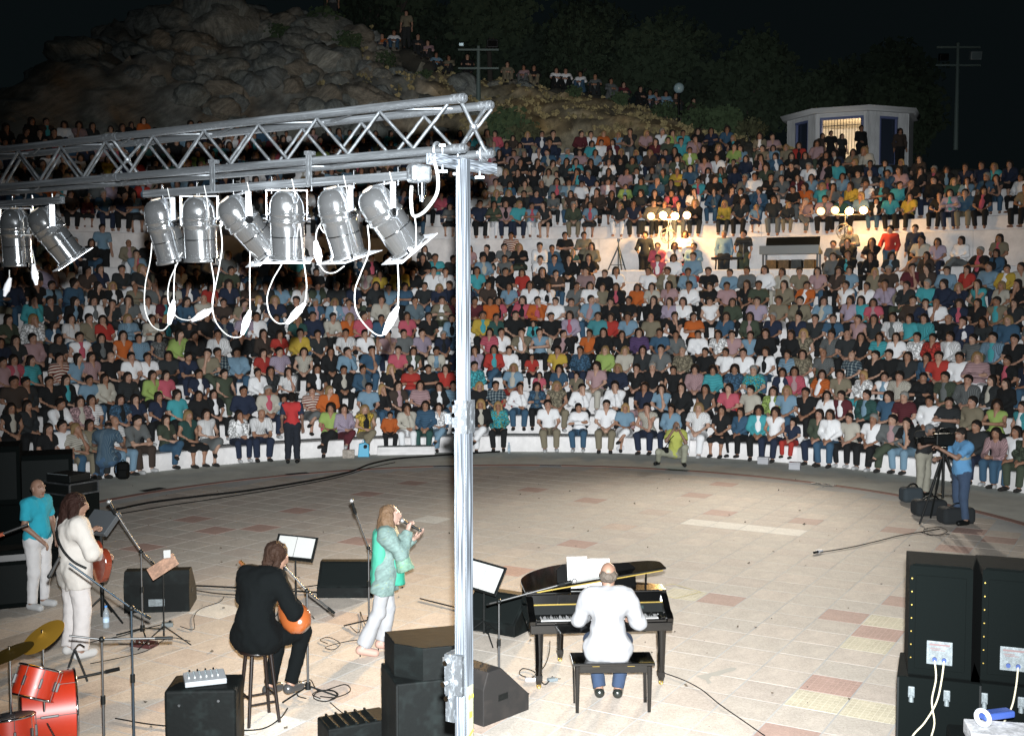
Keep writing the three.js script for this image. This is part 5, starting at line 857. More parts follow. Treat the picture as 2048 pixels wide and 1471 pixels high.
// ------------------------------------------------------------------ the players and the people on the floor
const heroSkin = mat([0.17, 0.095, 0.065], { roughness: 0.6, vertexColors: true }), heroSkinPale = mat([0.22, 0.14, 0.11], { roughness: 0.55, vertexColors: true });
const fold = (amp, f, s = 0) => (d, x, y, z) => d < 0.06 && d > -0.06 ? d + amp * (noise.noise(x * f + s, y * f * 0.75, z * f) + 0.5 * noise.noise(x * f * 2.3, y * f * 1.8 + s, z * f * 2.3)) : d;
function hero(o) {
  const j = o.j, t = thing('person', o.label, 'person', o.at, o.turn, o.group); if (o.scale) t.scale.setScalar(o.scale);
  const c = o.cell || 0.014, b = { bulk: o.bulk || 1, shoulder: o.shoulder || 1, hands: o.hands || {}, noHand: true };
  const gs = [mesher(bodyPrims({ ...j }, false, b), 0.04, c)];
  const hd = mesher([...headPrims(j, true).p, cap(j.neck, add3(j.head, [0, -0.05, -0.012]), 0.054, 0.05)], 0.016, 0.0065), face = paintFine(hd, j);
  const hn = ['l', 'r'].map(s => mesher([...handPrims(j['e' + s], j['w' + s], true, (b.hands[s] || [0.5])[0], (b.hands[s] || [])[1]), cap(lerp(j['e' + s], j['w' + s], 0.75), j['w' + s], 0.031, 0.027)], 0.006, o.handCell || 0.0055));
  const white = (g) => { g = g.toNonIndexed(); g.setAttribute('color', new THREE.BufferAttribute(new Float32Array(g.attributes.position.count * 3).fill(1), 3)); return g; };
  part('body', mergeGeometries([white(gs[0]), face.toNonIndexed(), ...hn.map(white)]), o.skin || heroSkin, t);
  part('shirt', mesher(shirtPrims(j, o.sleeve ?? 1, { ...b, loose: o.loose || 0.022, hem: o.hem }), 0.05, c, { warp: fold(0.016, 8, o.seed || 1) }), o.top, t);
  part(o.shorts ? 'shorts' : 'trousers', mesher(legPrims(j, { ...b, loose: o.legLoose || 0.018, flare: o.flare, shorts: o.shorts }), 0.035, c, { warp: fold(0.012, 10, (o.seed || 1) + 5) }), o.bottom, t);
  if (o.hair) part('hair', mesher(o.hairPrims || hairPrims(j, o.hair), 0.025, 0.011, { warp: fold(0.010, 24, o.seed || 2) }), o.hairMat || hairMats.s, t).material.setValues({ bumpMap: strands, bumpScale: 0.012, roughness: 0.75 });
  for (const s of ['l', 'r']) part('shoe', mesher(footPrims(j, s, 0.010), 0.01, 0.014), o.shoes || M.black, t);
  t.updateMatrixWorld(true); return t;
}
function paintFine(g, j) {
  const { o } = headPrims(j, true), P = g.attributes.position, C = new Float32Array(P.count * 3).fill(1);
  const spots = []; for (const s of [-1, 1]) { spots.push([o(s * 0.031, 0.008, 0.080), 0.011, [0.12, 0.1, 0.1]]); for (let q = 0; q < 4; q++) spots.push([o(s * (0.018 + q * 0.010), 0.031 - Math.abs(q - 1.5) * 0.002, 0.086 - q * 0.003), 0.010, [0.3, 0.25, 0.22]]); }
  for (let q = -2; q <= 2; q++) spots.push([o(q * 0.009, -0.062, 0.088), 0.011, [0.9, 0.45, 0.42]]);
  for (let i = 0; i < P.count; i++) for (const [c, r, t] of spots) { const d = Math.hypot(P.getX(i) - c[0], P.getY(i) - c[1], P.getZ(i) - c[2]) / r; if (d < 1) for (let q = 0; q < 3; q++) C[i * 3 + q] *= t[q] + (1 - t[q]) * d * d; }
  g.setAttribute('color', new THREE.BufferAttribute(C, 3)); return g;
}
const strands = texture(256, (u, v) => 0.5 + 0.35 * wrapNoise(u, v * 0.999, 90, 3) * 0.6 + 0.5 * (hash(Math.floor(u * 128), Math.floor(v * 6)) - 0.5), false);
const at3 = (p) => [p.x, 0, p.z];
const whiteCotton = cloth([0.19, 0.19, 0.197]), jeans = cloth([0.010, 0.022, 0.050]), darkCloth = pmat([0.0018, 0.0024, 0.0026], { roughness: 0.95, specularIntensity: 0.15, bumpMap: weave, bumpScale: 0.004 });
// singer in green, in profile to the right
{
  const j = { ...UPRIGHT, pelvis: [0, 0.95, 0.02], belly: [0, 1.08, 0.04], chest: [0, 1.28, 0.04], neck: [0, 1.445, 0.05], head: [0, 1.575, 0.09], sl: [-0.155, 1.385, 0.04], sr: [0.155, 1.385, 0.05], el: [-0.19, 1.14, 0.20], wl: [-0.045, 1.415, 0.275], er: [0.20, 1.14, 0.18], wr: [0.13, 1.28, 0.36],
    hl: [-0.085, 0.93, 0.02], hr: [0.085, 0.93, 0.02], kl: [-0.09, 0.50, -0.06], al: [-0.10, 0.11, -0.24], tl: [-0.11, 0.03, -0.10], kr: [0.09, 0.50, 0.06], ar: [0.10, 0.11, -0.02], tr: [0.11, 0.03, 0.12], nod: -0.1 };
  const tunicTex = texture(128, (u, v) => { const k = 0.92 + 0.06 * wrapNoise(u, v, 9, 2) + 0.10 * wrapNoise(u, v, 50, 4); return hash(Math.floor(u * 70), Math.floor(v * 70)) > 0.985 ? [0.95, 0.95, 0.75] : [k * 0.86, k * 0.95, k * 0.93]; });
  const at = onHeight(768, 1306), hp = headPrims(j, true).o;
  const hair = [ell(hp(0, 0.035, -0.030), [0.092, 0.092, 0.100]), ell(hp(0, -0.05, -0.075), [0.082, 0.12, 0.06]), cap(hp(-0.07, 0.0, -0.02), hp(-0.10, -0.26, 0.0), 0.042, 0.036), cap(hp(0.07, 0, -0.02), hp(0.10, -0.24, -0.02), 0.042, 0.034), cap(hp(0, -0.06, -0.09), hp(0, -0.36, -0.14), 0.075, 0.055), cap(hp(-0.06, -0.05, -0.08), hp(-0.07, -0.34, -0.13), 0.05, 0.04)];
  const t = hero({ label: 'singer in a sheer green tunic and white trousers, holding a microphone', j, at: at3(at), turn: 1.72, skin: heroSkinPale, top: mat([0.135, 0.165, 0.16], { roughness: 0.8, map: tunicTex }), bottom: whiteCotton, hair: 'x', hairPrims: hair, hairMat: mat([0.075, 0.040, 0.017], { roughness: 0.45 }), sleeve: 1, loose: 0.034, hem: 0.52, flare: 0.075, legLoose: 0.016, shoes: mat([0.25, 0.15, 0.12]), hands: { l: [1.5, [0.5, 0, 0.6]], r: [0.35, [0, 1, 0.2]] }, seed: 3 });
  part('side_panel', mesher([cap([-0.06, 1.28, 0.15], [-0.06, 0.80, 0.14], 0.075, 0.10, 1), cap([0.06, 1.28, 0.14], [0.06, 0.80, 0.12], 0.075, 0.10, 1)], 0.04, 0.016, { warp: fold(0.008, 10, 4) }), mat([0.006, 0.16, 0.105], { roughness: 0.75, bumpMap: weave, bumpScale: 0.004 }), t);
  part('back_panel', mesher([cap([-0.07, 1.34, -0.035], [-0.08, 0.78, -0.045], 0.085, 0.105, 1), cap([0.07, 1.34, -0.035], [0.08, 0.78, -0.045], 0.085, 0.105, 1)], 0.04, 0.016, { warp: fold(0.008, 10, 7) }), mat([0.02, 0.17, 0.115], { roughness: 0.75, bumpMap: weave, bumpScale: 0.004 }), t);
  part('wide_sleeve', mesher([cap([-0.19, 1.17, 0.19], [-0.20, 0.99, 0.24], 0.075, 0.10, 1)], 0.03, 0.016, { warp: fold(0.010, 12, 9) }), mat([0.14, 0.21, 0.16], { roughness: 0.8, map: tunicTex }), t);
  part('pink_sleeve', mesher([cap([0.20, 1.15, 0.17], [0.155, 1.235, 0.30], 0.075, 0.065, 1), cap([-0.19, 1.17, 0.20], [-0.11, 1.30, 0.245], 0.060, 0.046, 1)], 0.01, 0.014), mat([0.26, 0.10, 0.16], { roughness: 0.75 }), t).name = 'pink_sleeves';
  for (const s of [-1, 1]) part('heel', cyl(0.009, 0.006, 0.09, 8, s * 0.10, 0.045, s < 0 ? -0.27 : -0.06), M.black, t);
  const m = thing('microphone', 'black hand microphone at the mouth of the singer', 'microphone'), a = t.localToWorld(V(-0.01, 1.512, 0.215)), b = t.localToWorld(V(-0.03, 1.39, 0.43));
  part('handle', bar(a, b, 0.018, 0.014, 14), M.black, m); part('grille', put(new THREE.SphereGeometry(0.027, 14, 10), a.x, a.y, a.z), mat([0.30, 0.30, 0.30], { metalness: 0.7, roughness: 0.45 }), m); part('ring', bar(a.clone().lerp(b, 0.88), a.clone().lerp(b, 0.93), 0.0155), M.chrome, m);
}
// guitarist in black on the stool, seen from behind
{
  const p = onHeight(518, 1440), S = 0.31, j = {};
  for (const [k, v] of Object.entries(SEAT)) j[k] = Array.isArray(v) ? [v[0], v[1] + S, v[2]] : v;
  Object.assign(j, { pelvis: [0, 0.82, -0.05], belly: [0, 1.0, -0.04], chest: [-0.02, 1.26, 0.02], neck: [-0.05, 1.44, 0.10], head: [-0.09, 1.545, 0.185], sl: [-0.20, 1.37, 0.05], sr: [0.17, 1.38, 0.04], el: [-0.37, 1.08, 0.08], wl: [-0.17, 1.02, 0.27], er: [0.27, 1.12, 0.12], wr: [0.30, 1.25, 0.33], hl: [-0.10, 0.81, -0.03], hr: [0.10, 0.81, -0.03], kl: [-0.20, 0.78, 0.42], kr: [0.08, 0.76, 0.42], al: [-0.13, 0.28, 0.30], ar: [0.10, 0.24, 0.26], tl: [-0.13, 0.22, 0.44], tr: [0.10, 0.18, 0.40], nod: 0.35, yaw: -0.5 });
  const t = hero({ label: 'guitarist in black seated on the stool, back to the viewer', j, at: [p.x, 0, p.z], turn: 2.62, top: darkCloth, bottom: darkCloth, bulk: 1.22, shoulder: 1.1, loose: 0.034, hem: 0.28, hair: 'c', hairMat: pmat([0.014, 0.006, 0.003], { roughness: 0.7, specularIntensity: 0.3 }), hands: { l: [0.9], r: [1.2] }, seed: 6, shoes: mat([0.03, 0.03, 0.03], { roughness: 0.3 }) });
  const g = thing('bouzouki', 'small brown lute held by the guitarist in black', 'string instrument'), c = t.localToWorld(V(-0.25, 0.99, 0.22)), n = t.localToWorld(V(0.46, 1.33, 0.36)), d = n.clone().sub(c).normalize();
  const q = new THREE.Quaternion().setFromUnitVectors(V(0, 1, 0), d), body = lathe([[0.001, -0.20], [0.07, -0.19], [0.13, -0.12], [0.145, -0.03], [0.12, 0.08], [0.07, 0.17], [0.025, 0.22]], 24).scale(1, 1, 0.75);
  body.applyQuaternion(q).translate(c.x, c.y, c.z); part('bowl', body, pmat([0.17, 0.045, 0.012], { roughness: 0.2, clearcoat: 0.8 }), g);
  part('neck', bar(c.clone().addScaledVector(d, 0.18), n, 0.022, 0.017), M.wood, g); part('headstock', bar(n, n.clone().addScaledVector(d, 0.13), 0.026, 0.02), M.wood, g); for (let i = 0; i < 4; i++) part('tuning_peg', bar(n.clone().addScaledVector(d, 0.02 + i * 0.027), n.clone().addScaledVector(d, 0.02 + i * 0.027).add(V(0.0, 0.035, 0.02)), 0.006), M.brass, g);
  for (let i = 0; i < 4; i++) part('string', bar(c.clone().add(V(0.004 * i, 0.105, 0)), n.clone().add(V(0.003 * i, 0.022, 0)), 0.0012, 0.0012, 4), M.chrome, g);
}
// pianist in white, seen from behind
{
  const p = onHeight(1143, 1438).lerp(onHeight(1300, 1395), 0.5), j = { ...SEAT };
  for (const k of Object.keys(j)) if (Array.isArray(j[k])) j[k] = [j[k][0], j[k][1] + 0.09, j[k][2] + 0.18];
  Object.assign(j, { pelvis: [0, 0.59, 0.02], belly: [0, 0.77, 0.03], chest: [0, 0.99, 0.07], neck: [0, 1.16, 0.11], head: [0, 1.29, 0.15], sl: [-0.19, 1.09, 0.08], sr: [0.19, 1.09, 0.08], el: [-0.30, 0.83, 0.12], er: [0.28, 0.84, 0.14], wl: [-0.24, 0.79, 0.40], wr: [0.20, 0.80, 0.42], kl: [-0.17, 0.55, 0.44], kr: [0.16, 0.55, 0.44], al: [-0.10, 0.09, 0.30], ar: [0.08, 0.09, 0.30], tl: [-0.12, 0.035, 0.45], tr: [0.10, 0.035, 0.45], nod: 0.25 });
  const hp = headPrims(j, true).o;
  hero({ label: 'pianist in a white shirt and jeans, back to the viewer', j, at: [p.x - 0.04, 0, p.z - 0.0], turn: Math.PI - 0.08, top: whiteCotton, bottom: jeans, bulk: 1.13, shoulder: 1.05, loose: 0.030, hem: 0.10, hair: 'n', hairPrims: [ell(hp(0, -0.015, -0.040), [0.086, 0.070, 0.080]), cap(hp(-0.078, -0.01, -0.01), hp(-0.06, -0.03, -0.06), 0.016), cap(hp(0.078, -0.01, -0.01), hp(0.06, -0.03, -0.06), 0.016)], hairMat: mat([0.05, 0.038, 0.028], { roughness: 0.7 }), hands: { l: [0.8], r: [0.8] }, seed: 9, shoes: mat([0.012, 0.014, 0.012], { roughness: 0.25 }) });
}
// guitarist in white, standing
{
  const p = onHeight(152, 1312), j = { ...UPRIGHT, el: [-0.30, 1.14, 0.06], wl: [-0.16, 1.07, 0.27], er: [0.27, 1.18, 0.12], wr: [0.34, 1.25, 0.36], head: [0, 1.61, 0.05], yaw: -0.55, nod: 0.1, kl: [-0.12, 0.5, 0.03], al: [-0.14, 0.085, -0.02] }, hp = headPrims(j, true).o;
  const hair = [ell(hp(0, 0.03, -0.030), [0.115, 0.105, 0.118]), cap(hp(-0.085, 0, -0.02), hp(-0.115, -0.24, -0.03), 0.055, 0.05), cap(hp(0.085, 0, -0.02), hp(0.115, -0.24, -0.03), 0.055, 0.05), cap(hp(0, -0.02, -0.09), hp(0, -0.30, -0.11), 0.085, 0.085)];
  const t = hero({ label: 'long-haired guitarist all in white, standing at left', j, at: [p.x, 0, p.z], turn: 2.35, scale: 1.06, top: cloth([0.38, 0.355, 0.325]), bottom: cloth([0.38, 0.355, 0.345]), bulk: 1.05, loose: 0.034, hem: 0.42, legLoose: 0.03, flare: 0.06, hair: 'x', hairPrims: hair, hairMat: pmat([0.016, 0.006, 0.004], { roughness: 0.7, specularIntensity: 0.3 }), hands: { l: [1.1], r: [1.4] }, seed: 12, shoes: cloth([0.35, 0.34, 0.33]) });
  const g = thing('guitar', 'red-brown guitar slung on the player in white', 'guitar'), o = new THREE.Group(); o.name = 'guitar_body'; g.add(o); const c = t.localToWorld(V(-0.12, 1.02, 0.21)); o.position.copy(c); o.rotation.set(0, t.rotation.y, 0); o.rotateZ(-1.05);
  const s = new THREE.Shape(); s.moveTo(0, -0.24); s.bezierCurveTo(0.25, -0.26, 0.22, -0.02, 0.12, 0.02); s.bezierCurveTo(0.20, 0.10, 0.14, 0.22, 0, 0.21); s.bezierCurveTo(-0.14, 0.22, -0.20, 0.10, -0.12, 0.02); s.bezierCurveTo(-0.22, -0.02, -0.25, -0.26, 0, -0.24);
  part('soundbox', put(new THREE.ExtrudeGeometry(s, { depth: 0.06, bevelEnabled: true, bevelSize: 0.008, bevelThickness: 0.008, bevelSegments: 2 }), 0, 0, -0.03), pmat([0.13, 0.022, 0.010], { roughness: 0.2, clearcoat: 0.8 }), o); part('neck', [box(0.045, 0.52, 0.022, 0, 0.46, 0.03)], M.wood, o); part('headstock', box(0.07, 0.15, 0.016, 0, 0.79, 0.03), M.black, o); part('bridge', box(0.13, 0.02, 0.012, 0, -0.12, 0.044), M.brass, o); for (let i = 0; i < 6; i++) part('string', bar([-0.015 + i * 0.006, -0.12, 0.052], [-0.013 + i * 0.005, 0.74, 0.046], 0.001, 0.001, 4), M.chrome, o);
  const w = (x, y, z) => t.localToWorld(V(x, y, z)); const st = thing('guitar_strap', 'black studded strap across the back of the player in white', 'strap'); part('band', tube([w(0.12, 1.49, 0.08), w(0.12, 1.50, -0.04), w(0.04, 1.36, -0.158), w(-0.08, 1.2, -0.165), w(-0.19, 1.06, -0.09), w(-0.25, 0.98, 0.02)], 0.014, 30, 6), M.black, st); for (let i = 0; i < 6; i++) { const q = w(0.10 - i * 0.016, 1.44 - i * 0.022, -0.125 - i * 0.008); part('stud', put(new THREE.SphereGeometry(0.009, 8, 6), q.x, q.y, q.z), M.chrome, st); }
}
{ // person in turquoise
  const p = onHeight(78, 1216), j = { ...UPRIGHT, head: [0, 1.60, 0.03], el: [-0.25, 1.14, 0.02], wl: [-0.16, 0.95, 0.20], er: [0.25, 1.14, 0.02], wr: [0.10, 0.95, 0.22], yaw: -0.15 }, hp = headPrims(j, true).o;
  hero({ label: 'bald person in a turquoise T-shirt and white trousers at far left', j, at: [p.x, 0, p.z], turn: 1.25, scale: 0.98, top: cloth([0.008, 0.22, 0.29]), bottom: cloth([0.42, 0.41, 0.41]), sleeve: 0.5, bulk: 1.08, hair: 'n', hairPrims: [ell(hp(0, 0.0, -0.04), [0.079, 0.06, 0.066])], hairMat: mat([0.06, 0.04, 0.03]), hands: { l: [0.6], r: [0.6] }, seed: 15, shoes: cloth([0.3, 0.3, 0.3]) });
}
{ // camera operator at right, camera, tripod, bags
  const p = onHeight(1922, 1048), j = { ...UPRIGHT, el: [0.34, 1.22, 0.22], wl: [-0.12, 1.18, 0.42], er: [0.20, 1.22, 0.24], wr: [0.08, 1.38, 0.50], head: [0, 1.60, 0.05], yaw: 0.25 }; j.el = [-0.27, 1.17, 0.18];
  const t = hero({ label: 'camera operator in a blue polo shirt and jeans at right', j, at: [p.x, 0, p.z], turn: -1.35, top: cloth([0.07, 0.19, 0.34]), bottom: cloth([0.022, 0.040, 0.075]), sleeve: 0.5, bulk: 1.1, hair: 's', hands: { l: [1.0], r: [0.9] }, seed: 18, cell: 0.018 });
  part('chest_stripe', mesher([cap(lerp(j.belly, j.chest, 0.35), lerp(j.belly, j.chest, 0.7), 0.151, 0.151)], 0.01, 0.02), cloth([0.20, 0.20, 0.17]), t).scale.set(1.02, 0.42, 1.02); t.children.at(-1).position.y = 0.70;
  part('belt_pouch', rbox(0.10, 0.12, 0.16, 0.02, -0.155, 0.90, 0.02), cloth([0.08, 0.085, 0.09]), t);
  const q = onHeight(1885, 1045), tp = thing('camera_tripod', 'black video tripod in front of the camera operator', 'tripod', [q.x, 0, q.z]);
  for (const a of [2.7, 0.3, 4.6]) { const f = [0.52 * Math.cos(a), 0.01, 0.42 * Math.sin(a)]; part('leg', [bar([0.03 * Math.cos(a), 1.22, 0.03 * Math.sin(a)], [f[0] * 0.55, 0.57, f[2] * 0.55], 0.024), bar([f[0] * 0.5, 0.63, f[2] * 0.5], f, 0.017)], M.black, tp); part('spreader', bar([0, 0.50, 0], [f[0] * 0.62, 0.50, f[2] * 0.62], 0.008), M.black, tp); }
  part('centre_column', bar([0, 0.45, 0], [0, 1.3, 0], 0.025), M.black, tp); part('head', [cyl(0.06, 0.05, 0.10, 14, 0, 1.27, 0), rbox(0.1, 0.05, 0.14, 0.01, 0, 1.34, 0)], M.black, tp); part('pan_handle', bar([0.03, 1.3, 0.03], [0.35, 1.15, 0.1], 0.012), M.black, tp);
  const c = thing('video_camera', 'black shoulder video camera on the tripod', 'camera', [q.x, 1.37, q.z], -1.45);
  part('body', rbox(0.15, 0.22, 0.36, 0.03, 0, 0.13, 0), M.black, c); part('lens', [cyl(0.055, 0.06, 0.2, 18, 0, 0.12, 0.27, Math.PI / 2), cyl(0.072, 0.072, 0.06, 18, 0, 0.12, 0.38, Math.PI / 2)], M.rubber, c); part('carry_handle', tube([[0, 0.24, 0.12], [0, 0.31, 0.08], [0, 0.31, -0.08], [0, 0.24, -0.12]], 0.014), M.black, c); part('viewfinder', bar([-0.09, 0.2, 0.15], [-0.09, 0.2, -0.05], 0.03), M.black, c); part('microphone', bar([0.07, 0.27, -0.02], [0.07, 0.27, 0.25], 0.014), M.black, c); part('battery', rbox(0.11, 0.16, 0.08, 0.015, 0, 0.12, -0.22), M.black, c);
  for (const [x, y, w, d, l, col] of [[1858, 1030, 0.62, 0.32, 'black equipment bag left of the tripod foot', 0.005], [1912, 1046, 0.62, 0.34, 'black equipment bag by the feet of the camera operator', 0.005], [1822, 1003, 0.42, 0.30, 'dark blue bag beside the seated photographer in cream trousers', 0.02]]) { const b = gp(x, y), t2 = thing('equipment_bag', l, 'bag', b, 0.15); part('bag_body', rbox(w, 0.30, d, 0.08, 0, 0.15, 0), cloth([col, col * 1.4, col * 1.7]), t2); part('strap', tube([[-w * 0.3, 0.28, 0.05], [-w * 0.1, 0.37, 0.08], [w * 0.15, 0.36, 0.06], [w * 0.3, 0.28, 0.04]], 0.014), M.black, t2); part('zip', box(w * 0.7, 0.008, 0.01, 0, 0.303, 0), M.steel, t2); }
  const s = onHeight(1846, 992), jb = { ...UPRIGHT, head: [0.02, 1.52, 0.16], neck: [0, 1.42, 0.08], el: [-0.26, 1.14, 0.12], wl: [-0.06, 1.25, 0.34], er: [0.26, 1.16, 0.12], wr: [0.08, 1.22, 0.34], nod: 0.1, yaw: 0.3 };
  hero({ label: 'person with a grey cap in black top and cream trousers beside the tripod', j: jb, at: [s.x, 0, s.z], turn: 0.5, scale: 0.9, top: cloth([0.008, 0.009, 0.010]), bottom: cloth([0.22, 0.21, 0.17]), sleeve: 0.5, hair: 's', hairMat: mat([0.10, 0.11, 0.12]), legLoose: 0.03, seed: 21, cell: 0.018, hands: { l: [1.2], r: [1.2] } });
  const k = thing('photo_camera', 'camera with a lit eyepiece held by the person in the cap', 'camera'), kp = atDepth(1838, 880, -s.z - 0.3); k.position.copy(kp); k.rotation.y = 0.5; part('body', rbox(0.14, 0.09, 0.07, 0.012), M.black, k); part('lens', cyl(0.035, 0.035, 0.09, 14, 0, 0, 0.07, Math.PI / 2), M.rubber, k); part('front_glass', cyl(0.03, 0.03, 0.004, 14, 0, 0, 0.117, Math.PI / 2), mat([0.2, 0.15, 0.1], { metalness: 1, roughness: 0.05 }), k);
}
{ // crouching photographer in yellow
  const p = onHeight(1352, 930), j = { ...SEAT, pelvis: [0, 0.30, -0.10], belly: [0, 0.46, -0.06], chest: [0, 0.68, 0.0], neck: [0, 0.83, 0.05], head: [0, 0.95, 0.10], sl: [-0.18, 0.78, 0.02], sr: [0.18, 0.78, 0.02], el: [-0.24, 0.62, 0.22], er: [0.22, 0.58, 0.25], wl: [-0.07, 0.90, 0.27], wr: [0.07, 0.86, 0.28], hl: [-0.10, 0.29, -0.10], hr: [0.10, 0.29, -0.10], kl: [-0.42, 0.34, 0.18], kr: [0.20, 0.47, 0.30], al: [-0.42, 0.07, -0.08], ar: [0.18, 0.085, 0.14], tl: [-0.50, 0.03, 0.06], tr: [0.20, 0.035, 0.30] };
  const t = hero({ label: 'photographer in a yellow shirt crouching in front of the front row', j, at: [p.x, 0, p.z], turn: -0.1, top: cloth([0.34, 0.36, 0.08]), bottom: cloth([0.25, 0.25, 0.19]), sleeve: 0.5, bulk: 1.12, hair: 'n', hairMat: mat([0.16, 0.16, 0.15]), seed: 24, cell: 0.018, hands: { l: [1.2], r: [1.2] } });
  const k = thing('photo_camera', 'small camera held to the eye of the photographer in yellow', 'camera', t.localToWorld(V(0, 0.94, 0.26)), -0.1); part('body', rbox(0.13, 0.08, 0.05, 0.01), M.steel, k); part('lens', cyl(0.03, 0.032, 0.07, 14, 0, 0, 0.055, Math.PI / 2), M.black, k); part('flash_window', box(0.03, 0.015, 0.004, 0.03, 0.028, 0.027), M.ivory, k);
  const b = thing('shoulder_bag', 'black camera bag hanging from the crouching photographer', 'bag', t.localToWorld(V(-0.26, 0.38, 0.12)), 0); part('bag_body', rbox(0.16, 0.14, 0.10, 0.03), M.rubber, b); part('strap', tube([t.localToWorld(V(-0.26, 0.45, 0.12)).sub(b.position), t.localToWorld(V(-0.1, 0.7, 0.16)).sub(b.position), t.localToWorld(V(0.10, 0.83, 0.03)).sub(b.position)], 0.01), M.rubber, b);
}
{ // kneeling person in a striped blue shirt at left
  const p = onHeight(212, 958), pin = texture(128, (u, v) => (u * 26) % 1 < 0.25 ? [0.55, 0.62, 0.66] : [0.27, 0.39, 0.48]);
  const j = { ...SEAT, pelvis: [0, 0.42, 0], belly: [0, 0.60, 0.02], chest: [0.02, 0.86, 0.08], neck: [0.0, 1.01, 0.15], head: [-0.02, 1.10, 0.24], sl: [-0.20, 0.94, 0.11], sr: [0.20, 0.94, 0.11], el: [-0.30, 0.70, 0.20], er: [0.28, 0.70, 0.24], wl: [-0.30, 0.62, 0.42], wr: [0.2, 0.66, 0.46], hl: [-0.10, 0.40, 0], hr: [0.10, 0.40, 0], kl: [-0.22, 0.46, 0.38], kr: [0.16, 0.08, 0.30], al: [-0.20, 0.085, 0.20], ar: [0.20, 0.10, -0.15], tl: [-0.22, 0.035, 0.34], tr: [0.22, 0.04, -0.28], nod: 0.4 };
  hero({ label: 'person in a blue pinstriped shirt and jeans kneeling before the front row', j, at: [p.x, 0, p.z], turn: Math.PI + 0.15, scale: 1.06, top: mat([0.55, 0.55, 0.55], { map: pin, roughness: 0.9 }), bottom: cloth([0.05, 0.10, 0.17]), sleeve: 0.5, bulk: 1.25, hair: 'n', seed: 27, cell: 0.018 });
  const b = thing('backpack', 'black backpack on the floor right of the kneeling person', 'bag', gp(246, 958), 0.2); part('bag_body', rbox(0.28, 0.40, 0.20, 0.09, 0, 0.20, 0), M.rubber, b); part('front_pocket', rbox(0.20, 0.18, 0.08, 0.03, 0, 0.14, 0.11), M.rubber, b); part('strap', tube([[-0.10, 0.36, -0.08], [-0.17, 0.30, 0.02], [-0.17, 0.15, 0.04], [-0.12, 0.06, 0]], 0.014), M.rubber, b); part('top_loop', tube([[-0.04, 0.39, 0], [0, 0.44, 0], [0.04, 0.39, 0]], 0.010), M.rubber, b);
}
{ // standing person in red and navy, from behind
  const p = onHeight(585, 926), j = { ...UPRIGHT }, t = hero({ label: 'standing person in a red T-shirt with navy sleeves, back turned', j, at: [p.x, 0, p.z], turn: Math.PI + 0.1, top: cloth([0.40, 0.028, 0.028]), bottom: cloth([0.008, 0.011, 0.018]), sleeve: 0.5, hair: 's', seed: 30, cell: 0.018, legLoose: 0.03 });
  for (const s of ['l', 'r']) part('sleeve', mesher([cap(j['s' + s], lerp(j['s' + s], j['e' + s], 0.76), 0.086, 0.082, 1)], 0.01, 0.018), cloth([0.012, 0.020, 0.042]), t);
}
// odds and ends along the front bench
{ const t = thing('carrier_bag', 'bright blue carrier bag against the front bench', 'bag', gp(727, 912), 0.1); part('bag_body', put(prism([[-0.13, 0], [0.13, 0], [0.12, 0.30], [0.04, 0.34], [-0.10, 0.31]], 0.12, 0.015), 0, 0, -0.06), mat([0.02, 0.30, 0.48], { roughness: 0.4 }), t); part('handle', tube([[-0.05, 0.32, 0], [0, 0.42, 0.02], [0.05, 0.33, 0]], 0.008), mat([0.02, 0.30, 0.48]), t);
  const c = thing('carton', 'cream carton against the front bench left of the blue bag', 'box', gp(697, 915), 0.1); part('box_body', rbox(0.30, 0.20, 0.18, 0.008, 0, 0.10, 0), mat([0.46, 0.40, 0.34], { map: grain }), c); part('flap', box(0.29, 0.006, 0.10, 0, 0.205, 0.06, -0.15), mat([0.46, 0.40, 0.34]), c);
  const s = thing('step_block', 'low lilac-white step block in front of the bench beside the mast', 'step', gp(812, 909), 0.1); part('block', rbox(1.48, 0.21, 0.34, 0.015, 0, 0.105, -0.12), whitewash, s); part('tread', box(1.46, 0.008, 0.32, 0, 0.215, -0.12), cement, s);
  const w = thing('plastic_bag', 'crumpled white plastic bag under the blond person in the front row', 'bag', gp(1244, 905), 0); part('bag_body', mesher([ell([0, 0.13, 0], [0.17, 0.14, 0.10]), cap([-0.02, 0.2, 0], [0.02, 0.30, 0], 0.05, 0.02)], 0.05, 0.02, { warp: fold(0.02, 18, 4) }), mat([0.5, 0.5, 0.52], { roughness: 0.4 }), w);
  for (const [x, y, l] of [[1527, 927, 'white shoe box on the floor among the front row feet'], [1590, 938, 'small white box under the child in red trousers']]) { const b = thing('white_box', l, 'box', gp(x, y), -0.4); part('box_body', rbox(0.26, 0.13, 0.18, 0.008, 0, 0.065, 0), M.plug, b); part('lid', rbox(0.27, 0.04, 0.19, 0.006, 0, 0.15, 0), M.plug, b); } }
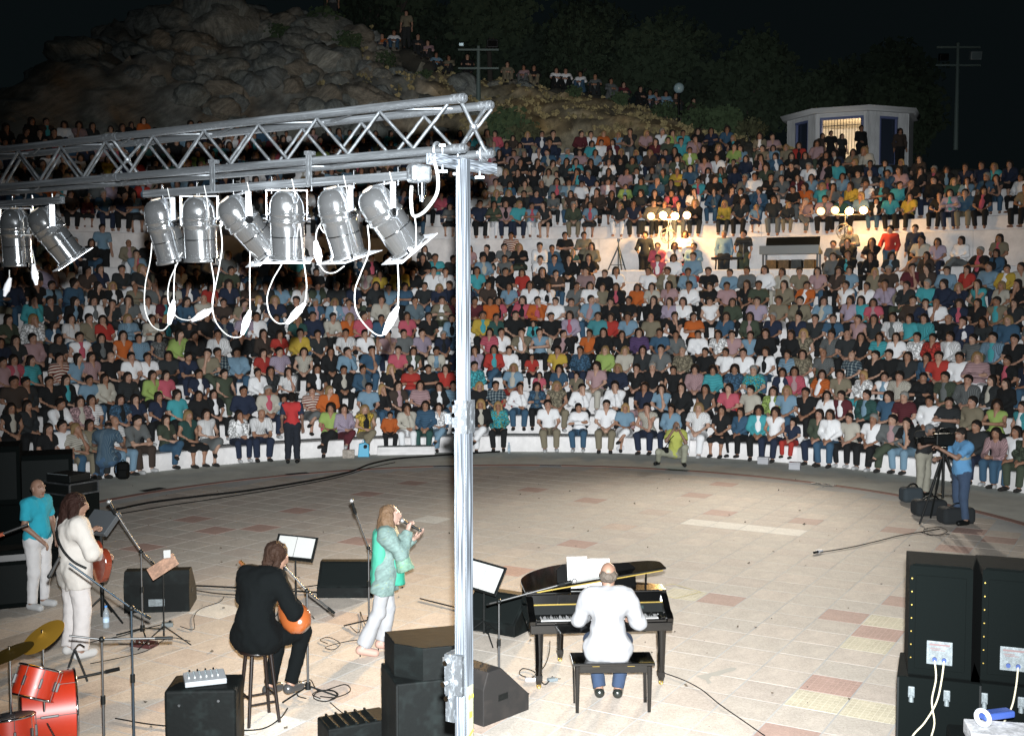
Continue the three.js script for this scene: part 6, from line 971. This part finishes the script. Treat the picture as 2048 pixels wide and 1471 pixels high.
// ------------------------------------------------------------------ above the wall: mixing desk, tripod, bystanders, kiosk, hill
const WALK = tierY(ROWS - 1) - 0.012;
const walkAt = (px, r = 20.4) => { const th = thetaOf(px, r, WALK + 0.8), p = onArc(r, th, WALK); return { p, th }; };
{
  const { p, th } = walkAt(1583, 20.68), t = thing('mixing_desk', 'large mixing desk with a black cover on the walkway before the wall', 'mixing desk', p, -th);
  part('console', put(prism([[-0.3, 0], [0.35, 0.0], [0.35, 0.06], [-0.3, 0.24]], 1.85, 0.015), -0.925, 0.92, 0, 0, Math.PI / 2).translate(0, 0, 0.1), mat([0.16, 0.18, 0.19], { roughness: 0.4, metalness: 0.3 }), t);
  part('meter_cover', rbox(1.72, 0.36, 0.05, 0.015, 0, 1.30, -0.2, -0.35), M.black, t); for (const x of [-0.86, 0.86]) { part('leg', rbox(0.06, 0.94, 0.06, 0.01, x, 0.47, 0.2), M.alu, t); part('leg', rbox(0.06, 0.94, 0.06, 0.01, x, 0.47, -0.25), M.alu, t); }
  part('shelf', box(1.66, 0.03, 0.5, 0, 0.35, 0), M.wood, t); for (let i = 0; i < 4; i++) part('stored_crate', rbox(0.32, 0.36, 0.4, 0.01, -0.6 + i * 0.4, 0.55, 0.02), mat([[0.20, 0.11, 0.03], [0.17, 0.10, 0.04], [0.05, 0.06, 0.06], [0.22, 0.13, 0.04]][i], { map: grain }), t);
  const k = walkAt(1455, 20.62), kb = thing('keyboard_table', 'dark keyboard table before the wall left of the mixing desk', 'keyboard', k.p, -k.th); part('top', rbox(1.0, 0.08, 0.4, 0.01, 0, 0.80, 0), M.black, kb); for (const x of [-0.4, 0.4]) part('trestle', bar([x, 0, 0.1], [x * 0.9, 0.78, 0], 0.025), M.black, kb); part('upper_unit', rbox(0.45, 0.1, 0.3, 0.01, 0.5, 1.34, -0.1), M.black, kb); part('upper_post', bar([0.5, 0.8, -0.1], [0.5, 1.3, -0.1], 0.03), M.alu, kb);
  const r = walkAt(1237, 20.75), tp = thing('camera_tripod', 'grey tripod standing alone before the high wall', 'tripod', r.p, -r.th), L = mat([0.06, 0.075, 0.085], { metalness: 0.4, roughness: 0.4 }); for (const a of [1.2, 3.3, 5.4]) part('leg', bar([0, 1.25, 0], [0.55 * Math.cos(a), 0.02, 0.4 * Math.sin(a)], 0.028, 0.02), L, tp); part('centre_column', bar([0, 0.5, 0], [0, 1.42, 0], 0.024), L, tp); part('head', [rbox(0.1, 0.1, 0.12, 0.02, 0, 1.45, 0), bar([0, 1.44, 0], [0.12, 1.5, 0.1], 0.012)], L, tp); for (const a of [1.2, 3.3, 5.4]) part('spreader', bar([0, 0.62, 0], [0.27 * Math.cos(a), 0.62, 0.2 * Math.sin(a)], 0.012), L, tp);
  const q = walkAt(1250, 20.62), bag = thing('equipment_bag', 'black case under the lone tripod before the wall', 'bag', q.p, -q.th); part('bag_body', rbox(0.95, 0.3, 0.4, 0.05, 0, 0.15, 0), M.rubber, bag); part('grip', tube([[-0.1, 0.29, 0], [0, 0.36, 0], [0.1, 0.29, 0]], 0.014), M.rubber, bag);
}
const STAND = {
  p: UPRIGHT, x: { ...UPRIGHT, el: [-0.25, 1.18, 0.06], er: [0.25, 1.17, 0.06], wl: [0.1, 1.19, 0.2], wr: [-0.1, 1.16, 0.2], yaw: 0.2 },
  y: { ...UPRIGHT, el: [-0.26, 1.15, 0.05], wl: [-0.2, 1.05, 0.28], wr: [0.22, 0.9, 0.1], yaw: -0.4 },
  z: { ...SEAT, pelvis: [0, 0.14, -0.2], belly: [0, 0.31, -0.17], chest: [0, 0.53, -0.12], neck: [0, 0.69, -0.08], head: [0, 0.82, -0.04], sl: [-0.17, 0.63, -0.11], sr: [0.17, 0.63, -0.11], el: [-0.25, 0.46, 0.06], er: [0.25, 0.46, 0.06], wl: [-0.07, 0.44, 0.24], wr: [0.07, 0.43, 0.24], hl: [-0.09, 0.13, -0.2], hr: [0.09, 0.13, -0.2], kl: [-0.15, 0.44, 0.17], kr: [0.15, 0.44, 0.17], al: [-0.12, 0.08, 0.33], ar: [0.12, 0.08, 0.33], tl: [-0.14, 0.035, 0.46], tr: [0.14, 0.035, 0.46] },
};
Object.assign(POSES, STAND);
function bystander(pos, turn, pose, top, leg, hair, label, group, sc = 1) {
  const t = thing('person', label, 'person', pos, turn, group); t.scale.set(sc * 1.06, sc, sc);
  part('body', bodyGeo(pose), skinMats[Math.floor(rnd() * 4)], t); part('shirt', topGeo(pose, rnd() < 0.5 ? 1 : 0.5), topMat(top), t); part('trousers', legGeo(pose, 't'), topMat(leg), t); part('hair', hairGeo(pose, hairShape[hair]), hairMats[hair], t);
  for (const s of ['l', 'r']) part('shoe', shoeGeo(pose, s), cloth([0.012, 0.011, 0.010]), t);
}
for (const [px, pose, top, leg, hair, label] of [
  [1022, 'p', 'Z', 'N', 's', 'person in a striped shirt standing against the high wall right of the mast'], [1130, 'x', 'K', 'K', 's', 'person in black standing arms crossed against the high wall'], [1168, 'x', 'y', 'K', 's', 'person in tan standing against the high wall left of the tripod'],
  [1290, 'y', 'k', 'K', 's', 'shadowy person standing left of the brightest lamps'], [1448, 'p', 'b', 'k', 'w', 'person in pale blue behind the keyboard table'], [1487, 'y', 'k', 'G', 's', 'person in charcoal operating gear beside the mixing desk'], [1780, 'y', 'R', 'B', 's', 'person in red standing on the walkway at right'], [380, 'p', 'k', 'K', 's', 'dark figure on the walkway behind the lamp cans'], [1370, 'x', 'W', 'K', 'l', 'person in white standing under the brightest lamps'], [1700, 'x', 'S', 'k', 'w', 'person in grey under the right lamp stand'], [1830, 'p', 'N', 'K', 's', 'person in navy right of the red shirt on the walkway'], [205, 'p', 'b', 'K', 's', 'person in pale blue on the walkway at left']])
{ const { p, th } = walkAt(px, px === 1487 || px === 1448 ? 21.0 : 20.75); bystander(p, -th, pose, top, leg, hair, label, 'bystanders on the walkway'); }
{ // kiosk on the top terrace
  const d = 50.5, c = atDepth(1700, 300, d), fl = 9.1, x0 = c.x, t = thing('kiosk', 'small white octagonal kiosk with blue frames on the hill crest', 'building', [x0, fl, -d], -0.42), H = 2.62, R = 2.62, wm = mat([0.84, 0.86, 0.90], { roughness: 0.9, map: stain }), blue = mat([0.12, 0.15, 0.30], { roughness: 0.6 });
  const ang = (i) => i * Math.PI / 4 + Math.PI / 8, P = (i, r = R) => V(r * Math.sin(ang(i)), 0, r * Math.cos(ang(i)));
  const wallPart = (a, b, u0, u1, y0, y1) => { const A = a.clone().lerp(b, u0), B = a.clone().lerp(b, u1); A.y = B.y = (y0 + y1) / 2; return sbar(A, B, 0.2, y1 - y0); };
  for (let i = 0; i < 8; i++) {
    const a = P(i - 1), b = P(i), front = i === 0, side = i === 1 || i === 7;
    if (!front && !side) { part('wall', wallPart(a, b, 0, 1, 0, H), wm, t); continue; }
    const u0 = front ? 0.06 : 0.28, u1 = front ? 0.94 : 0.74, y0 = front ? 0.55 : 0.4, y1 = 2.45;
    part('wall', [wallPart(a, b, 0, u0, 0, H), wallPart(a, b, u1, 1, 0, H), wallPart(a, b, u0, u1, 0, y0), wallPart(a, b, u0, u1, y1, H)], wm, t);
    const w = new THREE.Group(); w.name = front ? 'barred_window' : 'side_window'; t.add(w);
    const E = (u, y, off = 0) => { const v = a.clone().lerp(b, u); const n = a.clone().add(b).normalize(); v.addScaledVector(n, off); v.y = y; return v; };
    part('frame', [sbar(E(u0, y1 - 0.05, 0.04), E(u1, y1 - 0.05, 0.04), 0.14, 0.1), sbar(E(u0, y0 + 0.05, 0.04), E(u1, y0 + 0.05, 0.04), 0.14, 0.1), bar(E(u0 + 0.025, y0, 0.04), E(u0 + 0.025, y1, 0.04), 0.07, 0.07, 4), bar(E(u1 - 0.025, y0, 0.04), E(u1 - 0.025, y1, 0.04), 0.07, 0.07, 4)], blue, w);
    if (front) { for (let q = 1; q < 15; q++) part('bar', bar(E(u0 + (u1 - u0) * q / 15, y0, 0.02), E(u0 + (u1 - u0) * q / 15, y1, 0.02), 0.012, 0.012, 6), M.steel, w); for (const y of [2.1, 0.95]) part('cross_rail', sbar(E(u0, y, 0.0), E(u1, y, 0.0), 0.02, 0.03), M.steel, w); }
    else part('pane', sbar(E(u0, (y0 + y1) / 2, -0.04), E(u1, (y0 + y1) / 2, -0.04), 0.01, y1 - y0), mat([0.03, 0.04, 0.06], { roughness: 0.15 }), w);
  }
  part('roof', [put(new THREE.CylinderGeometry(R + 0.42, R + 0.30, 0.20, 8), 0, H + 0.10, 0, 0, Math.PI / 8), put(new THREE.CylinderGeometry(0.3, R + 0.42, 0.2, 8), 0, H + 0.30, 0, 0, Math.PI / 8)], wm, t);
  part('floor_slab', put(new THREE.CylinderGeometry(R, R, 0.1, 8), 0, 0.06, 0, 0, Math.PI / 8), wm, t);
  const bulb = part('bulb', put(new THREE.SphereGeometry(0.09, 16, 12), 0.75, 1.15, 1.6), mat([1, 0.8, 0.5], { emissive: new THREE.Color(1, 0.72, 0.38), emissiveIntensity: 12 }), t);
  const l = new THREE.PointLight(new THREE.Color(1, 0.66, 0.32), 24, 0, 2); l.name = 'kiosk_light'; l.castShadow = true; t.add(l); l.position.set(0.75, 1.15, 1.6); l.shadow.radius = 4;
  t.updateMatrixWorld(true);
  for (const [px, dd, pose, top, leg, hair, lab, sc] of [[1722, 47.0, 'y', 'K', 'K', 's', 'dark silhouette standing at the right side of the kiosk window', 1.02], [1662, 47.1, 'p', 'K', 'K', 's', 'dark silhouette at the left of the kiosk window', 0.9], [1645, 47.3, 'p', 'D', 'K', 'l', 'silhouette leaning at the left kiosk window frame', 0.86], [1684, 47.2, 'p', 'k', 'K', 'l', 'short silhouette in the middle of the kiosk window', 0.84], [1800, 47.4, 'p', 'D', 'K', 'c', 'person standing right of the kiosk', 0.98]]) { const q = atDepth(px, 300, dd); bystander([q.x, 9.25, q.z], rr(-0.4, 0.4), pose, top, leg, hair, lab, 'people at the kiosk', sc); }
}
// hill
const RIDGE = [[-60, 9.0], [-30, 9.6], [-22, 10.6], [-19.2, 13.5], [-17.4, 15.8], [-13.9, 17.0], [-9.8, 16.3], [-6.5, 15.3], [-4.5, 14.5], [-1.7, 13.9], [1.75, 13.2], [6.4, 12.35], [9.8, 11.5], [12.4, 10.4], [16, 9.75], [24, 9.6], [60, 9.4]];
const ridgeY = (x) => { let i = 0; while (i < RIDGE.length - 2 && x > RIDGE[i + 1][0]) i++; const [a, ya] = RIDGE[i], [b, yb] = RIDGE[i + 1], t = Math.max(0, Math.min(1, (x - a) / (b - a))); return ya + (yb - ya) * t; };
function hillY(x, z) {                                                     // z negative, away
  const r = Math.hypot(x - CX, z - CZ), lim = sideLimit(Math.atan2(x - CX, CZ - z)), edge = upR(lim) + 0.4, base = upY(lim - 1) + 0.05;
  const zr = -53 + 0.6 * Math.sin(x * 0.4), rz = Math.hypot(x - CX, zr - CZ), f = Math.max(0, Math.min(1, (r - edge) / Math.max(1, rz - edge - 0.5)));
  const top = ridgeY(x) + (x < -4 ? 0.9 * noise.noise(x * 0.55, 2.2, 0.4) + 0.4 * noise.noise(x * 1.4, 5.2, 0.4) : 0), rocky = Math.max(0, Math.min(1, (9 - x) / 10)), prof = Math.pow(f, 0.75);
  let y = base + (top - base) * prof;
  const amp = rocky * Math.min(1, f * 3) * (f < 1 ? 1 : 0.35), rd = 1 - Math.abs(fbm(x * 0.28, z * 0.28, 3.1, 4)) * 2.2;
  y += amp * 0.4 * (0.5 - Math.abs(noise.noise(x * 1.25, z * 1.25, 4.4)) * 1.6); y += amp * ((rd - 0.55) * 1.3 + 0.55 * fbm(x * 0.9, z * 0.9, 9, 3)) * (x < -3 ? 1 : 0.45) + 0.1 * fbm(x * 1.7, z * 1.7, 2, 2);
  if (x > -4 && x < 9) y -= 0.12 * fbm(x * 2.2, z * 2.2, 6, 3) * Math.min(1, f * 3); if (r > rz) y += (r - rz) * 0.03 - 0.3 * Math.min(1, (r - rz) / 3) * rocky;
  return y;
}
{
  const xs = [], zs = []; for (let x = -62; x <= 62; x += Math.abs(x) < 24 ? 0.28 : 2) xs.push(x); for (let z = -33; z >= -95; z -= z > -57 && z < -40 ? 0.28 : 1.5) zs.push(z);
  const Pp = [], I = [], C = [], U = [], ok = (x, z) => Math.hypot(x - CX, z - CZ) > upR(sideLimit(Math.atan2(x - CX, CZ - z))) - 0.15;
  for (const z of zs) for (const x of xs) {
    const y = hillY(x, z), w = x < 9 && z < -45 ? 0.55 : 0; Pp.push(x + w * fbm(x * 0.7, y * 0.9, z * 0.7 + 11, 3), y, z + w * 2.2 * fbm(x * 0.6 + 20, y * 1.1, z * 0.6, 4)); U.push(x * 0.3 + z * 0.08, z * 0.12 + y * 0.35);
    const e = fbm(x * 0.5, z * 0.5, 7, 3), g = x > -3 && x < 9 ? 0.8 : 0.1, dirt = Math.max(0, Math.min(1, 0.5 + e * 2 - 0.35 + g * 0.5));
    const grass = Math.max(0, Math.min(1, (fbm(x * 0.8 + 30, z * 0.8, 1, 3) * 3) + (x > 7 ? 0.3 : -0.3)));
    const tan = Math.max(0, Math.min(1, (x + 5) / 3)) * Math.max(0, Math.min(1, (9.5 - x) / 2)), grey = (0.48 + 0.32 * tan) * (0.75 + 0.7 * fbm(x * 1.3, y * 1.3, z * 1.3 + 5, 4)); let c = [grey + dirt * 0.06, grey * (1 - 0.13 * tan) - dirt * 0.06, grey * (0.9 - 0.3 * tan) - dirt * 0.14]; c = c.map((v, q) => v * (1 - grass * 0.7) + [0.05, 0.065, 0.03][q] * grass * 0.7); C.push(...c);
  }
  const n = xs.length; for (let k = 0; k < zs.length - 1; k++) for (let i = 0; i < n - 1; i++) { if (!ok(xs[i], zs[k]) && !ok(xs[i + 1], zs[k + 1])) continue; const a = k * n + i; I.push(a, a + 1, a + n + 1, a, a + n + 1, a + n); }
  const g = new THREE.BufferGeometry(); g.setAttribute('position', new THREE.Float32BufferAttribute(Pp, 3)); g.setAttribute('color', new THREE.Float32BufferAttribute(C, 3)); g.setAttribute('uv', new THREE.Float32BufferAttribute(U, 2)); g.setIndex(I); g.computeVertexNormals();
  tag(part('hillside', g, mat([0.85, 0.85, 0.85], { roughness: 1, vertexColors: true, map: grain, bumpMap: grainBump, bumpScale: 0.03, side: THREE.DoubleSide })), 'rocky hillside rising behind the upper seating', 'hill', null, 'structure');
}
{ // boulders and scrub on the slope
  const rock = [0, 1, 2, 3].map(s => { let g = mergeVertices(new THREE.IcosahedronGeometry(1, 4).deleteAttribute('uv').deleteAttribute('normal')); const p = g.attributes.position; for (let i = 0; i < p.count; i++) { const v = V(p.getX(i), p.getY(i), p.getZ(i)), k = 1 + 0.55 * fbm(v.x * 1.3 + s * 9, v.y * 1.3, v.z * 1.3, 4) - 0.25 * Math.abs(noise.noise(v.x * 2.6 + s, v.y * 2.6, v.z * 2.6)); p.setXYZ(i, v.x * k, v.y * k * 0.75, v.z * k); } g.computeVertexNormals(); const u = new Float32Array(p.count * 2); for (let i = 0; i < p.count; i++) { u[i * 2] = p.getX(i); u[i * 2 + 1] = p.getY(i) + p.getZ(i); } g.setAttribute('uv', new THREE.BufferAttribute(u, 2)); return g; });
  const rm = [[0.36, 0.38, 0.345], [0.41, 0.41, 0.36], [0.38, 0.34, 0.27], [0.31, 0.335, 0.32]].map(c => mat(c, { roughness: 1, map: grain, bumpMap: grainBump, bumpScale: 0.05 }));
  for (let i = 0; i < 190; i++) { const x = i < 104 || i > 119 ? rr(-18.5, -5.5) : rr(-5.5, 1), f = i > 119 ? rr(0, 0.55) : rr(0, 1), z = -45.2 - f * 8, s = rr(0.3, i < 25 ? 1.7 : 0.9); const o = part('boulder', rock[i % 4], rm[(i * 7) % 4]); o.position.set(x, hillY(x, z) - s * 0.18, z); o.rotation.set(rr(-0.4, 0.4), rr(0, 6), rr(-0.4, 0.4)); o.scale.set(s * rr(0.8, 1.3), s * rr(0.7, 1.1), s); tag(o, 'weathered grey boulder on the dim rocky slope behind the truss', 'boulder', 'boulders on the rocky slope'); }
  const leaf = new THREE.PlaneGeometry(1, 1), lq = new THREE.Quaternion();
  const tuft = (n, rx, ry, sz, s0) => { const gs = []; for (let i = 0; i < n; i++) { const a = hash(i, s0) * 6.283, b = Math.acos(2 * hash(i + 5, s0) - 1), r = Math.pow(hash(i + 9, s0), 0.4), lump = 0.75 + 0.4 * noise.noise(Math.cos(a) * 2 + s0, Math.cos(b) * 2, Math.sin(a) * 2); const v = V(Math.sin(b) * Math.cos(a) * rx, Math.cos(b) * ry, Math.sin(b) * Math.sin(a) * rx).multiplyScalar(r * lump); const k = sz * (0.6 + hash(i, s0 + 2)); gs.push(new THREE.PlaneGeometry(k, k * 0.6).applyQuaternion(lq.setFromEuler(new THREE.Euler(hash(i, 3) * 6, hash(i, 4) * 6, hash(i, 8) * 6))).translate(v.x, v.y, v.z)); } return mergeGeometries(gs); };
  const bushes = [tuft(500, 0.8, 0.55, 0.12, 1), tuft(500, 0.9, 0.45, 0.12, 2)], lm = [[0.05, 0.08, 0.035], [0.08, 0.085, 0.04]].map(c => mat(c, { roughness: 0.9, side: THREE.DoubleSide }));
  for (const [px, py, d, s] of [[1010, 262, 47.2, 1.5], [1050, 268, 47.0, 1.2], [650, 140, 52, 1.4], [700, 150, 51, 1.0], [1330, 235, 50.5, 1.0], [1400, 255, 49.5, 1.3], [1450, 262, 49, 1.4], [1500, 275, 48.6, 1.2], [850, 165, 51.5, 0.7], [1240, 218, 51.5, 0.7], [430, 175, 50, 1.1], [560, 190, 50, 0.9], [1150, 205, 51.6, 0.6], [770, 175, 50.5, 0.9]]) { const p = atDepth(px, py, d), t = thing('shrub', `dark scrubby bush on the hill, ${ordinal([430, 560, 650, 700, 770, 850, 1010, 1050, 1150, 1240, 1330, 1400, 1450, 1500].indexOf(px) + 1)} from the left`, 'shrub', [p.x, hillY(p.x, p.z), p.z], rr(0, 6), 'scrub bushes on the hill'); t.scale.setScalar(s); const b = part('foliage', bushes[px % 2], lm[px % 3 ? 0 : 1], t); b.position.y = 0.4; part('stem', [bar([0, 0, 0], [0.1, 0.5, 0], 0.03, 0.015), bar([0, 0, 0], [-0.15, 0.45, 0.1], 0.025, 0.012)], M.darkWood, t); }
  // trees behind the crest
  const crowns = [tuft(2600, 2.6, 2.3, 0.22, 5), tuft(2600, 2.3, 2.9, 0.22, 8)], tm = [[0.028, 0.046, 0.024], [0.020, 0.034, 0.02], [0.034, 0.05, 0.028]].map(c => mat(c, { roughness: 0.9, side: THREE.DoubleSide }));
  const bark = mat([0.05, 0.042, 0.035], { roughness: 1 }), places = ['left of the crossbar pole', 'above the crest people', 'behind the globe lamp', 'left of the kiosk', 'in the dark at the top edge'];
  for (let i = 0; i < 24; i++) { const x = -9 + i * 1.35 + rr(-0.5, 0.5), z = -57.5 - (i % 3) * 3 - rr(0, 1.5), y = hillY(x, z) - 0.3, h = rr(3.2, 5.2), t = thing('tree', `dark leafy tree behind the crest, ${ordinal(i + 1)} from the left`, 'tree', [x, y, z], rr(0, 6), 'dark trees behind the crest'); const s = rr(0.85, 1.25); t.scale.setScalar(s);
    part('trunk', [bar([0, 0, 0], [0.1, h * 0.6, 0], 0.16, 0.10), bar([0.1, h * 0.55, 0], [0.9, h, 0.3], 0.08, 0.03), bar([0.1, h * 0.6, 0], [-0.8, h + 0.2, -0.2], 0.08, 0.03), bar([0.1, h * 0.6, 0], [0.1, h + 0.8, 0.5], 0.07, 0.03)], bark, t); const c = part('crown', crowns[i % 2], tm[i % 3], t); c.position.y = h; c.rotation.y = rr(0, 6); }
  const tufts = tuft(14, 0.12, 0.10, 0.10, 3), im = new THREE.InstancedMesh(tufts, mat([1, 1, 1], { roughness: 1, side: THREE.DoubleSide }), 1500);
  for (let i = 0; i < 1500; i++) { const x = rr(-8, 13), z = -47.5 - rr(0, 6.5), s = rr(0.5, 1.4); im.setMatrixAt(i, MT.compose(V(x, hillY(x, z) + 0.04, z), new THREE.Quaternion().setFromEuler(new THREE.Euler(0, rr(0, 6), 0)), V(s, s, s))); const k = rnd(); im.setColorAt(i, CC.setRGB(0.24 + k * 0.2, 0.20 + k * 0.15, 0.10 + k * 0.07)); }
  im.name = 'dry_grass'; tag(im, 'dry grass tufts scattered over the hillside', 'grass', null, 'stuff'); scene.add(im);
}
// people on the crest
for (const [px, py, pose, top, leg, hair, lab] of [
  [666, 50, 'p', 'S', 'k', 's', 'lone grey figure standing on the crest above the boulders'], [697, 82, 'z', 'N', 'k', 's', 'dark figure on the rocks at the left end of the crest'], [764, 108, 'z', 'O', 'N', 's', 'person in orange sitting at the left on the crest'], [788, 102, 'z', 'W', 'B', 's', 'person in white next to the orange one on the crest'], [813, 98, 'p', 'y', 'k', 's', 'person in tan standing behind the crest sitters'],
  [846, 145, 'z', 'b', 'k', 'w', 'person with a pale cap in the group left of the crossbar'], [855, 122, 'z', 'p', 'k', 'l', 'person in pale pink behind the pair in blue on the crest'], [873, 145, 'z', 'b', 'k', 's', 'person in pale blue second in the crest group'], [836, 110, 'z', 'k', 'k', 's', 'dark sitter above the crest group'], [897, 150, 'z', 'y', 'k', 'l', 'person in tan at the right end of the crest group'], [935, 150, 'z', 'K', 'K', 's', 'dark sitter behind the crossbar pole'],
  [1015, 165, 'z', 'y', 'y', 's', 'person in khaki just right of the crossbar pole'], [1047, 170, 'z', 'p', 'S', 's', 'person in pale pink right of the khaki sitter'], [1068, 172, 'z', 'K', 'y', 'l', 'person in black third from the crossbar pole'], [1113, 176, 'z', 'W', 'K', 'l', 'left of two people in white on the crest'], [1131, 178, 'z', 'W', 'K', 's', 'right of two people in white on the crest'], [1160, 184, 'z', 'W', 'B', 's', 'person in white alone in mid crest'], [1190, 190, 'z', 'S', 'k', 's', 'person in grey in mid crest'], [1223, 198, 'z', 'S', 'S', 's', 'larger person in grey right of mid crest'], [1248, 204, 'z', 'r', 'k', 'l', 'person in maroon on the right crest'],
  [1282, 214, 'z', 'K', 'K', 's', 'dark sitter left of the globe lamp'], [1300, 220, 'z', 'b', 'k', 'l', 'person in pale blue left of the globe lamp'], [1312, 224, 'z', 'p', 'k', 'l', 'person in pale pink below the globe lamp'], [1332, 222, 'z', 'b', 'b', 'l', 'person in pale blue below the globe lamp'], [1352, 228, 'z', 'D', 'k', 's', 'dark brown sitter under the globe lamp'], [1388, 238, 'z', 'D', 'k', 's', 'last dim sitter at the right of the crest']])
{ const q = atDepth(px, py, 52.2); bystander([q.x, q.y - 0.02, q.z], rr(-0.35, 0.35), pose, top, leg, hair, lab, 'people on the crest', rr(0.98, 1.06));
  const s = part('boulder', new THREE.IcosahedronGeometry(0.55, 2).scale(1.1, 0.8, 1), mat([0.16, 0.15, 0.12], { roughness: 1, map: scuff })); s.position.set(q.x, q.y - 0.42, q.z - 0.08); s.rotation.y = rr(0, 6); tag(s, ('stone beneath the ' + lab).split(' ').slice(0, 16).join(' '), 'boulder', 'stones along the crest'); }
// poles and globe lamps
function floodPole(px, base, top, d, arms, lamps, label) { const b = atDepth(px, base, d), t0 = atDepth(px, top, d), t = thing('floodlight_pole', label, 'light pole', b), h = t0.y - b.y, gm = mat([0.10, 0.14, 0.13], { roughness: 0.6 }); part('pole', cyl(0.07, 0.11, h, 10, 0, h / 2, 0), gm, t); for (const [y, w] of arms) part('crossbar', sbar([-w, atDepth(px, y, d).y - b.y, 0.05], [w, atDepth(px, y, d).y - b.y, 0.05], 0.07, 0.08), gm, t); for (const [lx, ly, w, dark] of lamps) { const q = atDepth(lx, ly, d); const l = part('floodlight', rbox(w, w * 0.75, 0.25, 0.04, q.x - b.x, q.y - b.y, 0.1, 0.2), dark ? M.black : mat([0.16, 0.20, 0.21], { roughness: 0.4 }), t); part('lens', box(w * 0.8, w * 0.5, 0.01, q.x - b.x, q.y - b.y - 0.02, 0.235, 0.2), dark ? M.rubber : mat([0.35, 0.45, 0.48], { roughness: 0.1, metalness: 0.6 }), l); } }
floodPole(957, 205, 92, 50.5, [[100, 0.88], [137, 0.88]], [[985, 88, 0.5, true], [923, 90, 0.22, false]], 'green floodlight pole with two crossbars on the hill crest');
floodPole(1912, 300, 86, 51, [[95, 0.95], [131, 0.98]], [[1950, 112, 0.5, false], [1886, 115, 0.4, true]], 'tall thin floodlight pole right of the kiosk');
for (const [px, py, d, lab, c] of [[1358, 176, 50, 'pale globe lamp above the right end of the crest', [0.30, 0.42, 0.46]], [348, 152, 49, 'dim globe lamp before the boulders at left', [0.10, 0.14, 0.14]]]) { const q = atDepth(px, py, d), y = hillY(q.x, q.z), t = thing('globe_lamp', lab, 'street lamp', [q.x, y - 0.1, q.z]); part('post', cyl(0.05, 0.06, q.y - y, 10, 0, (q.y - y) / 2, 0), M.black, t); part('globe', put(new THREE.SphereGeometry(0.23, 20, 14), 0, q.y - y + 0.1, 0), mat(c, { roughness: 0.15 }), t); part('collar', cyl(0.09, 0.07, 0.08, 12, 0, q.y - y - 0.12, 0), M.black, t); }

// marks and litter on the floor
{
  const tape = mat([0.55, 0.46, 0.20], { roughness: 0.7, map: grain });
  const t = thing('tape_mark', 'yellow tape square on the paving right of the piano', 'tape mark');
  const q = [[1290, 1180], [1345, 1168], [1402, 1184], [1350, 1197]].map(([x, y]) => { const p = onHeight(x, y); p.y = 0.0075; return p; });
  for (let i = 0; i < 4; i++) part('strip', sbar(q[i], q[(i + 1) % 4], 0.022, 0.001), tape, t);
  const st = new THREE.Shape(); [[1392, 1352], [1408, 1349], [1425, 1345], [1445, 1340], [1462, 1335], [1474, 1336], [1470, 1341], [1450, 1346], [1440, 1351], [1424, 1352], [1418, 1358], [1424, 1366], [1416, 1368], [1411, 1360], [1400, 1356]].forEach(([x, y], i) => { const p = onHeight(x, y); i ? st.lineTo(p.x, -p.z) : st.moveTo(p.x, -p.z); });
  tag(part('stain', put(new THREE.ShapeGeometry(st), 0, 0.0068, 0, -Math.PI / 2), mat([0.26, 0.25, 0.22], { roughness: 0.8 })), 'dark damp stain on the paving below the piano bench right side', 'stain');
  const bit = new THREE.TetrahedronGeometry(0.012), im = new THREE.InstancedMesh(bit, mat([0.06, 0.045, 0.03], { roughness: 1 }), 160);
  for (let i = 0; i < 160; i++) { const z = -10.5 - rr(0, 16), x = rr(-0.42, 0.42) * -z, s = rr(0.5, 2.2); im.setMatrixAt(i, MT.compose(V(x, 0.008, z), new THREE.Quaternion().setFromEuler(new THREE.Euler(rr(0, 6), rr(0, 6), 0)), V(s, 0.35 * s, s * rr(0.5, 2)))); }
  im.name = 'litter'; tag(im, 'small dark crumbs of litter strewn over the paving', 'litter', null, 'stuff'); scene.add(im);
}
renderer.render(scene, camera);
